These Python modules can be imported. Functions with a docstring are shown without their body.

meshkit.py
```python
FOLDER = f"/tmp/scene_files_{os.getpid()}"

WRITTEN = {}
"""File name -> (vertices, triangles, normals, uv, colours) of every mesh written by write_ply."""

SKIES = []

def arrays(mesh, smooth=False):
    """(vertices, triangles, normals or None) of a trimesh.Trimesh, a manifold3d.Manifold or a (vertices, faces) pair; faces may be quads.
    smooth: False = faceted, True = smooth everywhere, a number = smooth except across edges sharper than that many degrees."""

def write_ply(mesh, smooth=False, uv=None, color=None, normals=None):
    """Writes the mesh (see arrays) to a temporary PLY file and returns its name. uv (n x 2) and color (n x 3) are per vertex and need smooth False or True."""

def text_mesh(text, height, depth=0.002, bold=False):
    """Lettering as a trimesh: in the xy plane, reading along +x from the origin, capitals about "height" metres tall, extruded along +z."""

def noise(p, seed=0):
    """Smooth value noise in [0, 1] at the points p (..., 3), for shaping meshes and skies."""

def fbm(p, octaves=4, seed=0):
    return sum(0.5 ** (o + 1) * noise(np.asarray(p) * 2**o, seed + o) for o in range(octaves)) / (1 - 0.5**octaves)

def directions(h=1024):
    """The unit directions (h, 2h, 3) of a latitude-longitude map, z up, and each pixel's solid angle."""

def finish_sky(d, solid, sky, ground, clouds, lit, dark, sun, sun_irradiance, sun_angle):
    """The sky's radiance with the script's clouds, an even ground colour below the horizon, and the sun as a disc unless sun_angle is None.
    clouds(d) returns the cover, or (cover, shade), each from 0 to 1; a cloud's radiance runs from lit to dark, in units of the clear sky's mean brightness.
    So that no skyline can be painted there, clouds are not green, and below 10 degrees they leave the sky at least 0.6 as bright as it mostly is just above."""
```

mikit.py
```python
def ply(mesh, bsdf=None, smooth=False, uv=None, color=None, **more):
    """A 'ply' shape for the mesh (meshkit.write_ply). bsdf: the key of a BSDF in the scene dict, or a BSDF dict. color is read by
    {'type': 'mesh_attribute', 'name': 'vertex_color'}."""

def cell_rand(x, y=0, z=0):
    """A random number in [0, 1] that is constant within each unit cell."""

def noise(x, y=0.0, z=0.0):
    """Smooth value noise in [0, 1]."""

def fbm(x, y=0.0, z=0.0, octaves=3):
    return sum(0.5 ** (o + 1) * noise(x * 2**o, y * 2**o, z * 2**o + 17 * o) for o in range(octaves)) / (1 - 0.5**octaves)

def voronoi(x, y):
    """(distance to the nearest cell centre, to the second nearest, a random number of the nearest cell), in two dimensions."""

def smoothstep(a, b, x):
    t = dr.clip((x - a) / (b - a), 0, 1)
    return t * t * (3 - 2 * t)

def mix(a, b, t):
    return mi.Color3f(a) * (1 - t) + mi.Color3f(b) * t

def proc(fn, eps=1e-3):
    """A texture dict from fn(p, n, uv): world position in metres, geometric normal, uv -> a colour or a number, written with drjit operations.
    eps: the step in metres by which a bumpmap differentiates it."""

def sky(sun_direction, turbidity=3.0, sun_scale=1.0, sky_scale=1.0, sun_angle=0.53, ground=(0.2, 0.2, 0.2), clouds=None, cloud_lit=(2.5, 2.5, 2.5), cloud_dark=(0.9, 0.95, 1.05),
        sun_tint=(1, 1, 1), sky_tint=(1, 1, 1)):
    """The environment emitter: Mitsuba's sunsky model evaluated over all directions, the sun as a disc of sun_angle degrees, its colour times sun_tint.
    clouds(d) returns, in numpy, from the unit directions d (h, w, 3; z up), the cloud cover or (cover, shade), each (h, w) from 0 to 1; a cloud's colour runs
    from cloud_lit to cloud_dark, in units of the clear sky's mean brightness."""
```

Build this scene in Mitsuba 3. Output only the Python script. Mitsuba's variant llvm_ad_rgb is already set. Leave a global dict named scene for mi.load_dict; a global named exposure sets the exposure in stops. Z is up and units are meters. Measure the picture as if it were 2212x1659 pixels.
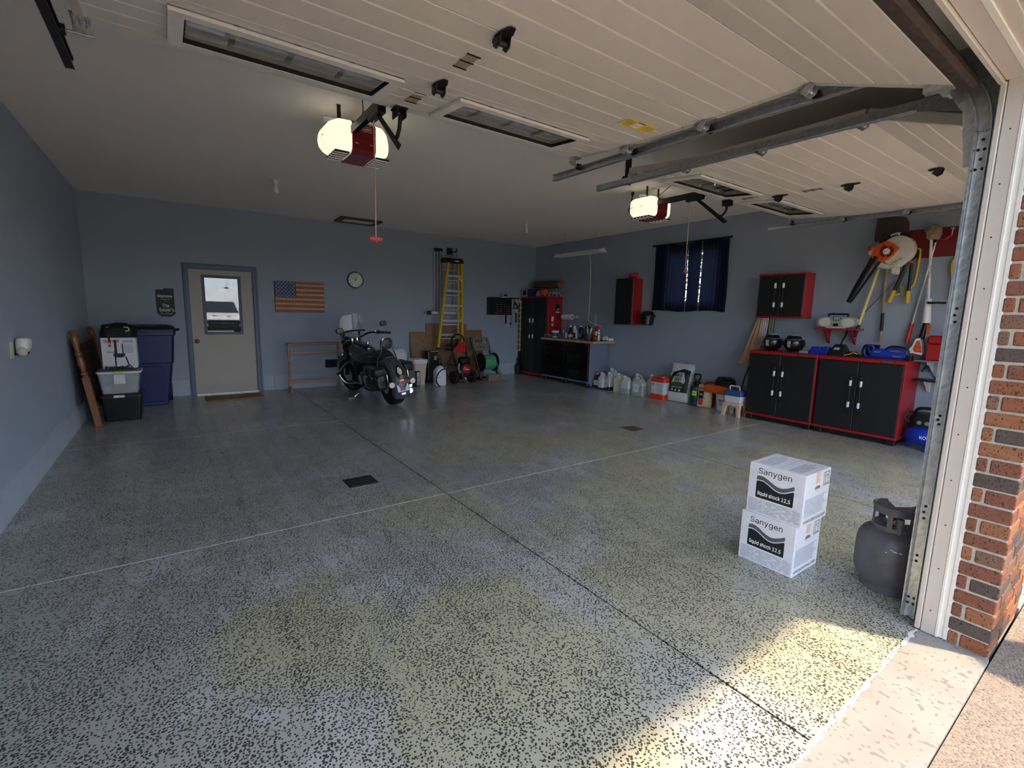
import math, random, numpy as np, trimesh, shapely, drjit as dr, mitsuba as mi, mikit, meshkit
from shapely.geometry import Polygon, Point, box as sbox
from shapely.ops import unary_union
T = mi.ScalarTransform4f
scene, labels = {'type': 'scene'}, {}

# ---------------------------------------------------------------- camera, sky, sun, exposure
CAM, FWD, UP = (0.0, 0.0, 1.444), (0.57461, 0.80517, -0.14670), (0.06720, 0.13222, 0.98894)
scene['camera'] = {'type': 'perspective', 'fov': 94.31, 'fov_axis': 'x', 'near_clip': 0.05, 'far_clip': 500.0,
                   'to_world': T().look_at(origin=CAM, target=[CAM[i] + FWD[i] for i in range(3)], up=UP)}
exposure = 4.15
SUN = (0.62, -0.95, 2.41)                      # towards the sun, read from the sunlit floor patches

def clouds(d):
    """Bright broken cloud over the whole sky, with blue gaps."""
    z = np.maximum(d[..., 2], 0.02)[..., None]
    q = d / (z + 0.25) * 1.3
    cover = np.clip((meshkit.fbm(q * 2.2 + 7.3, 5, 3) - 0.40) * 5.0, 0, 1)
    shade = np.clip((meshkit.fbm(q * 3.1 + 1.7, 4, 11) - 0.50) * 2.5, 0, 1)
    return cover, shade

scene['sky'] = mikit.sky(SUN, turbidity=3.0, sun_scale=0.30, sky_scale=1.0, sun_angle=2.2, ground=(0.22, 0.22, 0.19),
                         clouds=clouds, cloud_lit=(2.0, 2.0, 2.02), cloud_dark=(1.1, 1.15, 1.25), sun_tint=(1.0, 0.93, 0.78))

# ---------------------------------------------------------------- helpers: naming and adding
def nm(key):
    k, i = key, 0
    taken = lambda s: s in scene or s in _roots
    while taken(k):
        i += 1
        k = f'{key}_{i:03d}'
    return k
_roots = set()

def note(key, label=None, cat=None, group=None, kind=None):
    d = {a: b for a, b in (('label', label), ('category', cat), ('group', group), ('kind', kind)) if b}
    if d:
        labels[key] = d

def add(key, mesh, m, smooth=28, label=None, cat=None, group=None, kind=None, **more):
    key = nm(key)
    if isinstance(mesh, (list, tuple)):
        mesh = cat_(mesh)
    scene[key] = mikit.ply(mesh, m, smooth, **more)
    note(key, label, cat, group, kind)
    return key

class Thing:
    """A thing made of parts: its parts' keys start with its own key. xf: where it stands."""
    def __init__(s, name, label, cat, group=None, xf=None, kind=None):
        s.key = nm(name); _roots.add(s.key); s.xf = xf
        note(s.key, label, cat, group, kind)
    def part(s, name, mesh, m, smooth=28, label=None, kind=None, of=None):
        if isinstance(mesh, (list, tuple)):
            mesh = cat_(mesh)
        if s.xf is not None:
            mesh = mesh.copy(); mesh.apply_transform(s.xf)
        return add((of or s.key) + '__' + name, mesh, m, smooth, label=label, kind=kind)

def one(name, mesh, m, label, cat, group=None, smooth=28, xf=None, kind=None):
    if isinstance(mesh, (list, tuple)):
        mesh = cat_(mesh)
    if xf is not None:
        mesh = mesh.copy(); mesh.apply_transform(xf)
    return add(name, mesh, m, smooth, label, cat, group, kind)

# ---------------------------------------------------------------- helpers: shapes
def cat_(ms):
    out = []
    for m in ms:
        out += [cat_(m)] if isinstance(m, (list, tuple)) else [m]
    return trimesh.util.concatenate(out) if len(out) > 1 else out[0]

def hull(pts):
    return trimesh.convex.convex_hull(np.asarray(pts, float))

def bx(x0, x1, y0, y1, z0, z1, b=0.0):
    c, s = np.array([(x0 + x1) / 2, (y0 + y1) / 2, (z0 + z1) / 2]), np.abs(np.array([x1 - x0, y1 - y0, z1 - z0]))
    if not b:
        m = trimesh.creation.box(s); m.apply_translation(c); return m
    b = min(b, s.min() * 0.49)
    sg = np.array([[i, j, k] for i in (-1, 1) for j in (-1, 1) for k in (-1, 1)], float)
    pts = [sg * (s / 2 - b * np.array(o)) for o in ((0, 1, 1), (1, 0, 1), (1, 1, 0))]
    return hull(np.vstack(pts) + c)

def bc(cx, cy, cz, sx, sy, sz, b=0.0):
    return bx(cx - sx / 2, cx + sx / 2, cy - sy / 2, cy + sy / 2, cz - sz / 2, cz + sz / 2, b)

def loft(rings, cap0=True, cap1=True, closed=False):
    R = np.asarray(rings, float); n, k = R.shape[:2]
    f = []
    m = n if closed else n - 1
    i, j = np.meshgrid(np.arange(m), np.arange(k), indexing='ij')
    a, b_ = i * k + j, i * k + (j + 1) % k
    c, d = ((i + 1) % n) * k + (j + 1) % k, ((i + 1) % n) * k + j
    f = np.concatenate([np.stack([a, b_, c], -1).reshape(-1, 3), np.stack([a, c, d], -1).reshape(-1, 3)])
    v = R.reshape(-1, 3)
    if not closed:
        for flag, row, rev in ((cap0, 0, True), (cap1, n - 1, False)):
            if flag:
                v = np.vstack([v, R[row].mean(0)]); ci = len(v) - 1; s = row * k
                t = np.array([[s + q, s + (q + 1) % k, ci] for q in range(k)])
                f = np.vstack([f, t[:, ::-1] if rev else t])
    m = trimesh.Trimesh(v, f, process=False)
    if m.volume < 0:
        m.invert()
    return m

def cyl(p0, p1, r, n=16, r1=None):
    p0, p1 = np.array(p0, float), np.array(p1, float)
    t = (p1 - p0) / np.linalg.norm(p1 - p0)
    a = np.cross(t, [0, 0, 1.0] if abs(t[2]) < 0.9 else [1.0, 0, 0]); a /= np.linalg.norm(a); b = np.cross(t, a)
    th = np.arange(n) * 2 * np.pi / n
    ring = np.cos(th)[:, None] * a + np.sin(th)[:, None] * b
    return loft([p0 + ring * r, p1 + ring * (r if r1 is None else r1)])

def spline(pts, k=6):
    p = np.asarray(pts, float)
    q = np.vstack([2 * p[0] - p[1], p, 2 * p[-1] - p[-2]])
    out = []
    for i in range(1, len(q) - 2):
        for t in np.arange(k) / k:
            a, b, c, d = q[i - 1:i + 3]
            out.append(0.5 * (2 * b + (c - a) * t + (2 * a - 5 * b + 4 * c - d) * t * t + (3 * b - a - 3 * c + d) * t ** 3))
    return np.array(out + [p[-1]])

def tube(pts, r, n=8, k=6, closed=False):
    p = spline(pts, k) if k else np.asarray(pts, float)
    t = np.gradient(p, axis=0) if not closed else np.roll(p, -1, 0) - np.roll(p, 1, 0)
    t /= np.linalg.norm(t, axis=1, keepdims=True) + 1e-12
    a = np.cross(t[0], [0, 0, 1.0] if abs(t[0][2]) < 0.9 else [1.0, 0, 0]); a /= np.linalg.norm(a)
    rr = np.broadcast_to(np.interp(np.linspace(0, 1, len(p)), np.linspace(0, 1, len(np.atleast_1d(r))), np.atleast_1d(r)), (len(p),))
    th = np.arange(n) * 2 * np.pi / n; rings = []
    for i in range(len(p)):
        a = a - t[i] * (a @ t[i]); a /= np.linalg.norm(a); b = np.cross(t[i], a)
        rings.append(p[i] + rr[i] * (np.cos(th)[:, None] * a + np.sin(th)[:, None] * b))
    return loft(rings, closed=closed)

def lathe(prof, n=24, o=(0, 0, 0), sx=1.0, sy=1.0):
    """prof: (radius, z) pairs from bottom to top, revolved about a vertical axis through o."""
    th = np.arange(n) * 2 * np.pi / n
    rings = [np.stack([np.cos(th) * max(r, 1e-4) * sx, np.sin(th) * max(r, 1e-4) * sy, np.full(n, z)], -1) + np.array(o) for r, z in prof]
    return loft(rings)

def fr(o, x, y):
    """Frame: local x and y axes along x and y, local z along their cross product, origin o."""
    x = np.array(x, float) / np.linalg.norm(x); y = np.array(y, float); y = y - x * (x @ y); y /= np.linalg.norm(y)
    m = np.eye(4); m[:3, 0], m[:3, 1], m[:3, 2], m[:3, 3] = x, y, np.cross(x, y), o
    return m

def prism(poly, depth, f=None):
    """A 2-D outline (points or a shapely shape, holes kept) extruded by depth along the local z of frame f."""
    g = poly if hasattr(poly, 'geom_type') else Polygon(poly)
    g = g.buffer(0)
    m = cat_([trimesh.creation.extrude_polygon(q, depth, engine='earcut') for q in getattr(g, 'geoms', [g]) if q.area > 1e-9])
    if f is not None:
        m.apply_transform(f)
    return m

def ell(c, r, sub=3):
    m = trimesh.creation.icosphere(sub, 1.0); m.apply_scale(np.broadcast_to(np.asarray(r, float), 3)); m.apply_translation(c); return m

def rrect(w, h, r, n=5):
    """Rounded rectangle outline (n x 2) about the origin."""
    out = []
    for cx, cy, a0 in ((w / 2 - r, h / 2 - r, 0), (-w / 2 + r, h / 2 - r, 90), (-w / 2 + r, -h / 2 + r, 180), (w / 2 - r, -h / 2 + r, 270)):
        for a in np.radians(a0 + np.linspace(0, 90, n)):
            out.append((cx + r * math.cos(a), cy + r * math.sin(a)))
    return np.array(out)

def rloft(sections, n=5):
    """Loft of rounded rectangles: (cx, cy, z, w, d, r) from bottom to top."""
    return loft([np.c_[rrect(w, d, min(r, w * .49, d * .49), n) + [cx, cy], np.full(4 * n, z)] for cx, cy, z, w, d, r in sections])

def text(s, height, f, depth=0.0015, width=None, bold=False):
    """Lettering in frame f, its lower left corner at f's origin; width: squeezed to that width."""
    m = meshkit.text_mesh(s, height, depth, bold)
    if width:
        m.apply_scale([width / m.extents[0], 1, 1])
    m.apply_translation([-m.bounds[0][0], 0, 0]); m.apply_transform(f); return m

def rot(axis, deg, at=(0, 0, 0)):
    return trimesh.transformations.rotation_matrix(math.radians(deg), axis, at)
def tr(x, y, z):
    m = np.eye(4); m[:3, 3] = (x, y, z); return m

# ---------------------------------------------------------------- materials
def lin(c):
    c = np.asarray(c, float) / 255.0
    return [float(v) for v in np.where(c <= 0.04045, c / 12.92, ((c + 0.055) / 1.055) ** 2.4)]
def rgb(c):
    return {'type': 'rgb', 'value': [float(v) for v in c]}
def mat(key, c, rough=0.5, metal=0.0, spec=0.5, coat=0.0, bump=None, bump_scale=1.0, lin_=False, **kw):
    """c: sRGB 0..255, or a texture dict."""
    d = {'type': 'principled', 'base_color': c if isinstance(c, dict) else rgb(c if lin_ else lin(c)),
         'roughness': rough if isinstance(rough, dict) else float(rough), 'metallic': float(metal), 'specular': float(spec)}
    if coat:
        d.update(clearcoat=float(coat), clearcoat_gloss=0.95)
    d.update(kw)
    if bump:
        d = {'type': 'bumpmap', 'scale': bump_scale, 'tex': bump, 'bsdf': d}
    scene[key] = {'type': 'twosided', 'bsdf': d}
    return key
noise, fbm, voronoi, smoothstep, mix, cell = mikit.noise, mikit.fbm, mikit.voronoi, mikit.smoothstep, mikit.mix, mikit.cell_rand

# ---------------------------------------------------------------- materials of the setting
XL, XR, YF, YB, H = -1.00, 7.28, 0.564, 9.31, 3.04           # inner faces of the room

# yellowed patches in the floor's clear coat, where the photograph shows them: x, y, radius, strength
STAINS = [(1.0, 1.6, .55, 1.), (.35, 2.0, .5, .9), (2.2, 1.5, .6, .8), (2.7, 2.3, .7, .9), (1.6, 3.0, .5, .6), (3.6, 2.6, .8, 1.), (2.9, 4.3, .8, .7),
          (4.0, 3.6, .7, .8), (4.6, 2.3, .9, .9), (5.8, 2.4, .9, 1.), (3.9, 1.3, .9, .9), (5.6, 1.2, .9, .9), (2.2, .85, .6, .9), (5.9, 3.5, .7, .7), (.8, 1.0, .6, .8), (3.6, 5.4, .7, .5), (5.2, 5.1, .8, .5)]
def floor_tone(x, y):
    w = fbm(x * 1.7, y * 1.7, 3.0, 4)
    s = mi.Float(0)
    for cx, cy, r, k in STAINS:
        q = dr.sqrt(dr.square(x - cx) + dr.square(y - cy)) / r + (w - 0.5) * 1.6
        s = dr.maximum(s, k * (1 - smoothstep(0.55, 1.25, q)))
    return s, w
def floor_col(p, n, uv):
    x, y = p.x, p.y
    s, w = floor_tone(x, y)
    wx, wy = x + 0.006 * noise(x * 160, y * 160, 1.5), y + 0.006 * noise(x * 160, y * 160, 8.5)
    a, b_, r = voronoi(wx * 98, wy * 98)
    dens = 0.62 + 0.55 * (fbm(x * 1.3, y * 1.3, 7.0, 3) - 0.5) + 0.5 * (noise(x * 9, y * 9, 2.0) - 0.5)
    fl = dr.select(r < dens, 1.0 - smoothstep(0.30, 0.40, a + 0.22 * (cell(wx * 98 + r * 7, 4.0) - 0.5)), 0.0)
    base = mix((0.40, 0.405, 0.385), (0.455, 0.43, 0.305), s)
    scuff = smoothstep(0.60, 0.72, fbm(x * 2.6 + 5, y * 2.6, 1.0, 4)) * 0.8
    base = mix(base, (0.49, 0.49, 0.50), scuff * (1 - 0.6 * s))
    return mix(base * (0.93 + 0.14 * w), (0.028, 0.027, 0.028), fl * 0.96)
scene['floor_epoxy'] = {'type': 'bumpmap', 'scale': 0.0012, 'tex': mikit.proc(lambda p, n, uv: fbm(p.x * 9, p.y * 9, 0.0, 2), eps=0.004),
    'bsdf': {'type': 'principled', 'base_color': mikit.proc(floor_col), 'roughness': 0.24, 'specular': 0.45, 'clearcoat': 0.35, 'clearcoat_gloss': 0.9}}

def wall_col(p, n, uv):
    f = fbm(p.x * 3 + p.y * 3, p.z * 3, p.y, 3)
    return mix((0.315, 0.365, 0.440), (0.335, 0.385, 0.460), f)
def roller(p, n, uv):
    return fbm(p.x * 160, p.y * 160, p.z * 160, 2)
mat('wall_paint', mikit.proc(wall_col), 0.55, spec=0.35, bump=mikit.proc(roller, 0.002), bump_scale=0.0011)
def stem_col(p, n, uv):
    return mix((0.36, 0.41, 0.48), (0.41, 0.46, 0.53), fbm(p.x * 5 + p.y * 7, p.z * 9, p.y, 3))
mat('stem_paint', mikit.proc(stem_col), 0.5, spec=0.4, bump=mikit.proc(lambda p, n, uv: fbm(p.x * 40, p.y * 40, p.z * 60, 3), 0.004), bump_scale=0.004)
def stomp(p, n, uv):
    w = fbm(p.x * 6, p.y * 6, 1.0, 2) * 5
    return fbm(p.x * 17 + w, p.y * 42 + w, 0.0, 4) + 0.35 * noise(p.x * 120, p.y * 120)
mat('ceiling_texture', (223, 220, 215), 0.8, spec=0.2, bump=mikit.proc(stomp, 0.004), bump_scale=0.016)
mat('white_vinyl', (198, 188, 179), 0.42)
mat('white_paint', (222, 218, 210), 0.4)
mat('caulk', mikit.proc(lambda p, n, uv: mix((.66, .64, .60), (.78, .76, .72), fbm(p.x * 90, p.y * 90, p.z * 90, 3))), 0.8)
def concrete(p, n, uv):
    f = fbm(p.x * 7, p.y * 7, 2.0, 5)
    c = mix((0.25, 0.24, 0.235), (0.33, 0.32, 0.31), f)
    return mix(c, (0.12, 0.115, 0.11), smoothstep(0.80, 0.86, noise(p.x * 75, p.y * 75)) * 0.5)
mat('concrete', mikit.proc(concrete), 0.75, bump=mikit.proc(lambda p, n, uv: fbm(p.x * 150, p.y * 150, 0.0, 2), 0.002), bump_scale=0.001)
def aggregate(p, n, uv):
    a, b_, r = voronoi(p.x * 120, p.y * 120)
    c = mix((0.16, 0.125, 0.10), (0.34, 0.285, 0.25), r)
    c = mix(c, (0.10, 0.09, 0.085), dr.select(r > 0.93, 1.0, 0.0))
    return mix(c, (0.24, 0.205, 0.18), smoothstep(0.35, 0.55, a))
mat('aggregate', mikit.proc(aggregate), 0.8, bump=mikit.proc(lambda p, n, uv: 1.0 - voronoi(p.x * 120, p.y * 120)[0], 0.0015), bump_scale=0.003)
def lawn_col(p, n, uv):
    return mix((0.05, 0.10, 0.025), (0.11, 0.19, 0.05), fbm(p.x * 3, p.y * 3, 0.0, 4))
mat('lawn_grass', mikit.proc(lawn_col), 0.9, spec=0.1)
BRICKS = []
for i, (c0, c1) in enumerate([((.30, .105, .055), (.40, .165, .085)), ((.34, .13, .06), (.45, .21, .11)), ((.25, .095, .06), (.33, .145, .095)), ((.115, .085, .075), (.17, .13, .115)), ((.24, .13, .085), (.31, .18, .125))]):
    def brick_col(p, n, uv, c0=c0, c1=c1):
        q = p.x + p.y
        c = mix(c0, c1, fbm(q * 30, p.z * 45, 1.0, 3)) * 0.72
        return mix(c, (0.035, 0.03, 0.03), smoothstep(0.70, 0.76, noise(q * 150, p.z * 170, p.y * 150)) * 0.85)
    BRICKS.append(mat(f'brick_clay_{i}', mikit.proc(brick_col), 0.85, spec=0.25))
mat('mortar', mikit.proc(lambda p, n, uv: mix((.40, .36, .31), (.52, .48, .42), fbm(p.x * 80 + p.y * 80, p.z * 80, 0., 3))), 0.9)
mat('door_beige', (176, 168, 158), 0.45)
mat('frame_blue', (92, 106, 130), 0.45)
mat('lite_frame', (62, 68, 92), 0.4)
mat('dark_backing', (24, 25, 30), 0.7)
scene['coated_glass'] = {'type': 'thindielectric', 'int_ior': 1.8}
scene['window_glass'] = {'type': 'thindielectric', 'int_ior': 1.5}
mat('rubber', (24, 24, 25), 0.65)
mat('black_plastic', (17, 17, 19), 0.42)
mat('black_matte', (13, 13, 15), 0.65)
mat('black_gloss', (12, 12, 14), 0.12, coat=0.6)
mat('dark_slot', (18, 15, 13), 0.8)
mat('galvanized', mikit.proc(lambda p, n, uv: mix((.40, .42, .44), (.58, .60, .62), voronoi((p.x + p.y) * 60, p.z * 60 + p.y * 40)[2])), 0.36, metal=0.85)
mat('steel_dark', (62, 62, 66), 0.4, metal=0.8)
mat('steel_bright', (196, 198, 202), 0.25, metal=0.9)
mat('chrome', (225, 226, 230), 0.06, metal=1.0)
mat('brass', (190, 150, 80), 0.25, metal=0.9)
mat('white_plastic', (232, 230, 226), 0.35)
mat('red_gloss', (158, 30, 38), 0.35)
mat('joint_white', (232, 232, 230), 0.8)
mat('joint_dark', (34, 32, 30), 0.9)

# ---------------------------------------------------------------- floor: epoxy-coated slabs with saw-cut joints
XS, YS, g = [-1.15, 1.709, 4.405, 7.42], [0.548, 3.27, 6.28, 9.45], 0.005
_roots.add('floor'); note('floor', 'glossy grey epoxy garage floor with black flakes and yellowed patches', kind='structure')
for i in range(3):
    for j in range(3):
        add('floor__slab', bx(XS[i] + g, XS[i + 1] - g, YS[j] + (g if j else 0), YS[j + 1] - g, -0.10, 0), 'floor_epoxy', False)
for x in XS[1:3]:
    add('floor__joint_filler', bx(x - g, x + g, 0.55, 9.4, -0.1, -0.006), 'joint_dark', False)
for y in YS[1:3]:
    for i in range(3):
        add('floor__joint_filler', bx(XS[i] + g, XS[i + 1] - g, y - g, y + g, -0.1, 0.0), 'joint_white', False)
DRAINS = []
# threshold strips of bare concrete in both openings, driveway and lawn outside
def sill(x0, x1, label):
    rng = np.random.default_rng(int(x0 * 10) + 40); n = 60
    xs = np.linspace(x0, x1, n); e = 0.556 + 0.006 * rng.standard_normal(n).cumsum() / 4
    e = np.clip(e, 0.545, 0.572)
    pts = [(x0, .305), (x1, .305)] + [(xs[k], e[k]) for k in range(n - 1, -1, -1)]
    return one('threshold', prism(pts, 0.1, tr(0, 0, -0.099)), 'concrete', label, None, kind='structure', smooth=False)
sill(-0.30, 2.80, 'pale concrete threshold strip under the near garage opening')
sill(3.45, 6.51, 'pale concrete threshold strip under the far garage opening')
# white overlap edge where the floor coating stops
def coat_edge(x0, x1, seed):
    rng = np.random.default_rng(seed); n = 120; xs = np.linspace(x0, x1, n)
    a = 0.548 + 0.004 * rng.standard_normal(n); b_ = 0.562 + 0.006 * rng.standard_normal(n)
    return prism(list(zip(xs, a)) + list(zip(xs[::-1], b_[::-1])), 0.0015, tr(0, 0, 0.0002))
add('floor__coating_edge', coat_edge(-.29, 2.79, 3), 'caulk', False, label='ragged white edge of the floor coating')
add('floor__coating_edge', coat_edge(3.46, 6.5, 4), 'caulk', False, label='ragged white edge of the floor coating')
add('driveway', bx(-9, 14, -16, 0.300, -0.14, -0.012), 'aggregate', False, 'exposed aggregate driveway in front of the garage', kind='structure')
add('driveway__joint_filler', bx(-9, 14, 0.299, 0.306, -0.14, -0.03), 'joint_dark', False)
add('lawn', bx(-60, 60, -70, 70, -0.4, -0.16), 'lawn_grass', False, 'green lawn around the house', kind='structure')

# ---------------------------------------------------------------- walls and ceiling
DX0, DX1, DZ = 0.248, 1.162, 2.05                            # entry door slab
add('wall_back', cat_([bx(-1.15, DX0 - .02, YB, 9.45, 0, 3.1), bx(DX1 + .02, 7.42, YB, 9.45, 0, 3.1), bx(DX0 - .02, DX1 + .02, YB, 9.45, DZ + .015, 3.1)]), 'wall_paint', False, 'blue-grey painted back wall', kind='structure')
add('wall_left', bx(-1.15, XL, 0.50, YB, -.02, 3.1), 'wall_paint', False, 'blue-grey painted left wall', kind='structure')
WY0, WY1, WZ0, WZ1 = 4.50, 5.55, 1.66, 2.62                  # window opening
add('wall_right', cat_([bx(XR, 7.42, 0.5, WY0, -.02, 3.1), bx(XR, 7.42, WY1, YB, -.02, 3.1), bx(XR, 7.42, WY0, WY1, -.02, WZ0), bx(XR, 7.42, WY0, WY1, WZ1, 3.1)]), 'wall_paint', False, 'blue-grey painted right wall', kind='structure')
add('ceiling', bx(-1.15, 7.42, 0.43, 9.45, H, 3.14), 'ceiling_texture', False, 'white stomp-textured ceiling', kind='structure')
HZ = 2.41                                                    # head of both openings
add('wall_front', cat_([bx(-1.15, -0.29, .43, YF, -.02, H), bx(2.81, 3.44, .43, YF, -.02, H), bx(6.52, 7.42, .43, YF, -.02, H), bx(-.29, 2.81, .43, YF, HZ + .02, H), bx(3.44, 6.52, .43, YF, HZ + .02, H)]), 'wall_paint', False, 'front wall of the garage around its two openings', kind='structure')
add('wall_front__mortar', cat_([bx(2.797, 3.453, .316, .448, -.06, 3.4), bx(-1.3, -.277, .316, .448, -.06, 3.4), bx(6.507, 7.6, .316, .448, -.06, 3.4), bx(-.277, 2.797, .316, .43, HZ + .01, 3.4), bx(3.453, 6.507, .316, .43, HZ + .01, 3.4)]), 'mortar', False)
add('roof', cat_([bx(-1.6, 7.9, -.35, 9.9, 3.4, 3.5), bx(-1.6, 7.9, -.38, -.35, 3.22, 3.5)]), 'white_paint', False, 'roof slab with white eave', kind='structure')
# bricks of the pillar between the openings: return face (x = 2.79) and outer face (y = .31)
rng = random.Random(5)
def brick(x0, x1, y0, y1, z0, z1):
    j = lambda: rng.uniform(-.0015, .0015)
    add('wall_front__brick', bx(x0 + j(), x1 + j(), y0 + j(), y1 + j(), z0 + j(), z1 + j(), .004), BRICKS[rng.choice([0, 0, 1, 1, 2, 2, 3, 4])], False)
CH, BH = 0.0677, 0.0575
for c in range(35):
    z0 = 0.004 + c * CH; z1 = min(z0 + BH, 2.402)
    if z1 - z0 < .02: break
    if c % 2:                                               # cut brick spans the return, header on the outer face
        brick(2.79, 2.88, .31, .447, z0, z1); x = 2.89
    else:
        brick(2.79, 2.99, .31, .402, z0, z1); brick(2.79, 2.85, .413, .447, z0, z1); x = 3.0
    while x < 3.44:
        x1 = min(x + .194, 3.46); brick(x, x1, .31, .40, z0, z1); x = x1 + .010
for k in range(15):                                         # soldier course over the near opening
    pass
for x in np.arange(-.26, 2.78, .2037):
    brick(x, min(x + .194, 2.785), .31, .40, 2.418, 2.475)
# jambs and heads: white vinyl boards, stop and caulk bead
def jamb(name, side, x, xs, label):
    t = Thing(name, label, None, kind='structure')
    b0, b1 = sorted((x, x + xs * .03))
    t.part('board', bx(b0, b1, .488, .540, .004, HZ + .02, .002), 'white_vinyl', False)
    t.part('bead', bx(min(x - xs * .003, b1), max(x - xs * .003, b1), .478, .489, .004, HZ + .02, .002), 'white_paint', False)
    t.part('filler', bx(*sorted((x + xs * .006, x + xs * .03)), .462, .482, .004, HZ, .002), 'white_paint', False)
    t.part('caulk_bead', bx(*sorted((x + xs * .002, x + xs * .03)), .444, .465, .004, HZ, .005), 'caulk', False)
    t.part('stop', bx(*sorted((x - xs * .010, x + xs * .03)), .5425, .562, .012, HZ - .004, .003), 'white_vinyl', False, label='thin pinkish vinyl door stop')
    t.part('nail', [cyl((x - xs * .0012, .514 + .004 * math.sin(i * 5), z), (x, .514 + .004 * math.sin(i * 5), z), .003, 8) for i, z in enumerate(np.arange(.12, 2.4, .21))], 'steel_dark', False, kind='stuff')
jamb('trim_1', 'r', 2.79, 1, 'white vinyl jamb trim on the right side of the near garage opening')
jamb('trim_2', 'l', -.27, -1, 'white vinyl jamb trim on the left side of the near garage opening')
jamb('trim_3', 'l', 3.46, -1, 'white vinyl jamb trim on the left side of the far garage opening')
jamb('trim_4', 'r', 6.50, 1, 'white vinyl jamb trim on the right side of the far garage opening')
def head(name, x0, x1, label):
    t = Thing(name, label, None, kind='structure')
    t.part('board', bx(x0, x1, .488, .547, HZ, HZ + .03, .002), 'white_vinyl', False)
    t.part('bead', bx(x0, x1, .468, .489, HZ - .004, HZ + .03, .002), 'white_paint', False)
    t.part('filler', bx(x0, x1, .425, .470, HZ + .002, HZ + .03, .002), 'white_vinyl', False)
    t.part('stop', bx(x0, x1, .549, .568, HZ - .012, HZ + .03, .003), 'white_vinyl', False)
head('trim_5', -.27, 2.79, 'white vinyl head trim over the near garage opening')
head('trim_6', 3.46, 6.50, 'white vinyl head trim over the far garage opening')
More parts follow.
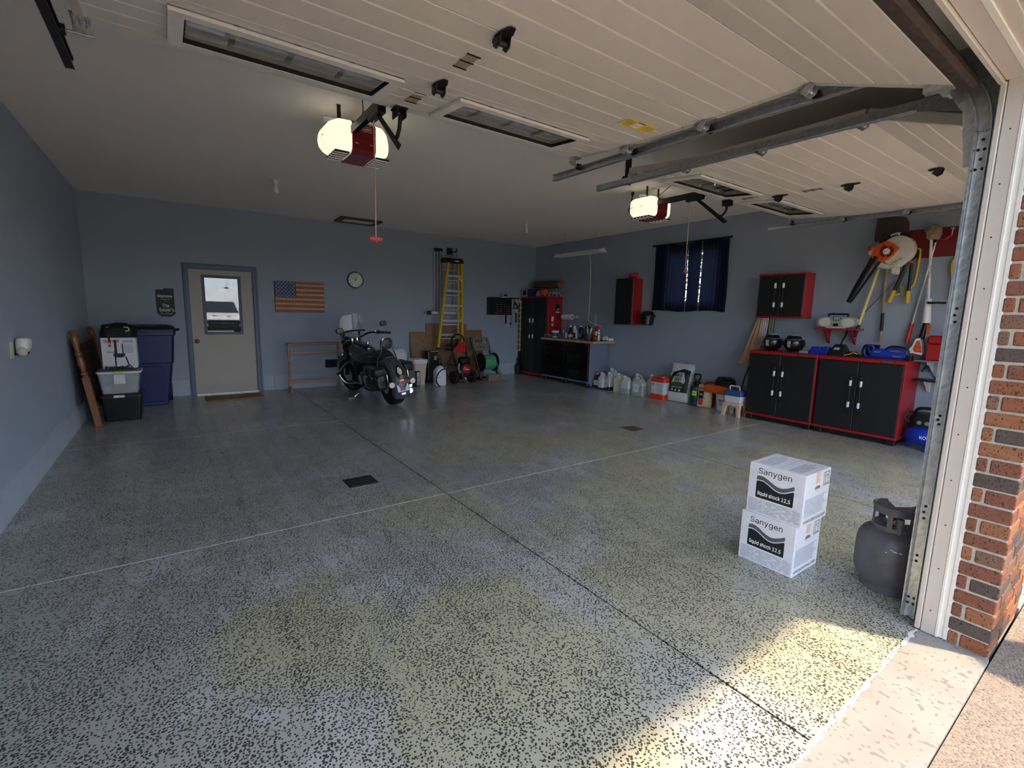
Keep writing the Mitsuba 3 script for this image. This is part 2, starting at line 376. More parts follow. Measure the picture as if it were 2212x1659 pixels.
# concrete stem wall along the foot of the walls
add('baseboard_left', prism([(0, 0), (.028, 0), (.020, .225), (0, .25)], 7.4, fr((XL, 8.0, 0), (1, 0, 0), (0, 0, 1))), 'stem_paint', False, 'pale blue painted concrete curb along the left wall', kind='structure')
add('baseboard_back', cat_([bx(-.3, DX0 - .09, 9.298, YB, 0, .265, .003), bx(DX1 + .09, 1.42, 9.30, YB, 0, .265, .003), bx(1.424, 6.75, 9.298, YB, 0, .262, .003)]), 'stem_paint', False, 'blue painted stem wall along the foot of the back wall', kind='structure')
# neighbouring houses are left out: the outside is driveway, lawn and sky

# ---------------------------------------------------------------- entry door with half light
t = Thing('door_1', 'beige entry door with a half window and blue frame in the back wall', None, kind='structure')
fx0, fx1, fz = DX0 - .07, DX1 + .07, 2.13
t.part('frame', cat_([bx(fx0, DX0 + .004, 9.285, 9.33, 0, fz, .006), bx(DX1 - .004, fx1, 9.285, 9.33, 0, fz, .006), bx(DX0, DX1, 9.285, 9.33, DZ - .005, fz, .006),
                      bx(fx0 + .012, fx0 + .03, 9.278, 9.30, 0, fz - .014, .004), bx(fx1 - .03, fx1 - .012, 9.278, 9.30, 0, fz - .014, .004), bx(fx0 + .012, fx1 - .012, 9.278, 9.30, fz - .03, fz - .012, .004)]), 'frame_blue', False)
gx0, gx1, gz0, gz1 = .425, .983, .992, 1.957
t.part('slab', prism(sbox(DX0, .015, DX1, DZ).difference(sbox(gx0 + .03, gz0 + .03, gx1 - .03, gz1 - .03)), .044, fr((0, 9.374, 0), (1, 0, 0), (0, 0, 1))), 'door_beige', False)
fp = t.part('light_frame', prism(sbox(gx0, gz0, gx1, gz1).difference(sbox(gx0 + .042, gz0 + .042, gx1 - .042, gz1 - .042)), .022, fr((0, 9.338, 0), (1, 0, 0), (0, 0, 1))), 'lite_frame', False, label='dark blue frame around the door glass')
t.part('pane', bx(gx0 + .03, gx1 - .03, 9.345, 9.3455, gz0 + .03, gz1 - .03), 'coated_glass', False, of=fp)
t.part('shade', bx(gx0 + .02, gx1 - .02, 9.376, 9.40, gz0 + .02, gz1 - .02), 'dark_backing', False, label='dark panel added behind the door glass for its unlit interior')  # dark panel added to stand for the unlit interior behind the glass
t.part('handle', [lathe([(0.031, 0), (.033, .004), (.014, .012), (.011, .03), (.022, .038), (.028, .05), (.026, .062), (.012, .07), (0, .071)], 20)], 'brass', label='round brass knob') if False else None
knob = lathe([(.033, 0), (.034, .004), (.014, .012), (.011, .03), (.022, .038), (.028, .05), (.026, .062), (.012, .07), (0, .071)], 20)
knob.apply_transform(fr((.312, 9.332, .884), (1, 0, 0), (0, 0, 1)))
t.part('handle', knob, 'brass', label='round brass knob')
t.part('threshold', bx(DX0 - .0, DX1, 9.27, 9.36, 0, .018, .004), 'steel_bright', False, label='aluminium door threshold')
t.part('hinge', cat_([cyl((DX1 - .002, 9.325, z), (DX1 - .002, 9.325, z + .09), .006, 8) for z in (.25, 1.0, 1.75)]), 'brass')
add('hallway_dark_slab', bx(.1, 1.3, 9.46, 9.5, -.1, 2.3), 'black_matte', False, 'black slab added for the dark space behind the entry door', kind='structure')  # solid black slab put in for the darkness beyond the door

# ---------------------------------------------------------------- overhead garage doors
mat('door_white', (214, 208, 198), 0.42)
mat('door_edge', (190, 186, 176), 0.5)
mat('seal_rubber', mikit.proc(lambda p, n, uv: mix((.035, .024, .02), (.085, .06, .05), fbm(p.x * 30, p.y * 80, p.z * 80, 3))), 0.7)
mat('muntin', (150, 146, 118), 0.5)
mat('sticker_yellow', (236, 206, 40), 0.5)
mat('sticker_tan', (158, 138, 118), 0.6)
def section(a, b, x0, x1, holes=None, grooves=3):
    """One door section from a to b (y, z of its inner face), 50 mm thick, with V-grooves across its inner face."""
    a, b = np.array(a), np.array(b); L = np.linalg.norm(b - a); d = (b - a) / L
    f = np.eye(4)                                            # local x = along the section, y = outward (up), z = world x
    up = np.array([-d[1], d[0]]); up = up if up[1] > 0 else -up
    f[:3, 0], f[:3, 1], f[:3, 2] = (0, *d), (0, *up), (1, 0, 0)
    f[:3, 3] = (0, *a)
    if np.linalg.det(f[:3, :3]) < 0:
        f[:3, 2] = (-1, 0, 0)
    def strip(s0, s1, xa, xb, ng, edge=True):
        p = [(s0 + .002, 0.003), (s0 + .006, 0)]
        for k in range(1, ng + 1):
            s = s0 + (s1 - s0) * k / (ng + 1)
            p += [(s - .007, 0), (s - .0035, .006), (s + .0035, .006), (s + .007, 0)]
        p += [(s1 - .006, 0), (s1 - .002, .003), (s1 - .002, .05), (s0 + .002, .05)]
        m = prism(p, xb - xa); q = f.copy(); q[:3, 3] += np.array([xa if f[0, 2] > 0 else xb, 0, 0]); m.apply_transform(q); return m
    if not holes:
        return strip(0, L, x0, x1, grooves), f
    s0, s1 = holes[0][2], holes[0][3]
    ms = [strip(0, s0, x0, x1, 0), strip(s1, L, x0, x1, 0)]
    xs = x0
    for hx0, hx1, *_ in holes:
        ms.append(strip(s0, s1, xs, hx0, 2)); xs = hx1
    ms.append(strip(s0, s1, xs, x1, 2))
    return cat_(ms), f
def garage_door(x0, label, warn):
    x1, xc = x0 + 3.05, x0 + 1.525
    t = Thing('garage_door', label, 'garage door')
    P = [(.70, 2.432), (1.275, 2.645), (1.885, 2.645), (2.495, 2.657), (3.10, 2.715)]
    wins = [(x0 + .335, x0 + 1.36), (x0 + 1.70, x0 + 2.725)]
    for k in range(4):
        e = .007
        if k < 3:
            m, f = section(P[k], P[k + 1], x0 + .035, x1 - .035)
            t.part('section', m, 'door_white', False)
        else:
            m, f = section(P[k], P[k + 1], x0 + .035, x1 - .035, [(a, b, .085, .495) for a, b in wins])
            sec = t.part('section', m, 'door_white', False)
            for a, b in wins:
                loc = lambda s, u, v: (f @ np.array([s, u, v, 1.0]))[:3]
                sg = 1 if f[0, 2] > 0 else -1
                fm = prism(sbox(.085, a, .495, b).difference(sbox(.085 + .058, a + .058, .495 - .058, b - .058)), .016)
                fm.apply_transform(fr(loc(0, -.004, 0), f[:3, 0], (1, 0, 0)) @ np.diag([1, 1, 1, 1]))
                if fm.bounds[1][2] < loc(.3, 0, 0)[2] - .02 or fm.bounds[0][2] > loc(.3, 0, 0)[2] + .02:
                    pass
                w = t.part('window', fm, 'white_paint', False, of=t.key)
                gl = prism(sbox(.12, a + .04, .46, b - .04), .001); gl.apply_transform(fr(loc(0, .022, 0), f[:3, 0], (1, 0, 0)))
                t.part('pane', gl, 'window_glass', False, of=w)
                ins = prism(sbox(.139, a + .052, .441, b - .052).difference(sbox(.15, a + .064, .43, b - .064)), .02); ins.apply_transform(fr(loc(0, .003, 0), f[:3, 0], (1, 0, 0)))
                t.part('gasket', ins, 'dark_slot', False, of=w)
                for q in (1, 2, 3):
                    c = a + (b - a) * q / 4
                    mm = prism(sbox(.14, c - .013, .44, c + .013), .006); mm.apply_transform(fr(loc(0, .030, 0), f[:3, 0], (1, 0, 0)))
                    t.part('muntin', mm, 'muntin', False, of=w)
                mm = prism(sbox(.278, a + .05, .302, b - .05), .006); mm.apply_transform(fr(loc(0, .036, 0), f[:3, 0], (1, 0, 0)))
                t.part('muntin', mm, 'muntin', False, of=w)
        for xa, xb in ((x0, x0 + .0345), (x1 - .0345, x1)):
            a, b = np.array(P[k]), np.array(P[k + 1]); d = (b - a) / np.linalg.norm(b - a); u = np.array([-d[1], d[0]])
            q = [a + d * .002 - u * .003, b - d * .002 - u * .003, b - d * .002 + u * .052, a + d * .002 + u * .052]
            m = prism([tuple(v) for v in q], xb - xa, fr((xa, 0, 0), (0, 1, 0), (0, 0, 1)))
            t.part('end_stile', m, 'door_edge', False)
    # rubber seal along the bottom edge
    a = np.array(P[0]); d = np.array(P[0]) - np.array(P[1]); d /= np.linalg.norm(d); u = np.array([d[1], -d[0]]) * -1
    prof = [a + d * s + np.array([-d[1], d[0]]) * -w for s, w in ((.002, .0), (.03, -.006), (.06, -.002), (.075, .012), (.07, .03), (.05, .05), (.002, .05))]
    prof = [a + d * s + np.array([d[1], -d[0]]) * w for s, w in ((.002, .0), (.03, -.006), (.06, -.002), (.075, .012), (.07, .03), (.05, .05), (.002, .05))]
    sl = prism([tuple(v) for v in prof], 3.04, fr((x0 + .005, 0, 0), (0, 1, 0), (0, 0, 1)))
    t.part('bottom_seal', sl, 'seal_rubber', 25, label='dark brown rubber bottom seal')
    # hinges at the section joints: three along each joint
    def hinge(xc_, k, name):
        y, z = P[k]
        m = [prism(Polygon([(-.075, -.012), (-.06, -.02), (-.02, -.033), (.02, -.033), (.06, -.02), (.075, -.012), (.075, .012), (.03, .03), (-.03, .03), (-.075, .012)]), .004, fr((xc_, y, z - .005), (0, 1, 0), (1, 0, 0)) ),
             prism([(-.02, 0), (.02, 0), (.045, -.035), (.02, -.055), (-.01, -.04)], .005, fr((xc_ - .028, y, z - .004), (0, 1, 0), (0, 0, 1))),
             prism([(-.02, 0), (.02, 0), (.045, -.035), (.02, -.055), (-.01, -.04)], .005, fr((xc_ + .024, y, z - .004), (0, 1, 0), (0, 0, 1))),
             cyl((xc_ - .036, y + .012, z - .032), (xc_ + .036, y + .012, z - .032), .014, 12),
             cyl((xc_ - .012, y - .06, z - .013), (xc_ - .012, y - .06, z - .004), .007, 8), cyl((xc_ + .012, y + .06, z - .013), (xc_ + .012, y + .06, z - .004), .007, 8)]
        t.part('hinge', m, 'steel_dark' if abs(xc_ - xc) < .1 else 'galvanized')
    for k in (1, 2, 3):
        hinge(xc, k, 'c')
        for s, xe in ((-1, x0 + .018), (1, x1 - .018)):
            hinge(xe, k, 'e')
            y, z = P[k]
            t.part('roller', [cyl((xe, y + .01, z - .03), (xe + s * .075, y + .01, z - .03), .006, 8), cyl((xe + s * .065, y + .01, z - .03), (xe + s * .09, y + .01, z - .03), .023, 16)], 'steel_dark')
    # top and bottom corner brackets with rollers
    for s, xe in ((-1, x0 + .02), (1, x1 - .02)):
        y, z = P[4]
        br = [bx(xe - .035, xe + .035, y - .10, y - .004, z - .008, z - .003)] + [bc(xe + q, y - .05, z - .014, .013, .085, .014, .003) for q in (-.024, 0, .024)] + [bx(xe - .035, xe + .035, y - .012, y - .006, z - .05, z - .002), cyl((xe - s * .04, y - .005, z - .052), (xe + s * .085, y - .005, z - .052), .006, 8)]
        tb = t.part('top_bracket', br, 'galvanized')
        t.part('roller', cyl((xe + s * .06, y - .005, z - .052), (xe + s * .088, y - .005, z - .052), .023, 16), 'rubber', of=tb)
        y, z = P[0]
        bb = t.part('bottom_bracket', [bx(xe - .03, xe + .02, y + .005, y + .10, z - .002, z + .03), cyl((xe, y + .03, z - .008), (xe + s * .085, y + .03, z - .008), .008, 10), cyl((xe, y + .03, z - .008), (xe + s * .02, y + .03, z - .008), .018, 14)], 'galvanized')
    # knock-out stickers with three slots, and the yellow warning label
    for yy, zz in ((2.19, 2.6505), (2.79, 2.685)):
        pl = bc(xc - .01, yy, zz - .003, .060, .145, .0015)
        k = t.part('sticker', pl, 'sticker_tan', False, label='small tan sticker with dark slots')
        t.part('slot', [bc(xc - .01, yy + q, zz - .0045, .075, .010, .0015) for q in (-.07, 0, .07)], 'dark_slot', False, of=k)
    if warn:
        k = t.part('warning_label', bc(x0 + 2.78, 2.20, 2.648, .27, .10, .002), 'sticker_yellow', False, label='yellow warning sticker with fine print')
        t.part('picture', bc(x0 + 2.77, 2.20, 2.6465, .06, .07, .001), 'white_plastic', False, of=k)
        lines = [bc(x0 + 2.78 + sx * .09, 2.165 + i * .012, 2.6465, .07, .004, .001) for sx in (-1, 1) for i in range(6)]
        t.part('print', lines, 'sticker_tan', False, of=k, kind='stuff')
        t.part('red_bar', bc(x0 + 2.77, 2.157, 2.646, .06, .010, .0008), 'red_gloss', False, of=k)
    return t
garage_door(-.265, 'raised white sectional garage door nearest the camera, with a yellow warning sticker', True)
garage_door(3.455, 'raised white sectional garage door of the farther opening, seen past the paired tracks', False)

# ---------------------------------------------------------------- door tracks
def c_track(x, s, name, label, mm='galvanized', flag=True, post=True):
    """Rolled C-channel: up the jamb, round the bend, back along the ceiling. s = +1: channel opens towards -x."""
    yv, zc, R = 0.604, 2.25, 0.36
    path = [(yv, .02), (yv, zc)]
    for a in np.radians(np.linspace(0, 90, 13))[1:]:
        path.append((yv + R * (1 - math.cos(a)), zc + R * math.sin(a)))
    path.append((3.42, zc + R + .03))
    path = np.array(path)
    prof = [(-.004, -.027), (0, -.027), (.002, -.024), (.030, -.027), (.034, -.022), (.034, .022), (.030, .027), (.002, .024), (0, .027), (-.004, .027), (-.004, .021), (.0, .020), (.029, .021), (.031, .018), (.031, -.018), (.029, -.021), (0, -.020), (-.004, -.021)]
    tg = np.gradient(path, axis=0); tg /= np.linalg.norm(tg, axis=1, keepdims=True)
    rings = []
    for p, d in zip(path, tg):
        nrm = np.array([-d[1], d[0]])
        rings.append([(x + s * u, p[0] + v * nrm[0], p[1] + v * nrm[1]) for u, v in prof])
    t = Thing(name, label, 'door track')
    k = path[:, 1] <= zc + .001
    vert = np.array(rings)[:2]; bend = np.array(rings)[1:]
    v2 = vert.copy(); v2[1, :, 2] = zc - .002
    t.part('post', loft(v2), mm, 20); t.part('rail', loft(bend), mm, 20)
    fx = x + s * .036
    # flag bracket at the bend
    fl = prism([(.585, 2.12), (.66, 2.12), (.69, 2.36), (.80, 2.52), (1.0, 2.575), (1.0, 2.62), (.70, 2.62), (.585, 2.50)], .004, fr((fx + s * .004, 0, 0), (0, 1, 0), (0, 0, 1)))
    t.part('flag_bracket', fl, mm, False)
    hole_discs = [cyl((x + s * .028, yv + q, z), (x + s * .0305, yv + q, z), .006, 8) for z, q in ((.08, -.01), (.08, .012), (.11, -.01), (.11, .012), (.30, .004), (.33, .004), (.52, 0), (.55, .004), (.58, 0), (.98, 0), (1.0, .005), (1.02, 0), (1.45, 0), (1.48, .004), (1.51, 0), (2.10, -.01), (2.10, .012), (2.14, 0), (2.18, -.008), (2.18, .012), (2.22, 0))]
    t.part('dark_hole_disc', hole_discs, 'dark_slot', False, kind='stuff')  # dark discs paint the shaded holes in the channel web
    for z in (.32, 1.46):
        t.part('jamb_bracket', cat_([bx(*sorted((x + s * .034, x + s * .095)), .625, .629, z - .03, z + .03), bx(*sorted((x + s * .06, x + s * .11)), .600, .628, z - .03, z - .026)]), mm, False)
    return t
c_track(2.835, 1, 'door_track', 'galvanized steel track on the right side of the near garage door')
tL = c_track(-.32, -1, 'door_track', 'dark steel track on the left side of the near garage door', 'steel_dark')
t2 = c_track(3.41, -1, 'door_track', 'galvanized track left of the far garage door, running beside its twin')
t4 = c_track(6.555, 1, 'door_track', 'galvanized track on the far right along the red tool rail')
# hangers from the ceiling
t2.part('hanger', cat_([bx(3.448, 3.452, 3.10, 3.135, 2.62, H), bx(3.448, 3.49, 3.10, 3.103, 2.62, H)]), 'black_matte', False, label='black hanger strap')
tL.part('hanger', prism([(2.75, 2.64), (3.05, 2.64), (2.98, 2.88), (2.80, H), (2.70, H)], .004, fr((-.362, 0, 0), (0, 1, 0), (0, 0, 1))), 'black_matte', False, label='black triangular hanger plate')
t4.part('hanger', bx(6.597, 6.601, 3.10, 3.135, 2.62, H), 'black_matte', False, label='black hanger strap')
# torsion spring on its shaft above each opening
for x0, lab in ((-.3, 'near'), (3.42, 'far')):
    t = Thing('torsion_spring', f'dark torsion spring shaft on the wall above the {lab} garage opening', 'torsion spring')
    t.part('shaft', cyl((x0 + .0, .72, 2.86), (x0 + 3.12, .72, 2.86), .013, 10), 'steel_dark')
    t.part('spring', cyl((x0 + 1.6, .72, 2.86), (x0 + 2.7, .72, 2.86), .032, 16), 'black_matte')
    [t.part('bearing_plate', bx(x0 + xx, x0 + xx + .004, .566, .76, 2.80, 2.92), 'galvanized', False) for xx in (.0, 1.45, 3.1)]
    [t.part('cable_drum', cyl((x0 + xx, .72, 2.86), (x0 + xx + .05, .72, 2.86), .06, 20), 'steel_dark') for xx in (.03, 3.03)]
# red level-like trim strips lie along the farther rail

# ---------------------------------------------------------------- garage door openers and other things on the ceiling
mat('opener_red', (112, 14, 26), 0.22, coat=0.4)
mat('cord_pale', (206, 170, 150), 0.7)
mat('cord_white', (214, 212, 204), 0.6)
mat('handle_red', (196, 62, 66), 0.4)
mat('brown_wood', mikit.proc(lambda p, n, uv: mix((.055, .026, .018), (.10, .048, .032), fbm(p.x * 6, p.y * 60, p.z * 60, 3))), 0.4)
mat('ceramic', (222, 216, 204), 0.3)
mat('lens_white', (238, 232, 214), 0.35)
LAMP = (0.054, 0.049, 0.036)                    # warm light of the two lit opener lenses
def opener(xc, label, cordlab, cord_len):
    t = Thing('door_opener', label, 'garage door opener')
    y0, x0 = 3.95, xc - .013                        # front face, centre of the red housing is right of the rail
    r0, r1 = x0 - .0, x0 + .185
    hs = Polygon([(3.955, 2.70), (3.99, 2.665), (4.28, 2.665), (4.30, 2.70), (4.30, 2.885), (4.26, 2.91), (3.98, 2.91), (3.95, 2.885)])
    body = t.part('housing', prism(hs, r1 - r0, fr((r0, 0, 0), (0, 1, 0), (0, 0, 1))), 'opener_red', False, label='dark red centre housing')
    t.part('nameplate', text('LiftMaster', .018, fr((r0 + .035, 3.9495, 2.845), (1, 0, .02), (0, 0, 1)), .001, .11), 'white_plastic', False, of=body)
    bar = lambda a, b, c, d: bx(a, b, 3.9485, 3.9515, c, d)
    t.part('border', [bar(r0 + .028, r0 + .152, .0 + 2.837, 2.8385), bar(r0 + .028, r0 + .152, 2.8705, 2.872), bar(r0 + .028, r0 + .0295, 2.837, 2.872), bar(r0 + .1505, r0 + .152, 2.837, 2.872)], 'white_plastic', False, of=body, kind='stuff')
    t.part('seam', bar(r0 + .005, r1 - .005, 2.760, 2.762), 'red_gloss', False, of=body)
    t.part('button', [bx(r0 + .02, r0 + .045, 3.948, 3.952, 2.735, 2.745), bx(r1 - .05, r1 - .02, 3.948, 3.952, 2.742, 2.748)], 'sticker_tan', False, of=body, kind='stuff')
    for s, xa in ((-1, r0), (1, r1)):
        rg = []
        for q, w, h, yc, zc in ((.001, .335, .235, 4.125, 2.795), (.09, .325, .230, 4.125, 2.795), (.15, .27, .185, 4.125, 2.79), (.185, .20, .12, 4.125, 2.778), (.195, .15, .085, 4.125, 2.775)):
            pts = rrect(w, h, .05, 5)
            rg.append(np.c_[np.full(len(pts), xa + s * q * (1.04 if s < 0 else .72)), pts[:, 0] + yc, pts[:, 1] + zc])
        k = nm(t.key + '__light_lens')
        scene[k] = mikit.ply(loft(rg), 'lens_white', 40)
        scene[k]['emitter'] = {'type': 'area', 'radiance': rgb(LAMP)}
        labels[k] = {'label': 'lit white light lens'}
        xm = xa + s * .075
        gr = t.part('grille', bx(*sorted((xa + s * .015, xa + s * .125)), 3.99, 4.26, 2.664, 2.676), 'dark_slot', False)
        for i in range(5):
            t.part('louver', bx(*sorted((xa + s * .012, xa + s * .128)), 4.0 + i * .055, 4.022 + i * .055, 2.658, 2.668, .003), 'white_plastic', False, of=gr)
    zr = 2.855
    rail = t.part('rail', [bx(xc - .022, xc + .022, .80, 3.99, zr, zr + .008), bx(xc - .022, xc - .016, .80, 3.99, zr - .05, zr + .008), bx(xc + .016, xc + .022, .80, 3.99, zr - .05, zr + .008)], 'steel_dark', False, label='dark steel rail')
    t.part('trolley', bx(xc - .028, xc + .028, 3.34, 3.56, zr - .085, zr - .03, .006), 'black_plastic', False)
    arm = t.part('arm', [prism([(3.40, 2.785), (3.44, 2.775), (3.07, 2.465), (3.03, 2.485)], .008, fr((xc - .004, 0, 0), (0, 1, 0), (0, 0, 1)))], 'black_matte', False)
    t.part('arm_hole', [cyl((xc - .0055, 3.05 + .026 * i, 2.484 + .0215 * i), (xc - .003, 3.05 + .026 * i, 2.484 + .0215 * i), .006, 8) for i in range(6)], 'steel_dark', False, of=arm, kind='stuff')
    t.part('curved_arm', tube([(xc + .006, 3.045, 2.665), (xc + .006, 3.06, 2.60), (xc + .006, 3.10, 2.555), (xc + .006, 3.15, 2.555)], .013, 8), 'black_matte', 40)
    t.part('door_bracket', [bx(xc - .03, xc - .024, 3.0, 3.09, 2.645, 2.70), bx(xc + .024, xc + .03, 3.0, 3.09, 2.645, 2.70), bx(xc - .04, xc + .04, 3.0, 3.09, 2.695, 2.702), cyl((xc - .035, 3.045, 2.667), (xc + .035, 3.045, 2.667), .008, 8)], 'black_matte', False)
    for xx in (xc - .075, xc + .14):
        t.part('hanger_strap', bx(xx - .015, xx + .015, 4.08, 4.084, 2.89, H), 'black_matte', False)
    t.part('cross_angle', [bx(xc - .19, xc + .19, 4.075, 4.115, 2.925, 2.930), bx(xc - .19, xc + .19, 4.111, 4.115, 2.90, 2.93)], 'galvanized', False)
    t.part('wire', tube([(xc + .05, 4.05, 2.91), (xc + .07, 3.95, 2.97), (xc + .02, 3.80, 3.01), (xc - .02, 3.65, H)], .004, 6), 'black_plastic', 40)
    z1 = 2.785; z0 = z1 - cord_len
    c = Thing('release_cord', cordlab, 'pull cord')
    c.part('cord', tube([(xc, 3.51, z1), (xc + .003, 3.512, (z0 + z1) / 2), (xc, 3.51, z0)], .0045 if cord_len > .8 else .005, 6), 'cord_pale', 40)
    hw = .05 if cord_len > .805 else .028
    c.part('handle', [bx(xc - hw, xc + hw, 3.502, 3.518, z0 - .018, z0 + .012, .006), cyl((xc, 3.51, z0 - .034), (xc, 3.51, z0 - .014), .007, 8)], 'handle_red', False)
opener(1.255, 'white and dark red garage door opener hanging over the left part of the garage', 'pale pull cord with a red T handle hanging in front of the ceiling hatch', .82)
opener(4.98, 'white and dark red garage door opener hanging near the window wall', 'pale pull cord with a small red end hanging before the curtained window', .80)
def bulb(x, y, label):
    t = Thing('ceiling_bulb', label, 'light bulb', 'bare bulb holders on the ceiling')
    t.part('holder', lathe([(0, 3.04), (.055, 3.04), (.058, 3.032), (.03, 3.018), (.026, 2.985), (.022, 2.982), (0, 2.982)][::-1], 24, (x, y, 0)), 'ceramic')
    t.part('bulb', lathe([(0, 2.868), (.018, 2.871), (.029, 2.885), (.031, 2.90), (.026, 2.925), (.016, 2.955), (.0135, 2.983), (0, 2.983)], 20, (x, y, 0)), 'white_plastic', 40)
bulb(1.17, 6.82, 'bare bulb holder on the ceiling nearer the entry door')
bulb(5.25, 7.03, 'bare bulb holder on the ceiling nearer the right wall corner')
t = Thing('attic_hatch', 'small attic hatch with dark brown frame in the ceiling by the back wall', 'ceiling hatch')
t.part('frame', prism(sbox(2.49, 8.63, 3.22, 9.13).difference(sbox(2.58, 8.72, 3.13, 9.04)), .03, tr(0, 0, 3.01)), 'brown_wood', False)
t.part('panel', bx(2.575, 3.135, 8.715, 9.045, 3.022, 3.04), 'white_paint', False)
t = Thing('ceiling_outlet', 'square outlet on the ceiling with a black cable to the far opener', 'outlet')
t.part('cover_plate', bc(4.965, 4.364, 3.035, .12, .08, .01, .003), 'ceramic', False)
t.part('plug', cyl((4.965, 4.364, 2.99), (4.965, 4.364, 3.03), .02, 12), 'black_plastic')
t.part('cable', tube([(4.965, 4.364, 3.0), (4.95, 4.37, 2.88), (4.90, 4.36, 2.78), (4.93, 4.29, 2.74)], .008, 8), 'black_plastic', 40)

# ---------------------------------------------------------------- left corner and back wall
def wood(c0, c1, ax=0, f=40):
    def fn(p, n, uv):
        q = [p.x, p.y, p.z]
        a = q[ax]; b_, c = [q[i] for i in range(3) if i != ax]
        g = fbm(a * 2.5, b_ * f, c * f, 4)
        return mix(c0, c1, g)
    return mikit.proc(fn)
mat('cherry_wood', wood((.17, .055, .02), (.32, .125, .045), 2), 0.3, coat=0.3)
mat('dark_wood', wood((.035, .015, .010), (.075, .032, .018), 1), 0.35)
mat('oak_orange', wood((.33, .165, .075), (.48, .27, .14), 0), 0.4)
mat('cedar_red', wood((.26, .04, .035), (.42, .085, .06), 0, 30), 0.45)
mat('cedar_tan', wood((.46, .20, .075), (.62, .33, .14), 0, 30), 0.45)
mat('hardboard', mikit.proc(lambda p, n, uv: mix((.20, .105, .05), (.31, .175, .09), fbm(p.x * 20, p.y * 20, p.z * 20, 4))), 0.55)
mat('navy_bin', (22, 34, 92), 0.38)
mat('navy_dark', (16, 20, 48), 0.45)
mat('tote_black', (15, 15, 17), 0.28)
scene['clear_plastic'] = {'type': 'blendbsdf', 'weight': 0.62, 'a': {'type': 'thindielectric', 'int_ior': 1.45}, 'b': {'type': 'twosided', 'bsdf': {'type': 'roughplastic', 'diffuse_reflectance': rgb((.58, .60, .64)), 'alpha': 0.2}}}
mat('cardboard_white', (222, 220, 224), 0.6)
mat('print_grey', (150, 156, 168), 0.7)
mat('print_red', (196, 34, 44), 0.6)
mat('print_black', (26, 26, 30), 0.6)
mat('lime_plastic', (196, 214, 70), 0.45)
mat('green_cable', (22, 62, 34), 0.5)
mat('slate', mikit.proc(lambda p, n, uv: mix((.020, .021, .024), (.040, .040, .044), fbm(p.x * 14, p.y * 14, p.z * 22, 3))), 0.6)
mat('chalk', (214, 210, 206), 0.7)
mat('flag_blue', (58, 66, 112), 0.5)
mat('coir', mikit.proc(lambda p, n, uv: mix((.19, .10, .045), (.32, .185, .09), fbm(p.x * 120, p.y * 120, 0., 3))), 0.95, spec=0.1)
mat('clock_face', (222, 220, 212), 0.4)
mat('ivory', (206, 198, 176), 0.4)
mat('yellow_fiberglass', (214, 176, 44), 0.42)
mat('aluminium', mikit.proc(lambda p, n, uv: mix((.62, .63, .65), (.75, .76, .78), fbm(p.x * 50, p.y * 50, p.z * 6, 2))), 0.33, metal=0.8)
mat('cream_plastic', (198, 186, 160), 0.45)
mat('bag_film', (214, 216, 222), 0.3)

# outlet with a night light on the left wall
t = Thing('night_light', 'white night light plugged into an outlet on the left wall', 'night light')
t.part('cover_plate', bx(-1.0, -.992, 5.02, 5.10, 1.03, 1.15, .003), 'ivory', False)
t.part('body', rloft([(-.965, 5.19, 1.06, .05, .12, .02), (-.955, 5.20, 1.10, .075, .15, .03), (-.95, 5.20, 1.16, .075, .15, .03), (-.955, 5.20, 1.175, .05, .12, .02)]), 'white_plastic', 50)
t.part('bulb', ell((-.95, 5.12, 1.075), (.03, .035, .035)), 'ivory', True)
t.part('base', bx(-1.0, -.94, 5.14, 5.30, 1.045, 1.06, .004), 'navy_dark', False)

# leaning bed headboard: two turned posts and a dark panel
t = Thing('headboard', 'wooden bed headboard with turned posts leaning on the left wall', 'headboard')
lean = fr((-.845, 0, 0), (math.cos(math.radians(8.0)), 0, math.sin(math.radians(8.0))), (0, 1, 0))   # local x out of the wall, local y along it, local z... 
tilt = rot((0, 1, 0), -7.6)
def hb(m):
    m = m.copy(); m.apply_transform(tilt); m.apply_transform(tr(-.795, 0, .004)); return m
def turned(y):
    pr = [(.0, .0), (.026, 0), (.026, .01)]
    sq = bx(-.033, .033, y - .033, y + .033, 0, .60, .004)
    pts = [(.030, .60), (.022, .62), (.034, .635), (.034, .65), (.020, .665), (.026, .70), (.034, .76), (.030, .82), (.022, .85), (.034, .865), (.034, .88), (.022, .895), (.024, .93), (.034, 1.0), (.036, 1.06), (.028, 1.09), (.022, 1.10), (.034, 1.115), (.030, 1.135), (.018, 1.15), (0, 1.152)]
    return cat_([sq, lathe([(0, .60)] + pts, 20, (0, y, 0))])
for y in (7.36, 8.86):
    t.part('post', hb(turned(y)), 'cherry_wood', 30)
t.part('panel', hb(bx(-.012, .012, 7.39, 8.83, .25, .98)), 'dark_wood', False, label='dark brown panel')
t.part('top_rail', hb(cat_([bx(-.02, .02, 7.39, 8.83, .98, 1.04, .006)])), 'cherry_wood', False)
t.part('bottom_rail', hb(bx(-.016, .016, 7.39, 8.83, .18, .25, .004)), 'cherry_wood', False)

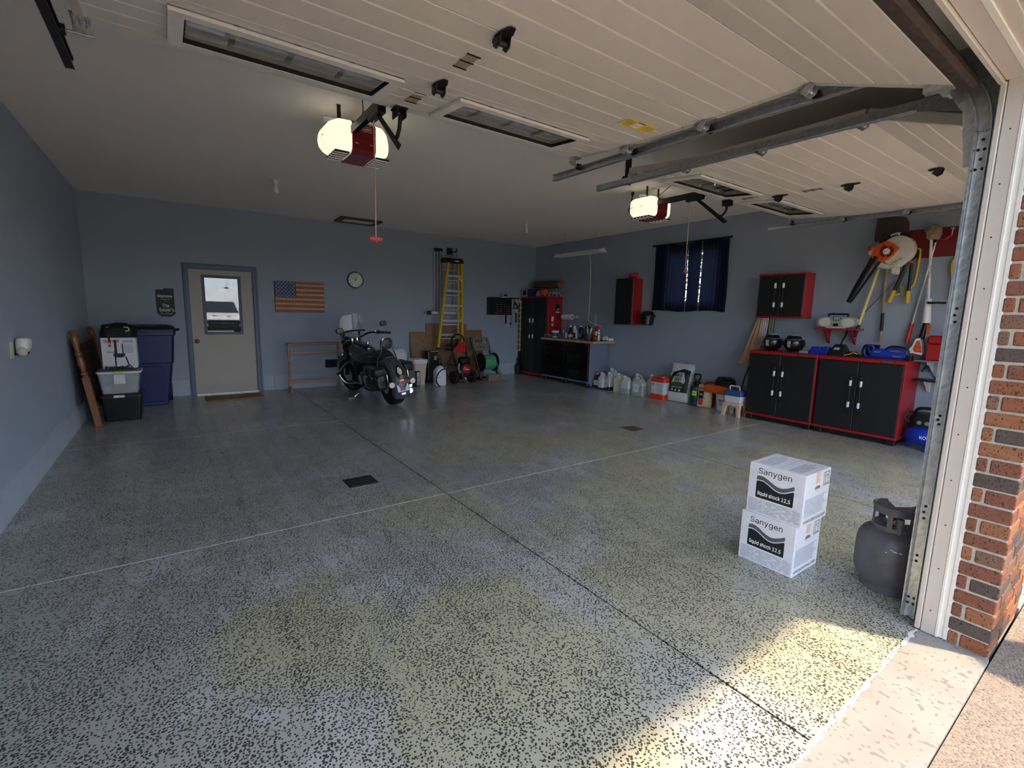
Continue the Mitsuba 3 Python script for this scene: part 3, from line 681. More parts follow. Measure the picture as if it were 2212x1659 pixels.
# stacked storage: black tote, clear tote, cables, white carton, black bag
t = Thing('storage_tote', 'black storage tote on the floor, lowest of the stack by the headboard', 'storage box')
t.part('body', rloft([(-.582, 7.79, .004, .36, .43, .03), (-.582, 7.79, .30, .41, .47, .03), (-.582, 7.79, .302, .425, .485, .03), (-.582, 7.79, .315, .425, .485, .03)]), 'tote_black', 30)
t.part('lid', rloft([(-.582, 7.79, .316, .44, .50, .035), (-.582, 7.79, .332, .44, .50, .035), (-.582, 7.79, .345, .40, .46, .035)]), 'tote_black', 30)
t.part('latch', bx(-.655, -.545, 7.528, 7.545, .305, .335, .005), 'white_plastic', False, label='white latch')
t = Thing('clear_tote', 'clear plastic tote with a lime handle standing on the black tote', 'storage box')
t.part('body', rloft([(-.59, 7.80, .348, .35, .36, .03), (-.59, 7.80, .60, .41, .42, .03)]), 'clear_plastic', 30)
t.part('rim', rloft([(-.585, 7.80, .602, .44, .45, .03), (-.585, 7.80, .622, .44, .45, .03)]), 'white_plastic', 30)
t.part('lid', rloft([(-.585, 7.80, .623, .43, .44, .03), (-.585, 7.80, .632, .40, .41, .03)]), 'clear_plastic', 30)
t.part('handle', bx(-.645, -.545, 7.568, 7.578, .606, .628, .004), 'lime_plastic', False, label='lime green handle')
t.part('paper_label', bx(-.64, -.53, 7.585, 7.589, .47, .585), 'cardboard_white', False, label='pale green paper label')
# what shows inside the clear tote
rg_ = random.Random(3)
for i in range(9):
    m = ell((0, 0, 0), (rg_.uniform(.045, .075), rg_.uniform(.05, .07), rg_.uniform(.03, .05)), 2)
    v = m.vertices; v += .012 * (meshkit.noise(v * 60, i)[:, None] - .5) * 2
    m.apply_translation((-.73 + .14 * (i % 3), 7.74 + .03 * (i % 2), .40 + .065 * (i // 3)))
    one('stored_cloth', m, ['cardboard_white', 'print_grey', 'ivory', 'navy_dark', 'handle_red', 'print_grey', 'cardboard_white', 'lens_white', 'ivory'][i], ['folded white cloth low at the left in the clear tote', 'grey cloth low in the middle of the clear tote', 'ivory cloth low at the right in the clear tote', 'dark navy cloth at mid height on the left in the clear tote', '', 'grey cloth at mid height on the right in the clear tote', 'white cloth on top at the left in the clear tote', 'cream cloth on top in the middle of the clear tote', 'ivory cloth on top at the right in the clear tote'][i] if i != 4 else 'salmon red cloth seen through the side of the clear tote', 'cloth', 'bundles inside the clear tote')
rng = np.random.default_rng(8)
pts = []
for k in range(46):
    a = k * 0.82
    pts.append((-.585 + .15 * math.cos(a) * (.75 + .3 * rng.random()), 7.74 - .06 + .07 * math.sin(a * 1.3), .645 + .022 * rng.random() + (.01 if k % 3 else .03)))
one('light_string', tube(pts, .0055, 5, 4), 'green_cable', 'tangled dark green cable heaped on the lid of the clear tote', 'cable', smooth=40)
t = Thing('carton', 'white printed carton standing on the clear tote under a black bag', 'carton')
cx0, cx1, cy, cz0, cz1 = -.735, -.405, 7.655, .655, 1.04
cf = tr(0, 0, 0)
t.part('box', bx(cx0, cx1, cy, cy + .28, cz0, cz1, .003), 'cardboard_white', False)
def cprint(nmx, ms, m, lab=None):
    t.part(nmx, ms, m, False, label=lab, kind='stuff')
F = lambda x, z: fr((x, cy - .001, z), (1, 0, 0), (0, 0, 1))
Fs = lambda x, z: F(x, z)
t.part('title', text('Bayou Classic'[:5] + ' ', .036, fr((cx0 + .03, cy - .0002, cz1 - .062), (1, 0, 0), (0, 0, 1)), .0012, .11), 'print_red', False, label='red title lettering') if False else None
t.part('title', text('Barrel', .036, fr((cx0 + .03, cy - .0002, cz1 - .058), (1, 0, 0), (0, 0, 1)), .0012, .15, True), 'print_red', False, label='red title lettering')
B2 = lambda x0, x1, z0, z1: bx(cx0 + x0, cx0 + x1, cy - .0014, cy + .001, cz0 + z0, cz0 + z1)
t.part('fine_print', [B2(.21, .31, .345, .352), B2(.21, .31, .328, .340)] + [B2(.22, .31, .20 + .018 * i, .206 + .018 * i) for i in range(6)], 'print_grey', False, kind='stuff')
t.part('picture', [prism([(.11, .16), (.13, .14), (.20, .14), (.225, .16), (.225, .19), (.11, .19)], .0015, fr((cx0, cy + .0002, cz0), (1, 0, 0), (0, 0, 1)))] + [B2(.12, .135, .02, .15), B2(.20, .212, .19, .31), B2(.125, .15, .19, .36), B2(.05, .13, .205, .212)] + [prism([(.22, .15), (.235, .15), (.265, .03), (.25, .03)], .0015, fr((cx0, cy + .0002, cz0), (1, 0, 0), (0, 0, 1)))], 'print_black', False, label='black printed picture of a fryer', kind='stuff')
t.part('side_wrap', bx(cx1 - .004, cx1 + .012, cy + .01, cy + .27, cz0 + .01, cz1 - .01, .004), 'bag_film', False)
m = rloft([(-.565, 7.80, 1.042, .34, .28, .08), (-.56, 7.80, 1.09, .36, .30, .10), (-.56, 7.80, 1.15, .35, .29, .11), (-.56, 7.80, 1.20, .30, .22, .10), (-.55, 7.80, 1.215, .16, .10, .05)], 8).subdivide().subdivide()
v = m.vertices; v += (meshkit.fbm(v * 14, 3, 2)[:, None] - .5) * .05 * np.array([1, 1, .6]); v[:, 2] = np.maximum(v[:, 2], 1.042)
t = Thing('duffel_bag', 'black bag with hanging strap lying on top of the white carton', 'bag')
t.part('body', m, 'black_matte', True)
t.part('strap', prism([(0, .0), (.02, 0), (.02, -.16), (.0, -.16)], .003, fr((-.66, 7.648, 1.08), (1, 0, 0), (0, 0, 1))), 'black_plastic', False)
t.part('clip', [bx(-.655, -.647, 7.643, 7.648, .95, .985), bx(-.655, -.648, 7.643, 7.648, .90, .935)], 'white_plastic', False, kind='stuff')
t.part('patch', bx(-.675, -.645, 7.664, 7.672, 1.163, 1.175), 'print_red', False, label='small red patch')
t.part('buckle', tube([(-.50, 7.66, 1.17), (-.46, 7.655, 1.165), (-.45, 7.66, 1.13), (-.49, 7.655, 1.12)], .006, 6), 'white_plastic', 40)

# wheeled refuse bin
t = Thing('wheeled_bin', 'dark blue wheeled refuse bin between the storage stack and the entry door', 'bin')
bcx, bcy = -.293, 8.79
t.part('body', rloft([(bcx, bcy, .05, .36, .46, .04), (bcx, bcy, .06, .38, .48, .04), (bcx + .01, bcy, .62, .50, .58, .05), (bcx + .01, bcy, .63, .53, .61, .05), (bcx + .01, bcy, 1.02, .58, .66, .05), (bcx + .01, bcy, 1.03, .62, .70, .05), (bcx + .01, bcy, 1.075, .62, .70, .05)]), 'navy_bin', 30)
t.part('foot', bx(bcx - .17, bcx + .17, bcy - .22, bcy - .12, .002, .06, .01), 'navy_bin', False)
t.part('lid', rloft([(bcx + .01, bcy, 1.077, .63, .73, .05), (bcx + .01, bcy, 1.11, .63, .73, .05), (bcx + .01, bcy, 1.15, .56, .66, .08), (bcx + .01, bcy, 1.165, .40, .5, .08)]), 'navy_dark', 30)
t.part('grab_bar', tube([(bcx + .30, bcy - .18, 1.09), (bcx + .36, bcy - .15, 1.10), (bcx + .36, bcy + .1, 1.10), (bcx + .30, bcy + .14, 1.09)], .013, 8), 'navy_dark', 40)
t.part('recess_panel', prism(rrect(.30, .36, .05), .012, fr((bcx + .0, bcy - .287, .40), (1, 0, 0), (0, -.10, 1))), 'navy_bin', False)
for s in (-1, 1):
    t.part('wheel', cyl((bcx + s * .17, bcy + .24, .13), (bcx + s * .225, bcy + .24, .13), .13, 28), 'rubber')

# slate welcome sign
t = Thing('welcome_sign', 'dark slate welcome sign with chalk white script left of the entry door', 'sign')
sp = Polygon([(-.18, 1.33), (-.13, 1.28), (-.02, 1.275), (.045, 1.31), (.05, 1.33), (.048, 1.715), (-.08, 1.715), (-.085, 1.69), (-.175, 1.695), (-.183, 1.67)])
t.part('board', prism(sp, .018, fr((0, 9.308, 0), (1, 0, 0), (0, 0, 1))), 'slate', False)
def wtext(s, h, x, z, w, m='chalk', y=9.2895, bold=True):
    return text(s, h, fr((x, y, z), (1, 0, 0), (0, 0, 1)), .0012, w, bold)
for s, h, x, z, w in (('Welcome', .042, -.165, 1.575, .19), ('to', .022, -.085, 1.505, .045), ('The', .05, -.115, 1.425, .09), ("Bauer's", .05, -.15, 1.36, .19)):
    t.part('lettering', wtext(s, h, x, z, w), 'chalk' if s != 'to' else 'print_red', False)
t.part('flourish', [tube([(-.14, 9.289, 1.335), (-.10, 9.289, 1.315), (-.06, 9.289, 1.332), (-.02, 9.289, 1.315), (.02, 9.289, 1.335)], .004, 5), tube([(-.13, 9.289, 1.555), (-.07, 9.289, 1.54), (0.0, 9.289, 1.558)], .003, 5)], 'chalk', 40, kind='stuff')

# door mat
t = Thing('door_mat', 'brown coir door mat with dark print before the entry door', 'door mat')
t.part('mat', prism(rrect(.78, .46, .01, 2), .016, tr(.745, 8.78, .001) @ rot((0, 0, 1), 3)), 'coir', False)
mm = Thing('x', None, None) if False else None
mf = tr(.745, 8.78, .0168) @ rot((0, 0, 1), 3)
t.part('oval', prism(Point(0, 0).buffer(1, 24), .001, mf @ np.diag([.15, .085, 1, 1])), 'dark_wood', False)
t.part('lettering', text('W', .09, mf @ tr(-.05, -.04, .0008), .001, .10, True), 'coir', False)
t.part('lettering', [text('FLA', .10, mf @ tr(-.30, -.05, 0), .001, .13), text('IGHT', .10, mf @ tr(.17, -.05, 0), .001, .15)], 'dark_wood', False, kind='stuff')

# wooden flag of thirteen planks
t = Thing('wooden_flag', 'wooden plank flag with stars and stripes on the back wall', 'wall art')
t.part('backing', bx(1.492, 2.318, 9.298, 9.31, 1.386, 1.921), 'print_black', False)
z = 1.921
for i in range(13):
    hgt = .0365 if i % 2 == 0 else .0465
    hgt *= .535 / (.0365 * 7 + .0465 * 6)
    x0 = 1.492 if i >= 7 else 1.492 + .345
    t.part('plank', bx(x0, 2.318, 9.274, 9.299, z - hgt + .001, z - .001, .003), 'cedar_tan' if i % 2 else 'cedar_red', False)
    z -= hgt
    if i == 6: zu = z
for k in range(4):
    a = 1.921 - (1.921 - zu) * k / 4; b_ = 1.921 - (1.921 - zu) * (k + 1) / 4
    u = t.part('union_plank', bx(1.492, 1.835, 9.272, 9.299, b_ + .001, a - .001, .003), 'flag_blue', False)
stars = []
for r in range(9):
    for c in range(6 if r % 2 == 0 else 5):
        q = [(.009 * (1 if k % 2 == 0 else .45) * math.sin(k * math.pi / 5), .012 * (1 if k % 2 == 0 else .45) * math.cos(k * math.pi / 5)) for k in range(10)]
        stars.append(prism(q, .002, fr((1.492 + (.03 + c * .057 + (0 if r % 2 == 0 else .028)), 9.2725, 1.903 - r * (1.921 - zu) * .112), (1, 0, 0), (0, 0, 1))))
t.part('star', stars, 'white_plastic', False, kind='stuff')

# wall clock
t = Thing('wall_clock', 'round white wall clock with black rim on the back wall', 'clock')
ck = fr((2.904, 9.31, 2.012), (1, 0, 0), (0, 0, 1))
rim = lathe([(0, 0), (.152, 0), (.156, .02), (.150, .036), (.138, .036), (.135, .026), (0, .026)], 48); rim.apply_transform(ck)
t.part('rim', rim, 'black_plastic')
fc = cyl((0, 0, .0262), (0, 0, .028), .1345, 48); fc.apply_transform(ck)
face = t.part('face', fc, 'clock_face', False)
nums = []
for k in range(12):
    a = math.radians(90 - 30 * (k + 1)); s = str(k + 1)
    nums.append(text(s, .022, ck @ tr(.110 * math.cos(a) - .008 * len(s), .110 * math.sin(a) - .011, .028), .0008, None, True))
t.part('numeral', nums, 'print_black', False, of=face, kind='stuff')
def hand(deg, L, w, zz):
    return prism([(-w, -.02), (w, -.02), (w * .6, L), (-w * .6, L)], .002, ck @ tr(0, 0, zz) @ rot((0, 0, 1), -deg))
t.part('hour_hand', hand(25, .075, .006, .03), 'print_black', False, of=face)
t.part('minute_hand', hand(298, .10, .003, .032), 'print_black', False, of=face)
t.part('hub', cyl(tuple((ck @ np.array([0, 0, .03, 1]))[:3]), tuple((ck @ np.array([0, 0, .037, 1]))[:3]), .009, 12), 'print_black', False, of=face)

# outlet behind the motorcycle, wall vent
t = Thing('wall_outlet', 'ivory wall outlet with a black cord behind the motorcycle windshield', 'outlet')
t.part('cover_plate', bx(2.575, 2.645, 9.30, 9.31, 1.06, 1.175, .003), 'ivory', False)
t.part('plug', bx(2.60, 2.64, 9.27, 9.30, 1.07, 1.11, .005), 'black_plastic', False)
t.part('cord', tube([(2.62, 9.28, 1.07), (2.62, 9.29, .9), (2.68, 9.29, .6), (2.75, 9.29, .3), (2.80, 9.25, .02)], .006, 6), 'black_plastic', 40)
t = Thing('wall_vent', 'dark louvered vent low on the back wall behind the wooden rack', 'vent')
t.part('frame', prism(sbox(2.30, .356, 2.635, .508).difference(sbox(2.312, .368, 2.623, .496)), .012, fr((0, 9.309, 0), (1, 0, 0), (0, 0, 1))), 'black_plastic', False)
t.part('backing', bx(2.31, 2.625, 9.306, 9.3095, .366, .498), 'black_plastic', False)
for i in range(9):
    t.part('louver', prism([(0, 0), (.010, .007), (.009, .009), (-.001, .002)], .311, fr((2.312, 9.298, .372 + i * .0142), (0, 1, 0), (0, 0, 1))), 'black_plastic', False)

# quilt rack
t = Thing('quilt_rack', 'oak quilt rack with three rails standing against the back wall', 'quilt rack')
for x in (1.615, 2.455):
    leg = [lathe([(.016, .10), (.026, .12), (.026, .16), (.016, .17), (.014, .2), (.021, .28), (.024, .36), (.016, .47), (.013, .52), (.021, .53), (.021, .55), (.015, .56), (.022, .60), (.026, .68), (.024, .74), (.026, .76)], 16, (x, 8.98, 0)), bx(x - .02, x + .02, 8.955, 9.005, .74, .845, .006), bx(x - .022, x + .022, 8.955, 9.005, .05, .18, .005)]
    t.part('side_post', leg, 'oak_orange', 30)
    foot = prism([(-.17, 0), (-.13, 0), (-.09, .035), (.09, .035), (.13, 0), (.17, 0), (.16, .03), (.05, .10), (-.05, .10), (-.16, .03)], .028, fr((x - .014, 8.98, .001), (0, 1, 0), (0, 0, 1)))
    t.part('foot', foot, 'oak_orange', False)
    t.part('top_block', prism([(-.10, 0), (.10, 0), (.10, .03), (.05, .045), (-.05, .045), (-.10, .03)], .03, fr((x - .015, 8.98, .815), (0, 1, 0), (0, 0, 1))), 'oak_orange', False)
for y, z in ((8.90, .838), (9.06, .838)):
    t.part('rail', cyl((1.61, y, z), (2.46, y, z), .014, 12), 'oak_orange')
for z, h in ((.68, .045), (.168, .05)):
    t.part('rail', bx(1.62, 2.45, 8.97, 8.99, z - h / 2, z + h / 2, .004), 'oak_orange', False)

# three hardboard sheets leaning on the back wall
def sheet(x0, x1, h, y, label):
    a = math.asin(min(.9, (9.292 - y) / h)) * .95
    m = bx(x0, x1, -.006, .006, 0, h); m.apply_transform(rot((1, 0, 0), -math.degrees(a))); m.apply_transform(tr(0, y, .004))
    one('board', m, 'hardboard', label, 'board', 'brown hardboard sheets', False)
sheet(3.995, 5.02, 1.03, 9.12, 'wide brown board leaning at the front left, partly behind the black tower')
sheet(4.36, 5.345, 1.19, 9.225, 'tallest brown board leaning behind the yellow stepladder')
sheet(5.05, 5.74, 1.06, 9.155, 'brown board leaning on the right behind the pressure washer')

# aluminium folding ladder hung on wall brackets
t = Thing('folding_ladder', 'folded aluminium ladder hanging behind the yellow stepladder', 'ladder')
for i, (x, y) in enumerate(((4.545, 9.27), (4.59, 9.23), (4.64, 9.19), (4.685, 9.15))):
    t.part('rail', bx(x - .011, x + .011, y - .03, y + .03, 1.40, 2.74 - .02 * i, .003), 'aluminium', False)
for i, (x, y) in enumerate(((5.04, 9.16), (4.99, 9.23))):
    t.part('rail', bx(x - .012, x + .012, y - .03, y + .03, 1.39, 2.69, .003), 'aluminium', False)
for i in range(5):
    t.part('rung', bx(4.69, 5.03, 9.14, 9.18, 1.52 + .26 * i, 1.55 + .26 * i, .004), 'aluminium', False)
t.part('hinge_lock', [cyl((4.53, 9.22, 2.72), (4.70, 9.22, 2.72), .035, 14)], 'steel_dark')
t.part('stabilizer_bar', bx(4.39, 5.12, 9.10, 9.14, 1.40, 1.455, .004), 'aluminium', False)
for x in (4.36, 5.12):
    t.part('rubber_foot', bc(x, 9.12, 1.425, .07, .07, .08, .008), 'black_plastic', False)
t = Thing('ladder_hook', 'black wall hook holding the ladders near the ceiling', 'hook')
t.part('plate', bx(4.86, 4.99, 9.296, 9.31, 2.66, 2.80, .003), 'steel_dark', False)
t.part('arm', tube([(4.93, 9.30, 2.72), (4.93, 9.15, 2.70), (4.93, 9.02, 2.70), (4.93, 9.0, 2.76)], .012, 8), 'black_plastic', 40)

# yellow fibreglass stepladder, folded, hanging in front of it
t = Thing('stepladder', 'yellow fibreglass stepladder with black top hanging folded on the back wall', 'ladder')
yl = 8.98
def rail2(x0, z0, x1, z1, y, d=.055, w=.022):
    q = prism([(x0 - w, z0), (x0 + w, z0), (x1 + w, z1), (x1 - w, z1)], d, fr((0, y + d, 0), (1, 0, 0), (0, 0, 1)))
    return q
L0, L1 = (4.487, .70), (4.725, 2.47)
R0, R1 = (5.055, .76), (5.035, 2.49)
R0 = (5.06, .70)
t.part('rail', rail2(*L0, *L1, yl - .03), 'yellow_fiberglass', False); t.part('rail', rail2(*R0, *R1, yl - .03), 'yellow_fiberglass', False)
t.part('rear_rail', rail2(4.53, .72, 4.745, 2.46, yl + .06, .03, .016), 'yellow_fiberglass', False); t.part('rear_rail', rail2(5.0, .72, 5.0, 2.46, yl + .06, .03, .016), 'yellow_fiberglass', False)
for z in (.975, 1.27, 1.58, 1.885, 2.19):
    f = (z - .70) / 1.77
    xa, xb = L0[0] + (L1[0] - L0[0]) * f + .02, R0[0] + (R1[0] - R0[0]) * f - .02
    t.part('step', bx(xa, xb, yl - .04, yl + .05, z - .028, z + .022, .004), 'aluminium', False)
    t.part('rear_brace', bx(xa + .02, xb - .02, yl + .07, yl + .085, z - .10, z - .075), 'aluminium', False)
for xa, xb in ((4.535, 4.70), (5.04, 4.90)):
    t.part('knee_brace', tube([(xa, yl - .02, .80), (xb, yl - .02, .95)], .008, 6, 0), 'aluminium', False)
t.part('top_cap', rloft([(4.825, yl + .01, 2.455, .47, .17, .03), (4.825, yl + .01, 2.50, .47, .17, .03), (4.825, yl + .01, 2.545, .43, .15, .03)]), 'black_plastic', 30, label='black plastic top cap')
t.part('sticker', bx(4.84, 4.93, yl - .078, yl - .074, 2.475, 2.50), 'sticker_yellow', False)
t.part('foot', [bc(4.487, yl, .69, .055, .07, .04, .005)], 'rubber', False); t.part('foot', [bc(5.06, yl, .69, .055, .07, .04, .005)], 'rubber', False)
t.part('spreader', tube([(5.02, yl - .02, 2.16), (5.035, yl - .03, 2.08), (5.0, yl - .03, 2.12), (4.95, yl - .03, 2.17)], .007, 6), 'aluminium', 40)

# ---------------------------------------------------------------- motorcycle (built along +y from its rear contact point, then leaned on its stand)
mat('bike_grey', (74, 75, 78), 0.3, coat=0.4)
mat('bike_black', (14, 14, 16), 0.25, coat=0.5)
mat('leather', mikit.proc(lambda p, n, uv: mix((.010, .010, .012), (.022, .022, .025), fbm(p.x * 60, p.y * 60, p.z * 60, 2))), 0.38, spec=0.5)
mat('tire', (20, 20, 21), 0.75)
mat('mirror_glass', (205, 208, 196), 0.04, metal=1.0)
mat('lens_amber', (226, 214, 186), 0.12, coat=0.6)
mat('lens_red', (200, 40, 44), 0.2, coat=0.5)
mat('plate_blue', (186, 218, 240), 0.4)
scene['clear_shield'] = {'type': 'thindielectric', 'int_ior': 1.49}
def ylo(secs, n=6, smooth=None):
    """Loft along y of rounded rectangles: (y, cx, cz, w, h, r)."""
    return loft([np.c_[rrect(w, h, min(r, w * .49, h * .49), n)[:, 0] + cx, np.full(4 * n, y), rrect(w, h, min(r, w * .49, h * .49), n)[:, 1] + cz] for y, cx, cz, w, h, r in secs])
BX = tr(2.755, 7.0, 0.0) @ rot((0, 0, 1), 2.0) @ rot((0, 1, 0), -8.5)
b = Thing('motorcycle', 'dark grey cruiser motorcycle with windshield and saddlebags leaning on its stand', 'motorcycle', xf=BX)
def wheel(y, R, w, side='rear', steer=None):
    X = np.eye(4) if steer is None else steer
    def pt(nmx, m, mt, sm=30, of=None, lab=None):
        m = m.copy(); m.apply_transform(X); return b.part(nmx, m, mt, sm, of=of, label=lab)
    pr = [(R - .085, -w * .42), (R - .05, -w * .5), (R - .018, -w * .46), (R - .004, -w * .28), (R, 0), (R - .004, w * .28), (R - .018, w * .46), (R - .05, w * .5), (R - .085, w * .42)]
    q = lathe(pr, 44); q.apply_transform(tr(0, y, R + .004) @ rot((0, 1, 0), 90))
    wk = pt('wheel', q, 'tire', 40, lab='black tyre')
    gr = lathe([(R - .09, -w * .40), (R - .075, -w * .44), (R - .095, -w * .2), (R - .10, 0), (R - .095, w * .2), (R - .075, w * .44), (R - .09, w * .40)], 40); gr.apply_transform(tr(0, y, R + .004) @ rot((0, 1, 0), 90))
    pt('rim', gr, 'chrome', 40, wk)
    for k in range(7):
        a = 2 * math.pi * k / 7
        pt('spoke', cyl((0, y + .04 * math.cos(a), R + .04 * math.sin(a)), (0, y + (R - .09) * math.cos(a), R + (R - .09) * math.sin(a)), .016, 8), 'bike_black', 30, wk)
    pt('hub', cyl((-w * .55, y, R), (w * .55, y, R), .05, 20), 'chrome', 30, wk)
    pt('brake_disc', cyl((-w * .62, y, R), (-w * .58, y, R), .13, 30), 'steel_bright', 30, wk)
wheel(0, .33, .185)
ST = tr(0, 1.42, .5) @ rot((0, 0, 1), 14) @ tr(0, -1.42, -.5)
wheel(1.65, .325, .135, 'front', ST)
def fender(y, R, w, a0, a1, zc):
    rings = []
    for a in np.radians(np.linspace(a0, a1, 16)):
        c, s = math.cos(a), math.sin(a)
        prof = [(-w / 2, R - .10), (-w / 2, R), (-w * .38, R + .03), (-w * .15, R + .045), (w * .15, R + .045), (w * .38, R + .03), (w / 2, R), (w / 2, R - .10), (w / 2 - .012, R - .10), (w / 2 - .014, R - .01), (w * .3, R + .015), (0, R + .022), (-w * .3, R + .015), (-w / 2 + .014, R - .01), (-w / 2 + .012, R - .10)]
        rings.append([(u, y + v * c, zc + v * s) for u, v in prof])
    return loft(rings)
fd = b.part('rear_fender', fender(0, .375, .24, 62, 205, .335), 'bike_grey', 40, label='dark grey rear fender')
fm = fender(1.65, .365, .17, 40, 150, .33); fm.apply_transform(ST)
b.part('front_fender', fm, 'bike_grey', 40)
# rear fender trim: chrome stripes, teardrop tail lamp
def on_fender(a, R=.425): return (-.0, R * math.cos(math.radians(a)), .335 + R * math.sin(math.radians(a)))
for s in (-1, 1):
    b.part('trim_strip', tube([(s * .085, on_fender(a)[1], on_fender(a)[2] - .004) for a in (95, 120, 145, 165)], .006, 6), 'chrome', 40, of=fd)
o = np.array(on_fender(148)); tang = np.array([0, -math.sin(math.radians(148)), math.cos(math.radians(148))]); 
lf = fr(o, (1, 0, 0), -np.cross([1, 0, 0], [0, math.cos(math.radians(148)), math.sin(math.radians(148))]))
tear = [(.045 * math.cos(a) * (1 - .35 * (math.sin(a) > 0) * math.sin(a)), .085 * math.sin(a)) for a in np.linspace(0, 2 * math.pi, 24, endpoint=False)]
tl = prism([(x * 1.25, y * 1.18) for x, y in tear], .02, lf @ tr(0, 0, -.008)); b.part('tail_lamp', tl, 'bike_black', 30)
b.part('lamp_lens', prism([(x * .8, y * .75) for x, y in tear], .012, lf @ tr(0, 0.01, .010)), 'lens_amber', 30)
b.part('lamp_visor', prism([(x * .9, y * .3 ) for x, y in tear], .018, lf @ tr(0, -.085, .008)), 'chrome', 30)
# turn signals, plate bracket, number plate
for s in (-1, 1):
    c = (s * .165, -.375, .40)
    sgn = b.part('turn_signal', [ell(c, (.045, .05, .045), 3), cyl((s * .05, -.36, .40), (s * .15, -.365, .40), .012, 10), cyl((s * .105, -.362, .40), (s * .13, -.364, .40), .024, 12)], 'chrome', 40)
    b.part('lens', cyl((c[0], c[1] - .05, c[2]), (c[0], c[1] - .022, c[2]), .041, 24), 'lens_amber', 30, of=sgn)
b.part('plate_bracket', [bx(-.06, .06, -.40, -.36, .36, .46, .01), prism([(-.12, 0), (.12, 0), (.09, .06), (-.09, .06)], .02, fr((0, -.385, .38), (1, 0, 0), (0, 0, 1)))], 'bike_black', False)
b.part('plate_lamp', bx(-.035, .035, -.42, -.398, .425, .455, .006), 'white_plastic', False)
b.part('brake_lamp', bx(-.062, .062, -.425, -.40, .385, .42, .006), 'lens_red', False, label='red brake lamp')
pf = fr((-.09, -.422, .272), (1, 0, 0), (0, .15, 1))
pl = b.part('number_plate', prism(rrect(.18, .105, .01, 3) + [.09, .0525], .003, pf), 'plate_blue', False, label='pale blue and pink number plate')
b.part('plate_print', [prism(sbox(.055 + .022 * i, .06, .07 + .022 * i, .085), .001, pf @ tr(0, 0, .003)) for i in range(4)], 'flag_blue', False, of=pl, kind='stuff')
b.part('plate_band', prism(sbox(.04, .012, .13, .045), .001, pf @ tr(0, 0, .003)), 'handle_red', False, of=pl, label='pinkish band')
b.part('fender_tip', prism([(-.04, 0), (.04, 0), (.03, -.045), (-.03, -.045)], .01, fr((0, -.40, .265), (1, 0, 0), (0, 0, 1))), 'chrome', False)
# frame, engine, exhaust
b.part('frame', [tube([(0, 1.42, .80), (0, 1.2, .74), (0, .75, .62), (0, .35, .58)], .022, 8)] + [tube([(s * .06, 1.40, .70), (s * .11, 1.22, .30), (s * .12, .9, .17), (s * .12, .45, .19), (s * .11, .1, .33), (s * .11, .32, .60)], .018, 8) for s in (-1, 1)], 'bike_black', 40)
en = b.part('engine', [ylo([(.50, 0, .34, .22, .22, .08), (.58, 0, .34, .30, .32, .1), (.95, 0, .33, .30, .32, .1), (1.03, 0, .33, .22, .22, .08)])], 'bike_black', 30)
for yy, dy in ((.68, -.10), (.88, .10)):
    fins = [cyl((0, yy + dy * k * .16, .46 + k * .026), (0, yy + dy * k * .16, .472 + k * .026), .105 if k % 2 == 0 else .085, 22) for k in range(8)]
    b.part('cylinder', fins, 'steel_dark', 30, of=en)
    b.part('rocker_cover', ell((0, yy + dy * 1.35, .67), (.085, .09, .05)), 'chrome', True, of=en)
b.part('air_filter', cyl((.13, .78, .56), (.20, .78, .56), .085, 24), 'chrome', 30, of=en)
b.part('side_cover', [cyl((s * .15, .62, .34), (s * .185, .62, .34), .09, 24) for s in (-1,)] + [cyl((-.15, .88, .33), (-.18, .88, .33), .075, 24)], 'chrome', 30, of=en, kind='stuff')
for k in (0, 1):
    b.part('exhaust_pipe', tube([(.07, .72 + .2 * k, .55), (.15, .80 + .2 * k, .40), (.20, .75 + .1 * k, .22 + .09 * k), (.21, .4, .18 + .09 * k), (.215, -.18, .20 + .09 * k)], [.022, .024, .03, .042, .042], 12), 'chrome', 40)
b.part('belt_guard', tube([(-.13, .55, .34), (-.135, .28, .33), (-.135, 0, .33)], [.05, .03, .06], 10), 'bike_black', 40)
# tank, console, seats
def tank(m0):
    return ylo([(.70, 0, .68, .12, .12, .05), (.76, 0, .70, .26, .22, .09), (.90, 0, .715, .35, .28, .12), (1.10, 0, .74, .385, .30, .14), (1.26, 0, .765, .34, .27, .12), (1.36, 0, .78, .22, .19, .09), (1.40, 0, .785, .10, .1, .04)], 8)
tk = b.part('fuel_tank', tank(0), 'bike_grey', 50, label='dark grey fuel tank')
cs = b.part('console', ylo([(.74, 0, .80, .05, .05, .02), (.85, 0, .845, .09, .06, .025), (1.05, 0, .885, .13, .06, .025), (1.25, 0, .905, .13, .06, .025), (1.34, 0, .89, .06, .05, .02)]), 'bike_black', 40)
b.part('gauge', cyl((0, 1.15, .905), (0, 1.142, .924), .05, 26), 'chrome', 30, of=cs); b.part('gauge_face', cyl((0, 1.142, .923), (0, 1.1415, .926), .043, 26), 'black_gloss', 30, of=cs)
b.part('console_tip', bx(-.025, .025, .74, .79, .825, .838, .004), 'chrome', False, of=cs)
b.part('fuel_cap', cyl((.13, 1.12, .865), (.14, 1.12, .895), .03, 18), 'chrome', 30, of=tk)
b.part('tank_badge', [prism([(0, 0), (.12, 0), (.10, .03), (.02, .03)], .004, fr((-.194, 1.16, .73), (0, -1, 0), (0, 0, 1)))], 'chrome', False, of=tk)
b.part('seat', ylo([(.22, 0, .665, .22, .06, .03), (.28, 0, .69, .34, .13, .06), (.45, 0, .68, .36, .14, .06), (.62, 0, .68, .27, .13, .06), (.74, 0, .70, .18, .11, .05)]), 'leather', 50, label='black leather rider seat')
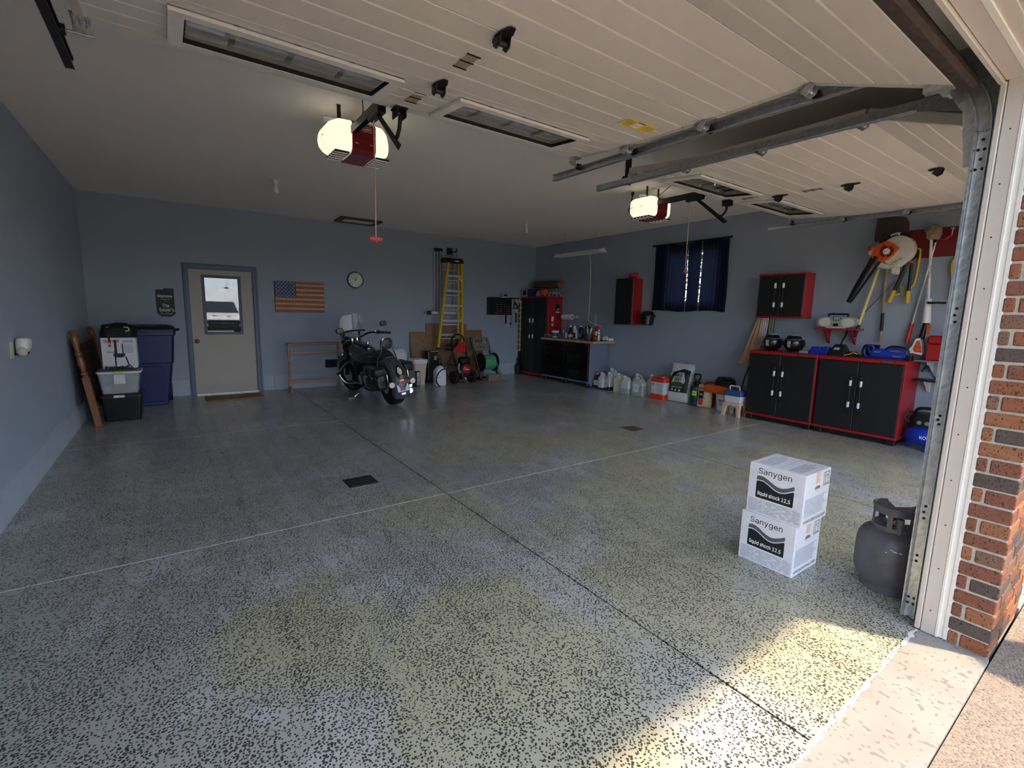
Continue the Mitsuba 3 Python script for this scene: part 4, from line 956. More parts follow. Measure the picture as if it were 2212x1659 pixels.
ps = b.part('passenger_seat', ylo([(-.06, 0, .735, .14, .06, .03), (0, 0, .74, .22, .09, .04), (.14, 0, .765, .28, .11, .05), (.27, 0, .79, .26, .11, .05), (.31, 0, .79, .18, .07, .03)]), 'leather', 50, label='black leather passenger seat')
b.part('stud', [ell((.135 * math.sin(a), -.012 + .09 * (1 - math.cos(a)), .775 - .012 * abs(math.sin(a))), .0065, 1) for a in np.linspace(-1.2, 1.2, 12)], 'chrome', True, of=ps, kind='stuff')
# backrest on its chrome hoop
hoop = [(-.19, .02, .42), (-.17, .04, .60), (-.155, .03, .72), (-.10, -.03, .84), (-.085, -.06, .98), (-.06, -.075, 1.04), (0, -.08, 1.06), (.06, -.075, 1.04), (.085, -.06, .98), (.10, -.03, .84), (.155, .03, .72), (.17, .04, .60), (.19, .02, .42)]
sb = b.part('backrest_hoop', tube(hoop, .0095, 8), 'chrome', 40, label='chrome backrest hoop')
b.part('backrest_pad', ylo([(-.052, 0, .965, .14, .13, .05), (-.04, 0, .965, .17, .16, .06), (-.01, 0, .965, .17, .16, .06), (.01, 0, .965, .12, .11, .05)]), 'leather', 40, of=sb)
b.part('pad_bolt', [ell((s * .055, -.062, .95), .012, 2) for s in (-1, 1)], 'chrome', True, of=sb, kind='stuff')
# saddlebags
for s in (-1, 1):
    bg = b.part('saddlebag', loft([np.c_[np.full(24, s * (.15 + q)), rrect(w, h, .06, 6)[:, 0] + .03, rrect(w, h, .06, 6)[:, 1] + .46] for q, w, h in ((0, .44, .30), (.02, .48, .34), (.13, .48, .34), (.155, .42, .29))]), 'leather', 40, label='black leather saddlebag')
    b.part('flap', loft([np.c_[np.full(24, s * (.15 + q)), rrect(w, h, .05, 6)[:, 0] + .03, rrect(w, h, .05, 6)[:, 1] + .575] for q, w, h in ((0.0, .49, .14), (.15, .49, .14), (.168, .44, .11))]), 'leather', 40, of=bg)
    for yy in (-.08, .13):
        b.part('strap', tube([(s * .322, yy, .63), (s * .325, yy, .54), (s * .318, yy, .40)], .011, 6), 'bike_black', 40, of=bg)
        b.part('buckle', bx(*sorted((s * .318, s * .334)), yy - .018, yy + .018, .48, .515, .004), 'chrome', False, of=bg)
    b.part('pouch', ylo([(-.235, s * .235, .44, .13, .17, .04), (-.215, s * .235, .44, .15, .19, .05), (-.19, s * .235, .44, .15, .19, .05)]), 'leather', 40, of=bg)
    b.part('pouch_band', [bx(*sorted((s * .165, s * .30)), -.243, -.232, .545, .56, .004), bx(*sorted((s * .165, s * .30)), -.243, -.232, .575, .59, .004)], 'steel_dark', False, of=bg)
    b.part('bag_guard', tube([(s * .165, -.20, .62), (s * .165, -.28, .55), (s * .165, -.28, .38), (s * .165, -.2, .33)], .011, 8), 'chrome', 40)
# forks, headlight, handlebar, mirrors, windshield
def fk(nmx, m, mt, sm=30, of=None, lab=None):
    m = m.copy() if not isinstance(m, list) else cat_(m).copy(); m.apply_transform(ST); return b.part(nmx, m, mt, sm, of=of, label=lab)
for s in (-1, 1):
    fk('fork_tube', [cyl((s * .105, 1.65, .33), (s * .105, 1.50, .70), .032, 14), cyl((s * .105, 1.50, .70), (s * .105, 1.39, .93), .025, 14)], 'bike_black')
fk('headlight', lathe([(0, -.10), (.05, -.09), (.085, -.03), (.10, .06), (.10, .08), (.092, .09), (0, .092)], 24, (0, 0, 0)) if False else ell((0, 1.62, .80), (.095, .11, .095)), 'bike_black', True)
fk('triple_clamp', [bx(-.13, .13, 1.37, 1.45, .90, .93, .01), bx(-.13, .13, 1.44, 1.53, .70, .73, .01)], 'bike_black', False)
hb_ = fk('handlebar', tube([(-.46, 1.0, .99), (-.33, 1.09, 1.02), (-.22, 1.24, 1.03), (-.10, 1.36, .97), (-.06, 1.38, .955), (.06, 1.38, .955), (.10, 1.36, .97), (.22, 1.24, 1.03), (.33, 1.09, 1.02), (.46, 1.0, .99)], .0155, 10), 'bike_black', 40)
fk('bar_clamp', [cyl((s * .05, 1.375, .92), (s * .05, 1.38, .97), .026, 14) for s in (-1, 1)], 'chrome', 30, hb_)
fk('bar_center', tube([(-.17, 1.30, 1.012), (-.10, 1.36, .985), (0, 1.385, .972), (.10, 1.36, .985), (.17, 1.30, 1.012)], .019, 8), 'chrome', 40, hb_)
for s in (-1, 1):
    fk('grip', tube([(s * .345, 1.078, 1.018), (s * .40, 1.04, 1.008), (s * .485, .982, .985)], .021, 10), 'rubber', 40, hb_)
    fk('switch_housing', bc(s * .315, 1.105, 1.025, .06, .06, .055, .012), 'bike_black', False, hb_)
    fk('lever', tube([(s * .30, 1.16, 1.02), (s * .38, 1.13, 1.005), (s * .48, 1.04, .985)], [.010, .008, .007], 6), 'steel_bright', 40, hb_)
    fk('reservoir', cyl((s * .285, 1.15, 1.04), (s * .285, 1.15, 1.065), .022, 14), 'chrome', 30, hb_)
    mr = fk('mirror', [prism([(x * 1.0, y) for x, y in rrect(.13, .085, .03, 4)], .022, fr((s * .43, 1.10, 1.16), (1, 0, 0), (0, .18, 1)))], 'bike_black', 30, None)
    fk('mirror_face', prism(rrect(.112, .068, .024, 4), .002, fr((s * .43, 1.0975 , 1.16), (1, 0, 0), (0, .18, 1)) @ tr(0, 0, -.0015) if False else fr((s * .43, 1.098, 1.16), (1, 0, 0), (0, .18, 1)) @ tr(0, 0, .022)), 'mirror_glass', False, mr)
    fk('mirror_stem', tube([(s * .30, 1.12, 1.045), (s * .33, 1.12, 1.09), (s * .40, 1.11, 1.125)], .006, 6), 'chrome', 40, mr)
def shield_pt(u, z):            # u: -1..1 across, z height: curved windshield surface
    w = .25
    x = u * w
    return np.array([x, 1.50 - .14 * (z - 1.0) - .16 * (u * u) * .55, z])
zs = np.linspace(.86, 1.40, 13); us = np.linspace(-1, 1, 17)
def shield(z0, z1, u0, u1, off, th, top_round=True):
    A = []
    for z in np.linspace(z0, z1, 12):
        row = []
        for u in np.linspace(u0, u1, 15):
            zz = z
            if top_round: zz = z - .17 * max(0, (z - 1.12)) / .28 * (u ** 4)
            row.append(shield_pt(u, zz) + [0, off, 0])
        A.append(row)
    A = np.array(A); B = A + [0, th, 0]
    n, k = A.shape[:2]; v = np.vstack([A.reshape(-1, 3), B.reshape(-1, 3)]); f = []
    for i in range(n - 1):
        for j in range(k - 1):
            a, b_, c, d = i * k + j, i * k + j + 1, (i + 1) * k + j + 1, (i + 1) * k + j
            f += [(a, b_, c), (a, c, d)] + ([] if th == 0 else [(a + n * k, c + n * k, b_ + n * k), (a + n * k, d + n * k, c + n * k)])
    return trimesh.Trimesh(v if th else v[:n * k], f, process=False)
ws = fk('windshield', shield(.88, 1.40, -1, 1, 0, 0), 'clear_shield', True, lab='clear windshield')
fk('white_panel', shield(1.115, 1.375, -.88, .22, -.003, 0.001, True), 'cardboard_white', False, ws, 'white panel over the upper windshield')  # flat white panel laid over the upper windshield
fk('cross_bar', tube([shield_pt(u, 1.09 - .02 * u * u) + [0, -.012, 0] for u in np.linspace(-1, 1, 9)], .012, 8, 3), 'bike_black', 40, ws)
for s in (-1, 1):
    fk('shield_bracket', tube([shield_pt(s * .62, 1.09) + [0, -.012, 0], shield_pt(s * .62, .95) + [0, -.015, 0], (s * .11, 1.44, .90)], .014, 8), 'bike_black', 40, ws)
for s in (-1, 1):
    fk('passing_lamp', ell((s * .22, 1.50, .72), (.05, .06, .05)), 'chrome', True)
# crash bar, footboards, side stand
for s in (-1, 1):
    b.part('crash_bar', tube([(s * .06, 1.34, .60), (s * .22, 1.32, .57), (s * .36, 1.28, .47), (s * .38, 1.26, .38), (s * .30, 1.22, .25), (s * .12, 1.20, .22)], .015, 10), 'chrome', 40)
    b.part('highway_peg', cyl((s * .37, 1.28, .44), (s * .43, 1.22, .43), .02, 10), 'bike_black')
    b.part('footboard', bx(*sorted((s * .19, s * .32)), .80, 1.12, .205, .225, .008), 'bike_black', False)
b.part('shifter', tube([(-.20, .78, .26), (-.26, .98, .30), (-.26, 1.06, .32)], .009, 6), 'chrome', 40)
b.part('side_cover', ylo([(.30, 0, .48, .24, .20, .05), (.36, 0, .48, .30, .26, .06), (.55, 0, .50, .30, .26, .06), (.60, 0, .5, .22, .18, .05)]), 'bike_black', 40)
# side stand is built upright in world space so that its foot meets the floor
inv = np.linalg.inv(BX)
sd = cat_([tube([(2.60, 7.90, .21), (2.50, 7.87, .10), (2.395, 7.86, .018)], .011, 8), bx(2.29, 2.41, 7.83, 7.885, .001, .014, .004)]); sd.apply_transform(inv)
b.part('side_stand', sd, 'chrome', 30, label='chrome side stand')

# ---------------------------------------------------------------- things along the back wall, right of the motorcycle
m = rloft([(3.48, 9.04, .004, .56, .40, .06), (3.48, 9.04, .42, .58, .42, .08), (3.50, 9.04, .62, .54, .36, .12), (3.56, 9.02, .70, .34, .22, .10), (3.55, 9.02, .715, .1, .08, .04)], 8).subdivide().subdivide()
v = m.vertices; w_ = meshkit.fbm(v * [9, 9, 5], 4, 5)[:, None] - .5
v += w_ * .12 * np.array([1, .6, .5]); v[:, 2] = np.clip(v[:, 2], .003, None); v[:, 1] = np.minimum(v[:, 1], 9.285)
one('covered_bundle', m, 'bag_film', 'bundle under a crumpled pale plastic sheet behind the motorcycle', 'bundle', smooth=True)
t = Thing('waste_basket', 'cream waste basket with a white liner between motorcycle and black tower', 'waste bin')
t.part('body', rloft([(3.93, 8.74, .003, .205, .22, .03), (3.93, 8.74, .47, .28, .29, .035), (3.93, 8.74, .475, .30, .31, .035), (3.93, 8.74, .492, .30, .31, .035)]), 'cream_plastic', 30)
m = rloft([(3.93, 8.74, .43, .288, .298, .035), (3.93, 8.74, .49, .312, .322, .04), (3.93, 8.74, .515, .30, .31, .05), (3.93, 8.74, .50, .22, .23, .05)], 6).subdivide()
m.vertices[:, 2] += (meshkit.noise(m.vertices * 40, 2) - .5) * .02
t.part('liner', m, 'bag_film', 40, label='white bag liner')
t = Thing('printed_box', 'small black box with bold white lettering standing in front of the waste basket', 'box')
bxf = tr(3.80, 8.50, 0) @ rot((0, 0, 1), 8)
t.xf = bxf
t.part('box', bx(-.08, .05, -.04, .04, .002, .30, .002), 'print_black', False)
lt = text('CHARGER', .06, np.eye(4), .002, .26, True); lt.apply_transform(fr((.035, -.0402, .022), (0, 0, 1), (-1, 0, 0)))
t.part('lettering', lt, 'white_plastic', False)
t = Thing('tower_heater', 'tall black tower unit standing before the brown boards', 'heater')
t.part('body', rloft([(4.33, 9.0, .035, .25, .22, .04), (4.33, 9.0, .62, .25, .22, .04), (4.33, 9.0, .65, .22, .19, .05)]), 'black_gloss', 30)
t.part('base', rloft([(4.33, 9.0, .002, .29, .27, .05), (4.33, 9.0, .035, .27, .24, .05)]), 'black_plastic', 30)
pn = t.part('panel', prism(rrect(.09, .16, .02), .004, fr((4.385, 8.891, .52), (1, 0, 0), (0, 0, 1))), 'black_plastic', False)
t.part('button', [bc(4.385, 8.885, z, .055, .004, .016, .002) for z in (.475, .505, .535)], 'white_plastic', False, of=pn, kind='stuff')
t.part('top_trim', bx(4.28, 4.43, 8.888, 8.892, .632, .640), 'white_plastic', False)
t = Thing('pump_sprayer', 'white pump sprayer with black handle standing before the brown boards', 'sprayer')
t.part('tank', rloft([(4.238, 8.40, .003, .18, .15, .03), (4.238, 8.40, .02, .215, .18, .04), (4.238, 8.40, .30, .215, .18, .04), (4.235, 8.40, .36, .16, .14, .06), (4.232, 8.40, .395, .09, .09, .04), (4.232, 8.40, .40, .085, .085, .04)]), 'bag_film', 40)
t.part('pump', lathe([(.048, .40), (.05, .44), (.035, .45), (.030, .50), (.020, .55), (.012, .56), (.010, .62), (0, .625)], 16, (4.232, 8.40, 0)), 'black_plastic', 30)
t.part('strap', tube([(4.345, 8.30, .34), (4.25, 8.303, .33), (4.16, 8.305, .26), (4.125, 8.33, .12), (4.16, 8.29, .03), (4.19, 8.285, .004)], .012, 6), 'rubber', 40)
t.part('lettering', text('SOLO', .022, fr((4.135, 8.3085, .17), (1, 0, 0), (0, 0, 1)), .002, .07, True), 'print_red', False, label='red lettering')
t.part('clip', bx(4.335, 4.352, 8.32, 8.37, .25, .29, .003), 'black_plastic', False)
t.part('hose', tube([(4.20, 8.42, .42), (4.12, 8.45, .36), (4.10, 8.46, .2), (4.11, 8.46, .05)], .009, 6), 'rubber', 40)

# pressure washer
t = Thing('pressure_washer', 'pressure washer with red engine and black wheeled frame before the boards', 'pressure washer')
py = 8.62
hd = [(4.70, py - .16, .18), (4.70, py + .10, .58), (4.71, py + .18, .82), (4.76, py + .20, .95), (4.86, py + .21, .985), (4.96, py + .20, .96), (5.01, py + .18, .84), (5.02, py + .10, .58), (5.02, py - .16, .18)]
t.part('handle_frame', tube(hd, .017, 10), 'black_plastic', 40)
t.part('base_frame', [tube([(4.70, py - .16, .18), (4.70, py - .30, .12), (4.70, py + .15, .13)], .015, 8), tube([(5.02, py - .16, .18), (5.02, py - .30, .12), (5.02, py + .15, .13)], .015, 8), bx(4.70, 5.02, py - .25, py + .12, .135, .15)], 'black_plastic', 40)
for x in (4.585, 5.00):
    wk = t.part('wheel', lathe([(.06, -.04), (.11, -.045), (.128, -.03), (.132, 0), (.128, .03), (.11, .045), (.06, .04), (.055, 0)], 32), 'tire', 30) if False else None
    q = lathe([(0, -.03), (.06, -.035), (.11, -.045), (.128, -.03), (.132, 0), (.128, .03), (.11, .045), (.06, .035), (0, .03)], 32); q.apply_transform(tr(x, py - .17, .134) @ rot((0, 0, 1), 12) @ rot((0, 1, 0), 90))
    wk = t.part('wheel', q, 'tire', 30)
    t.part('hubcap', ell((x - .012, py - .205, .134), (.02, .012, .014), 2), 'steel_bright', True, of=wk)
t.part('axle', cyl((4.56, py - .17, .134), (5.03, py - .17, .134), .01, 8), 'steel_dark')
en = t.part('engine', [rloft([(4.86, py - .06, .15, .24, .24, .05), (4.86, py - .06, .36, .25, .26, .06), (4.86, py - .06, .40, .20, .2, .06)])], 'black_plastic', 30)
t.part('engine_cover', rloft([(4.88, py - .05, .41, .24, .20, .05), (4.88, py - .05, .50, .24, .20, .06), (4.88, py - .05, .535, .16, .14, .06)]), 'black_matte', 30, of=en)
q = lathe([(0, 0), (.105, 0), (.10, .03), (.07, .05), (0, .055)], 28); q.apply_transform(fr((4.86, py - .185, .295), (1, 0, 0), (0, 0, 1)))
rs = t.part('recoil_starter', q, 'red_gloss', 30, of=en, label='red round starter cover')
t.part('starter_label', bx(4.825, 4.90, py - .2445, py - .238, .29, .30), 'white_plastic', False, of=en)
t.part('pump', [cyl((4.70, py - .12, .24), (4.76, py - .12, .24), .05, 14), bc(4.69, py - .16, .32, .05, .05, .12, .008), cyl((4.68, py - .2, .37), (4.68, py - .2, .42), .014, 10)], 'steel_bright', 30)
hz = t.part('nozzle_panel', [bx(4.715, 5.005, py + .10, py + .125, .615, .835, .012)], 'lens_red', False, label='bright red hose panel')
t.part('rib', [bx(x - .006, x + .006, py + .09, py + .102, .63, .825, .003) for x in (4.78, 4.86, 4.94)], 'red_gloss', False, of=hz)
t.part('spray_gun', [tube([(4.44, py - .08, .78), (4.45, py - .08, .71), (4.56, py - .08, .70), (4.62, py - .08, .74), (4.60, py - .08, .78), (4.44, py - .08, .78)], .015, 8, 4), tube([(4.62, py - .07, .74), (4.70, py - .04, .80), (4.76, py - .02, .90)], .03, 8), tube([(4.62, py - .08, .74), (4.58, py - .1, .60), (4.46, py - .12, .42), (4.36, py - .13, .28)], [.022, .02, .013, .012], 8)], 'black_plastic', 40)
t.part('lance', tube([(4.62, py - .1, .66), (4.48, py - .12, .44), (4.35, py - .13, .24)], .009, 8), 'steel_bright', 40)
t.part('hose', tube([(4.66, py - .2, .24), (4.60, py - .22, .35), (4.52, py - .12, .40), (4.45, py - .05, .30), (4.50, py - .1, .14), (4.66, py - .2, .06), (4.80, py - .3, .03)], .012, 8), 'rubber', 40)
t.part('stand_foot', tube([(4.78, py - .27, .14), (4.80, py - .30, .07), (4.72, py - .34, .008)], .009, 6), 'steel_bright', 40)

# hose reel cart
t = Thing('hose_reel', 'hose reel cart with a coiled green hose near the corner of the back wall', 'hose reel')
ry = 8.72
mat('hose_green', (86, 158, 116), 0.45)
mat('taupe_plastic', (122, 110, 100), 0.5)
for x0, x1 in ((5.20, 5.33), (5.60, 5.80)):
    t.part('side_frame', tube([(x1, ry - .12, .02), (x0 + .06, ry + .05, .55), (x0, ry + .12, .92)], .026, 8), 'black_plastic', 40)
t.part('foot_rail', [tube([(5.33, ry - .14, .025), (5.30, ry + .25, .025)], .022, 8, 0), tube([(5.80, ry - .14, .025), (5.78, ry + .25, .025)], .022, 8, 0), tube([(5.33, ry + .2, .025), (5.78, ry + .2, .025)], .018, 8, 0)], 'black_plastic', 40)
pn = t.part('handle_panel', prism(Polygon([(0, 0), (.40, 0), (.375, .28), (-.02, .28)]).difference(Polygon([(.03, .16), (.35, .16), (.345, .24), (.03, .24)])), .025, fr((5.24, ry + .08, .64), (1, 0, 0), (0, .12, 1))), 'taupe_plastic', False, label='taupe handle panel')
t.part('panel_hole', [cyl((5.33 + .08 * i, ry + .048, .715), (5.33 + .08 * i, ry + .056, .715), .013, 12) for i in range(3)], 'dark_slot', False, of=pn, kind='stuff')
ax0, ax1, az = 5.38, 5.72, .385
for x in (ax0, ax1):
    q = cyl((x - .012, ry, az), (x + .012, ry, az), .20, 32); t.part('flange', q, 'black_plastic')
t.part('drum', cyl((ax0, ry, az), (ax1, ry, az), .10, 24), 'black_plastic')
pts = []
for k in range(16 * 12 * 2):
    a = 2 * math.pi * k / 16; turn = k / 16
    layer = int(turn // 12); f = (turn % 12) / 12; f = f if layer % 2 == 0 else 1 - f
    pts.append((ax0 + .03 + (ax1 - ax0 - .06) * f, ry + (.125 + .028 * layer) * math.cos(a), az + (.125 + .028 * layer) * math.sin(a)))
pts += [(ax1 - .05, ry - .17, az + .02), (ax1 + .0, ry - .19, az - .12), (ax1 + .07, ry - .19, az - .26), (ax1 + .10, ry - .18, .06), (ax1 + .15, ry - .2, .015), (ax1 + .22, ry - .22, .014)]
t.part('hose', tube(pts, .0145, 7, 0), 'hose_green', 40, label='pale green hose')
t.part('crank', tube([(ax1 + .03, ry, az), (ax1 + .05, ry, az + .14), (ax1 + .09, ry, az + .15)], .011, 8), 'white_plastic', 40)
t.part('hose_tail', tube([(5.36, ry - .1, .30), (5.26, ry - .14, .34), (5.20, ry - .1, .22), (5.22, ry - .12, .10)], .008, 8), 'rubber', 40)
one('shoe_box', [bx(5.40, 5.76, 8.43, 8.53, .002, .15, .003)], 'taupe_plastic', 'taupe carton lying in front of the hose reel', 'box', smooth=False)

# parts cabinet, square, levels and set square on the back wall
t = Thing('parts_cabinet', 'black small-parts cabinet with clear drawers hanging on the back wall', 'parts cabinet')
t.part('case', prism(sbox(5.885, 1.41, 6.475, 1.80).difference(sbox(6.02, 1.425, 6.46, 1.785)), .15, fr((0, 9.308, 0), (1, 0, 0), (0, 0, 1))), 'black_plastic', False)
t.part('back', bx(6.01, 6.47, 9.27, 9.30, 1.42, 1.79), 'black_matte', False)
rr_ = random.Random(4)
for r in range(7):
    for c in range(4):
        x0, z0 = 6.024 + c * .109, 1.428 + r * .051
        d = t.part('drawer', bx(x0, x0 + .104, 9.165, 9.26, z0, z0 + .047, .003), rr_.choice(['steel_dark', 'steel_dark', 'black_gloss', 'taupe_plastic' if (r, c) == (1, 2) else 'steel_dark']), False)
        if r < 5:
            t.part('pull', bx(x0 + .03, x0 + .075, 9.158, 9.166, z0 + .008, z0 + .019, .002), 'print_grey' if rr_.random() < .75 else 'sticker_tan', False, of=d)
t = Thing('parts_box', 'small pale box lying on top of the parts cabinet', 'box')
t.part('box', bx(6.23, 6.42, 9.19, 9.30, 1.802, 1.92, .004), 'print_grey', False)
t.part('print', bx(6.27, 6.36, 9.186, 9.191, 1.84, 1.88), 'print_black', False)
one('paper_slip', bx(6.17, 6.30, 9.17, 9.25, 1.802, 1.812), 'white_plastic', 'white slip of paper on the edge of the parts cabinet', 'paper', smooth=False)
one('straightedge', bx(6.48, 6.80, 9.298, 9.31, 1.785, 1.815), 'print_black', 'black straightedge hanging level right of the parts cabinet', 'ruler', smooth=False)
one('framing_blade', bx(6.40, 6.445, 9.30, 9.31, 1.205, 1.40), 'print_black', 'short black steel blade hanging below the parts cabinet', 'ruler', smooth=False)
t = Thing('spirit_level', 'silver spirit level hanging upright right of the parts cabinet', 'level')
t.part('body', bx(6.51, 6.58, 9.285, 9.31, 1.115, 1.74, .003), 'aluminium', False)
t.part('vial', [cyl((6.545, 9.282, z), (6.545, 9.286, z), .026, 16) for z in (1.20, 1.44, 1.665)], 'print_black', False, kind='stuff')
one('set_square', prism(Polygon([(6.66, 1.755), (6.625, 1.56), (6.82, 1.545)]).difference(Polygon([(6.668, 1.67), (6.655, 1.585), (6.745, 1.578)])), .008, fr((0, 9.309, 0), (1, 0, 0), (0, 0, 1))), 'print_black', 'black triangular set square hanging beside the tall cabinet', 'set square', smooth=False)
t = Thing('try_square', 'short black tool with a silver stud hanging under the set square', 'tool')
t.part('blade', bx(6.69, 6.735, 9.298, 9.31, 1.23, 1.46, .003), 'print_black', False); t.part('stud', cyl((6.712, 9.294, 1.33), (6.712, 9.299, 1.33), .012, 12), 'steel_bright', False)

# ---------------------------------------------------------------- right wall: window, curtains and what grows outside
mat('curtain_navy', (20, 22, 46), 0.85, spec=0.1)
scene['curtain_sheer'] = {'type': 'principledthin', 'base_color': rgb((.022, .026, .060)), 'roughness': 0.9, 'diff_trans': 0.9, 'spec_trans': 0.06, 'spec_tint': 0.0}
mat('leaf_dark', (58, 84, 40), 0.7)
mat('bark', (70, 56, 44), 0.9)
t = Thing('window_1', 'white framed window behind navy curtains in the right wall', None, kind='structure')
wf = prism(sbox(WY0, WZ0, WY1, WZ1).difference(sbox(WY0 + .05, WZ0 + .05, WY1 - .05, WZ1 - .05)), .06, fr((7.33, 0, 0), (0, 1, 0), (0, 0, 1)))
t.part('frame', cat_([wf, bx(7.34, 7.39, (WY0 + WY1) / 2 - .03, (WY0 + WY1) / 2 + .03, WZ0 + .04, WZ1 - .04), bx(7.27, 7.36, WY0 - .03, WY1 + .03, WZ0 - .03, WZ0, .004)]), 'white_paint', False)
for a, b_ in ((WY0 + .04, (WY0 + WY1) / 2 - .02), ((WY0 + WY1) / 2 + .02, WY1 - .04)):
    t.part('pane', bx(7.365, 7.3655, a, b_, WZ0 + .04, WZ1 - .04), 'window_glass', False)
def drape(name, y0, y1, label, seed, folds, z0=1.552, z1=2.70):
    n, m = 90, 14; rng = np.random.default_rng(seed); ph = rng.uniform(0, 6)
    ys = np.linspace(y0, y1, n); zs_ = np.linspace(z0, z1, m)
    V = np.array([[(7.235 - .022 * math.sin(folds * 2 * math.pi * (y - y0) / (y1 - y0) + ph + .4 * math.sin(3 * z)) * (1 - .25 * (z - z0)) - .008 * math.sin(29 * y), y + .006 * math.sin(5 * z + y * 9), z + .012 * math.sin(9 * y + seed)) for y in ys] for z in zs_])
    v = V.reshape(-1, 3); f = []
    for i in range(m - 1):
        for j in range(n - 1):
            a = i * n + j; f += [(a, a + 1, a + n + 1), (a, a + n + 1, a + n)]
    return one(name, trimesh.Trimesh(v, f, process=False), 'curtain_sheer', label, 'curtain', 'navy curtain panels', True)
drape('curtain', 5.475, 5.735, 'narrow navy curtain panel at the far end of the window', 1, 4)
drape('curtain', 5.05, 5.455, 'navy curtain panel left of the window middle, behind the red cord end', 2, 6)
drape('curtain', 4.80, 5.035, 'narrow navy curtain panel right of the window middle', 3, 4)
drape('curtain', 4.325, 4.79, 'navy curtain panel at the near end of the window', 4, 7)
t = Thing('curtain_rod', 'black curtain rod over the window', 'curtain rod')
t.part('rod', cyl((7.20, 4.29, 2.705), (7.20, 5.76, 2.705), .012, 12), 'black_plastic')
t.part('finial', ell((7.20, 4.285, 2.705), .02, 2), 'black_plastic', True); t.part('finial', ell((7.20, 5.765, 2.705), .02, 2), 'black_plastic', True)
t.part('bracket', bx(7.20, 7.28, 4.36, 4.375, 2.70, 2.72), 'black_plastic', False); t.part('bracket', bx(7.20, 7.28, 5.68, 5.695, 2.70, 2.72), 'black_plastic', False)
def shrub(x, y, h, r, seed, label):
    rng = np.random.default_rng(seed); n = 1500
    u = rng.normal(size=(n, 3)); u /= np.linalg.norm(u, axis=1, keepdims=True)
    c = u * (rng.uniform(.55, 1.0, n)[:, None] ** .5) * np.array([r, r, h * .42]) + np.array([x, y, h * .58])
    V, F_ = [], []
    for k in range(n):
        a = rng.normal(size=3); a /= np.linalg.norm(a); b2 = np.cross(a, rng.normal(size=3)); b2 /= np.linalg.norm(b2)
        s = rng.uniform(.05, .10); q = len(V)
        V += [c[k] - a * s, c[k] + b2 * s * .4, c[k] + a * s, c[k] - b2 * s * .4]; F_ += [(q, q + 1, q + 2), (q, q + 2, q + 3)]
    t = Thing('tree', label, 'tree')
    t.part('foliage', trimesh.Trimesh(np.array(V), F_, process=False), 'leaf_dark', False, kind='stuff')
    t.part('trunk', cyl((x, y, -.17), (x, y, h * .5), .07, 10), 'bark')
shrub(9.9, 7.3, 3.4, 1.1, 1, 'leafy tree outside the window, seen dimly through its left half')
shrub(10.6, 3.9, 3.9, 1.3, 2, 'leafy tree outside the window, seen dimly through its right half')

# ---------------------------------------------------------------- red and black cabinets
mat('cab_red', (160, 30, 34), 0.42)
mat('cab_dark_red', (160, 30, 34), 0.42)
mat('cab_black', mikit.proc(lambda p, n, uv: mix((.0085, .0085, .0095), (.013, .013, .0145), noise(p.x * 220, p.y * 220, p.z * 220))), 0.5)
mat('grip_white', (228, 230, 236), 0.25)
def bar_handle(t, door, y, z0, z1, x, lab=None):
    h = t.part('handle', tube([(x, y, z0), (x - .035, y, z0 + .02), (x - .042, y, (z0 + z1) / 2), (x - .035, y, z1 - .02), (x, y, z1)], .010, 8), 'black_plastic', 40, of=door)
    L = z1 - z0
    t.part('grip', [cyl((x - .040, y, z0 + L * f), (x - .040, y, z0 + L * (f + .15)), .0145, 12) for f in (.13, .72)], 'grip_white', 30, of=door, label='white grip sleeves', kind='stuff')
def cabinet(label, xf_, y0, y1, z0, z1, hz, foot, band=.045, side='cab_red', plate=True, group=None):
    t = Thing('cabinet', label, 'cabinet', group)
    xb = 7.27
    t.part('body', [bx(xf_ + .03, xb, y0, y0 + .02, z0, z1, .004), bx(xf_ + .03, xb, y1 - .02, y1, z0, z1, .004), bx(xb - .02, xb, y0, y1, z0, z1), bx(xf_ + .05, xb - .01, y0 + .01, y1 - .01, z0 + .01, z1 - .01)], side, False)
    t.part('top', bx(xf_, xb, y0 - .004, y1 + .004, z1 - band, z1, .008), side, False)
    t.part('plinth', bx(xf_, xb, y0 - .004, y1 + .004, z0, z0 + band * .8, .008), side, False)
    ym = (y0 + y1) / 2
    for a, b_, hy in ((y0 + .012, ym - .002, ym - .055), (ym + .002, y1 - .012, ym + .055)):
        d = t.part('door', bx(xf_ - .004, xf_ + .03, a, b_, z0 + band * .8 + .003, z1 - band - .003, .006), 'cab_black', False)
        bar_handle(t, d, hy, hz[0], hz[1], xf_ - .004)
    t.part('side_trim', bx(xf_ + .0, xf_ + .03, y0 - .003, y0 + .011, z0 + band * .8, z1 - band, .003), side, False)
    if plate:
        t.part('badge', bx(xf_ - .003, xf_ + .004, y0 + .10, y0 + .24, z1 - band + .012, z1 - .012, .002), 'black_plastic', False)
        t.part('badge_text', text('CRAFTSMAN', .012, fr((xf_ - .003, y0 + .23, z1 - band + .017), (0, -1, 0), (0, 0, 1)), .0008, .12), 'print_grey', False)
    if foot:
        for y in (y0 + .06, y1 - .06):
            for x in (xf_ + .07, xb - .08):
                t.part('foot', bx(x - .04, x + .04, y - .045, y + .045, .002, z0, .006), 'black_plastic', False)
        t.part('kickboard', bx(xf_ + .06, xb - .05, y0 + .03, y1 - .03, .012, z0), 'black_matte', False)
    return t
cabinet('red and black base cabinet at the far side, under the two helmets', 6.77, 2.705, 3.60, .07, 1.0, (.34, .80), True)
cabinet('red and black base cabinet at the near side, beside the blue compressor', 6.77, 1.785, 2.685, .07, 1.0, (.335, .785), True)
cabinet('red and black two-door wall cabinet above the helmets', 7.0, 3.045, 3.685, 1.468, 2.085, (1.555, 2.005), False, .03)
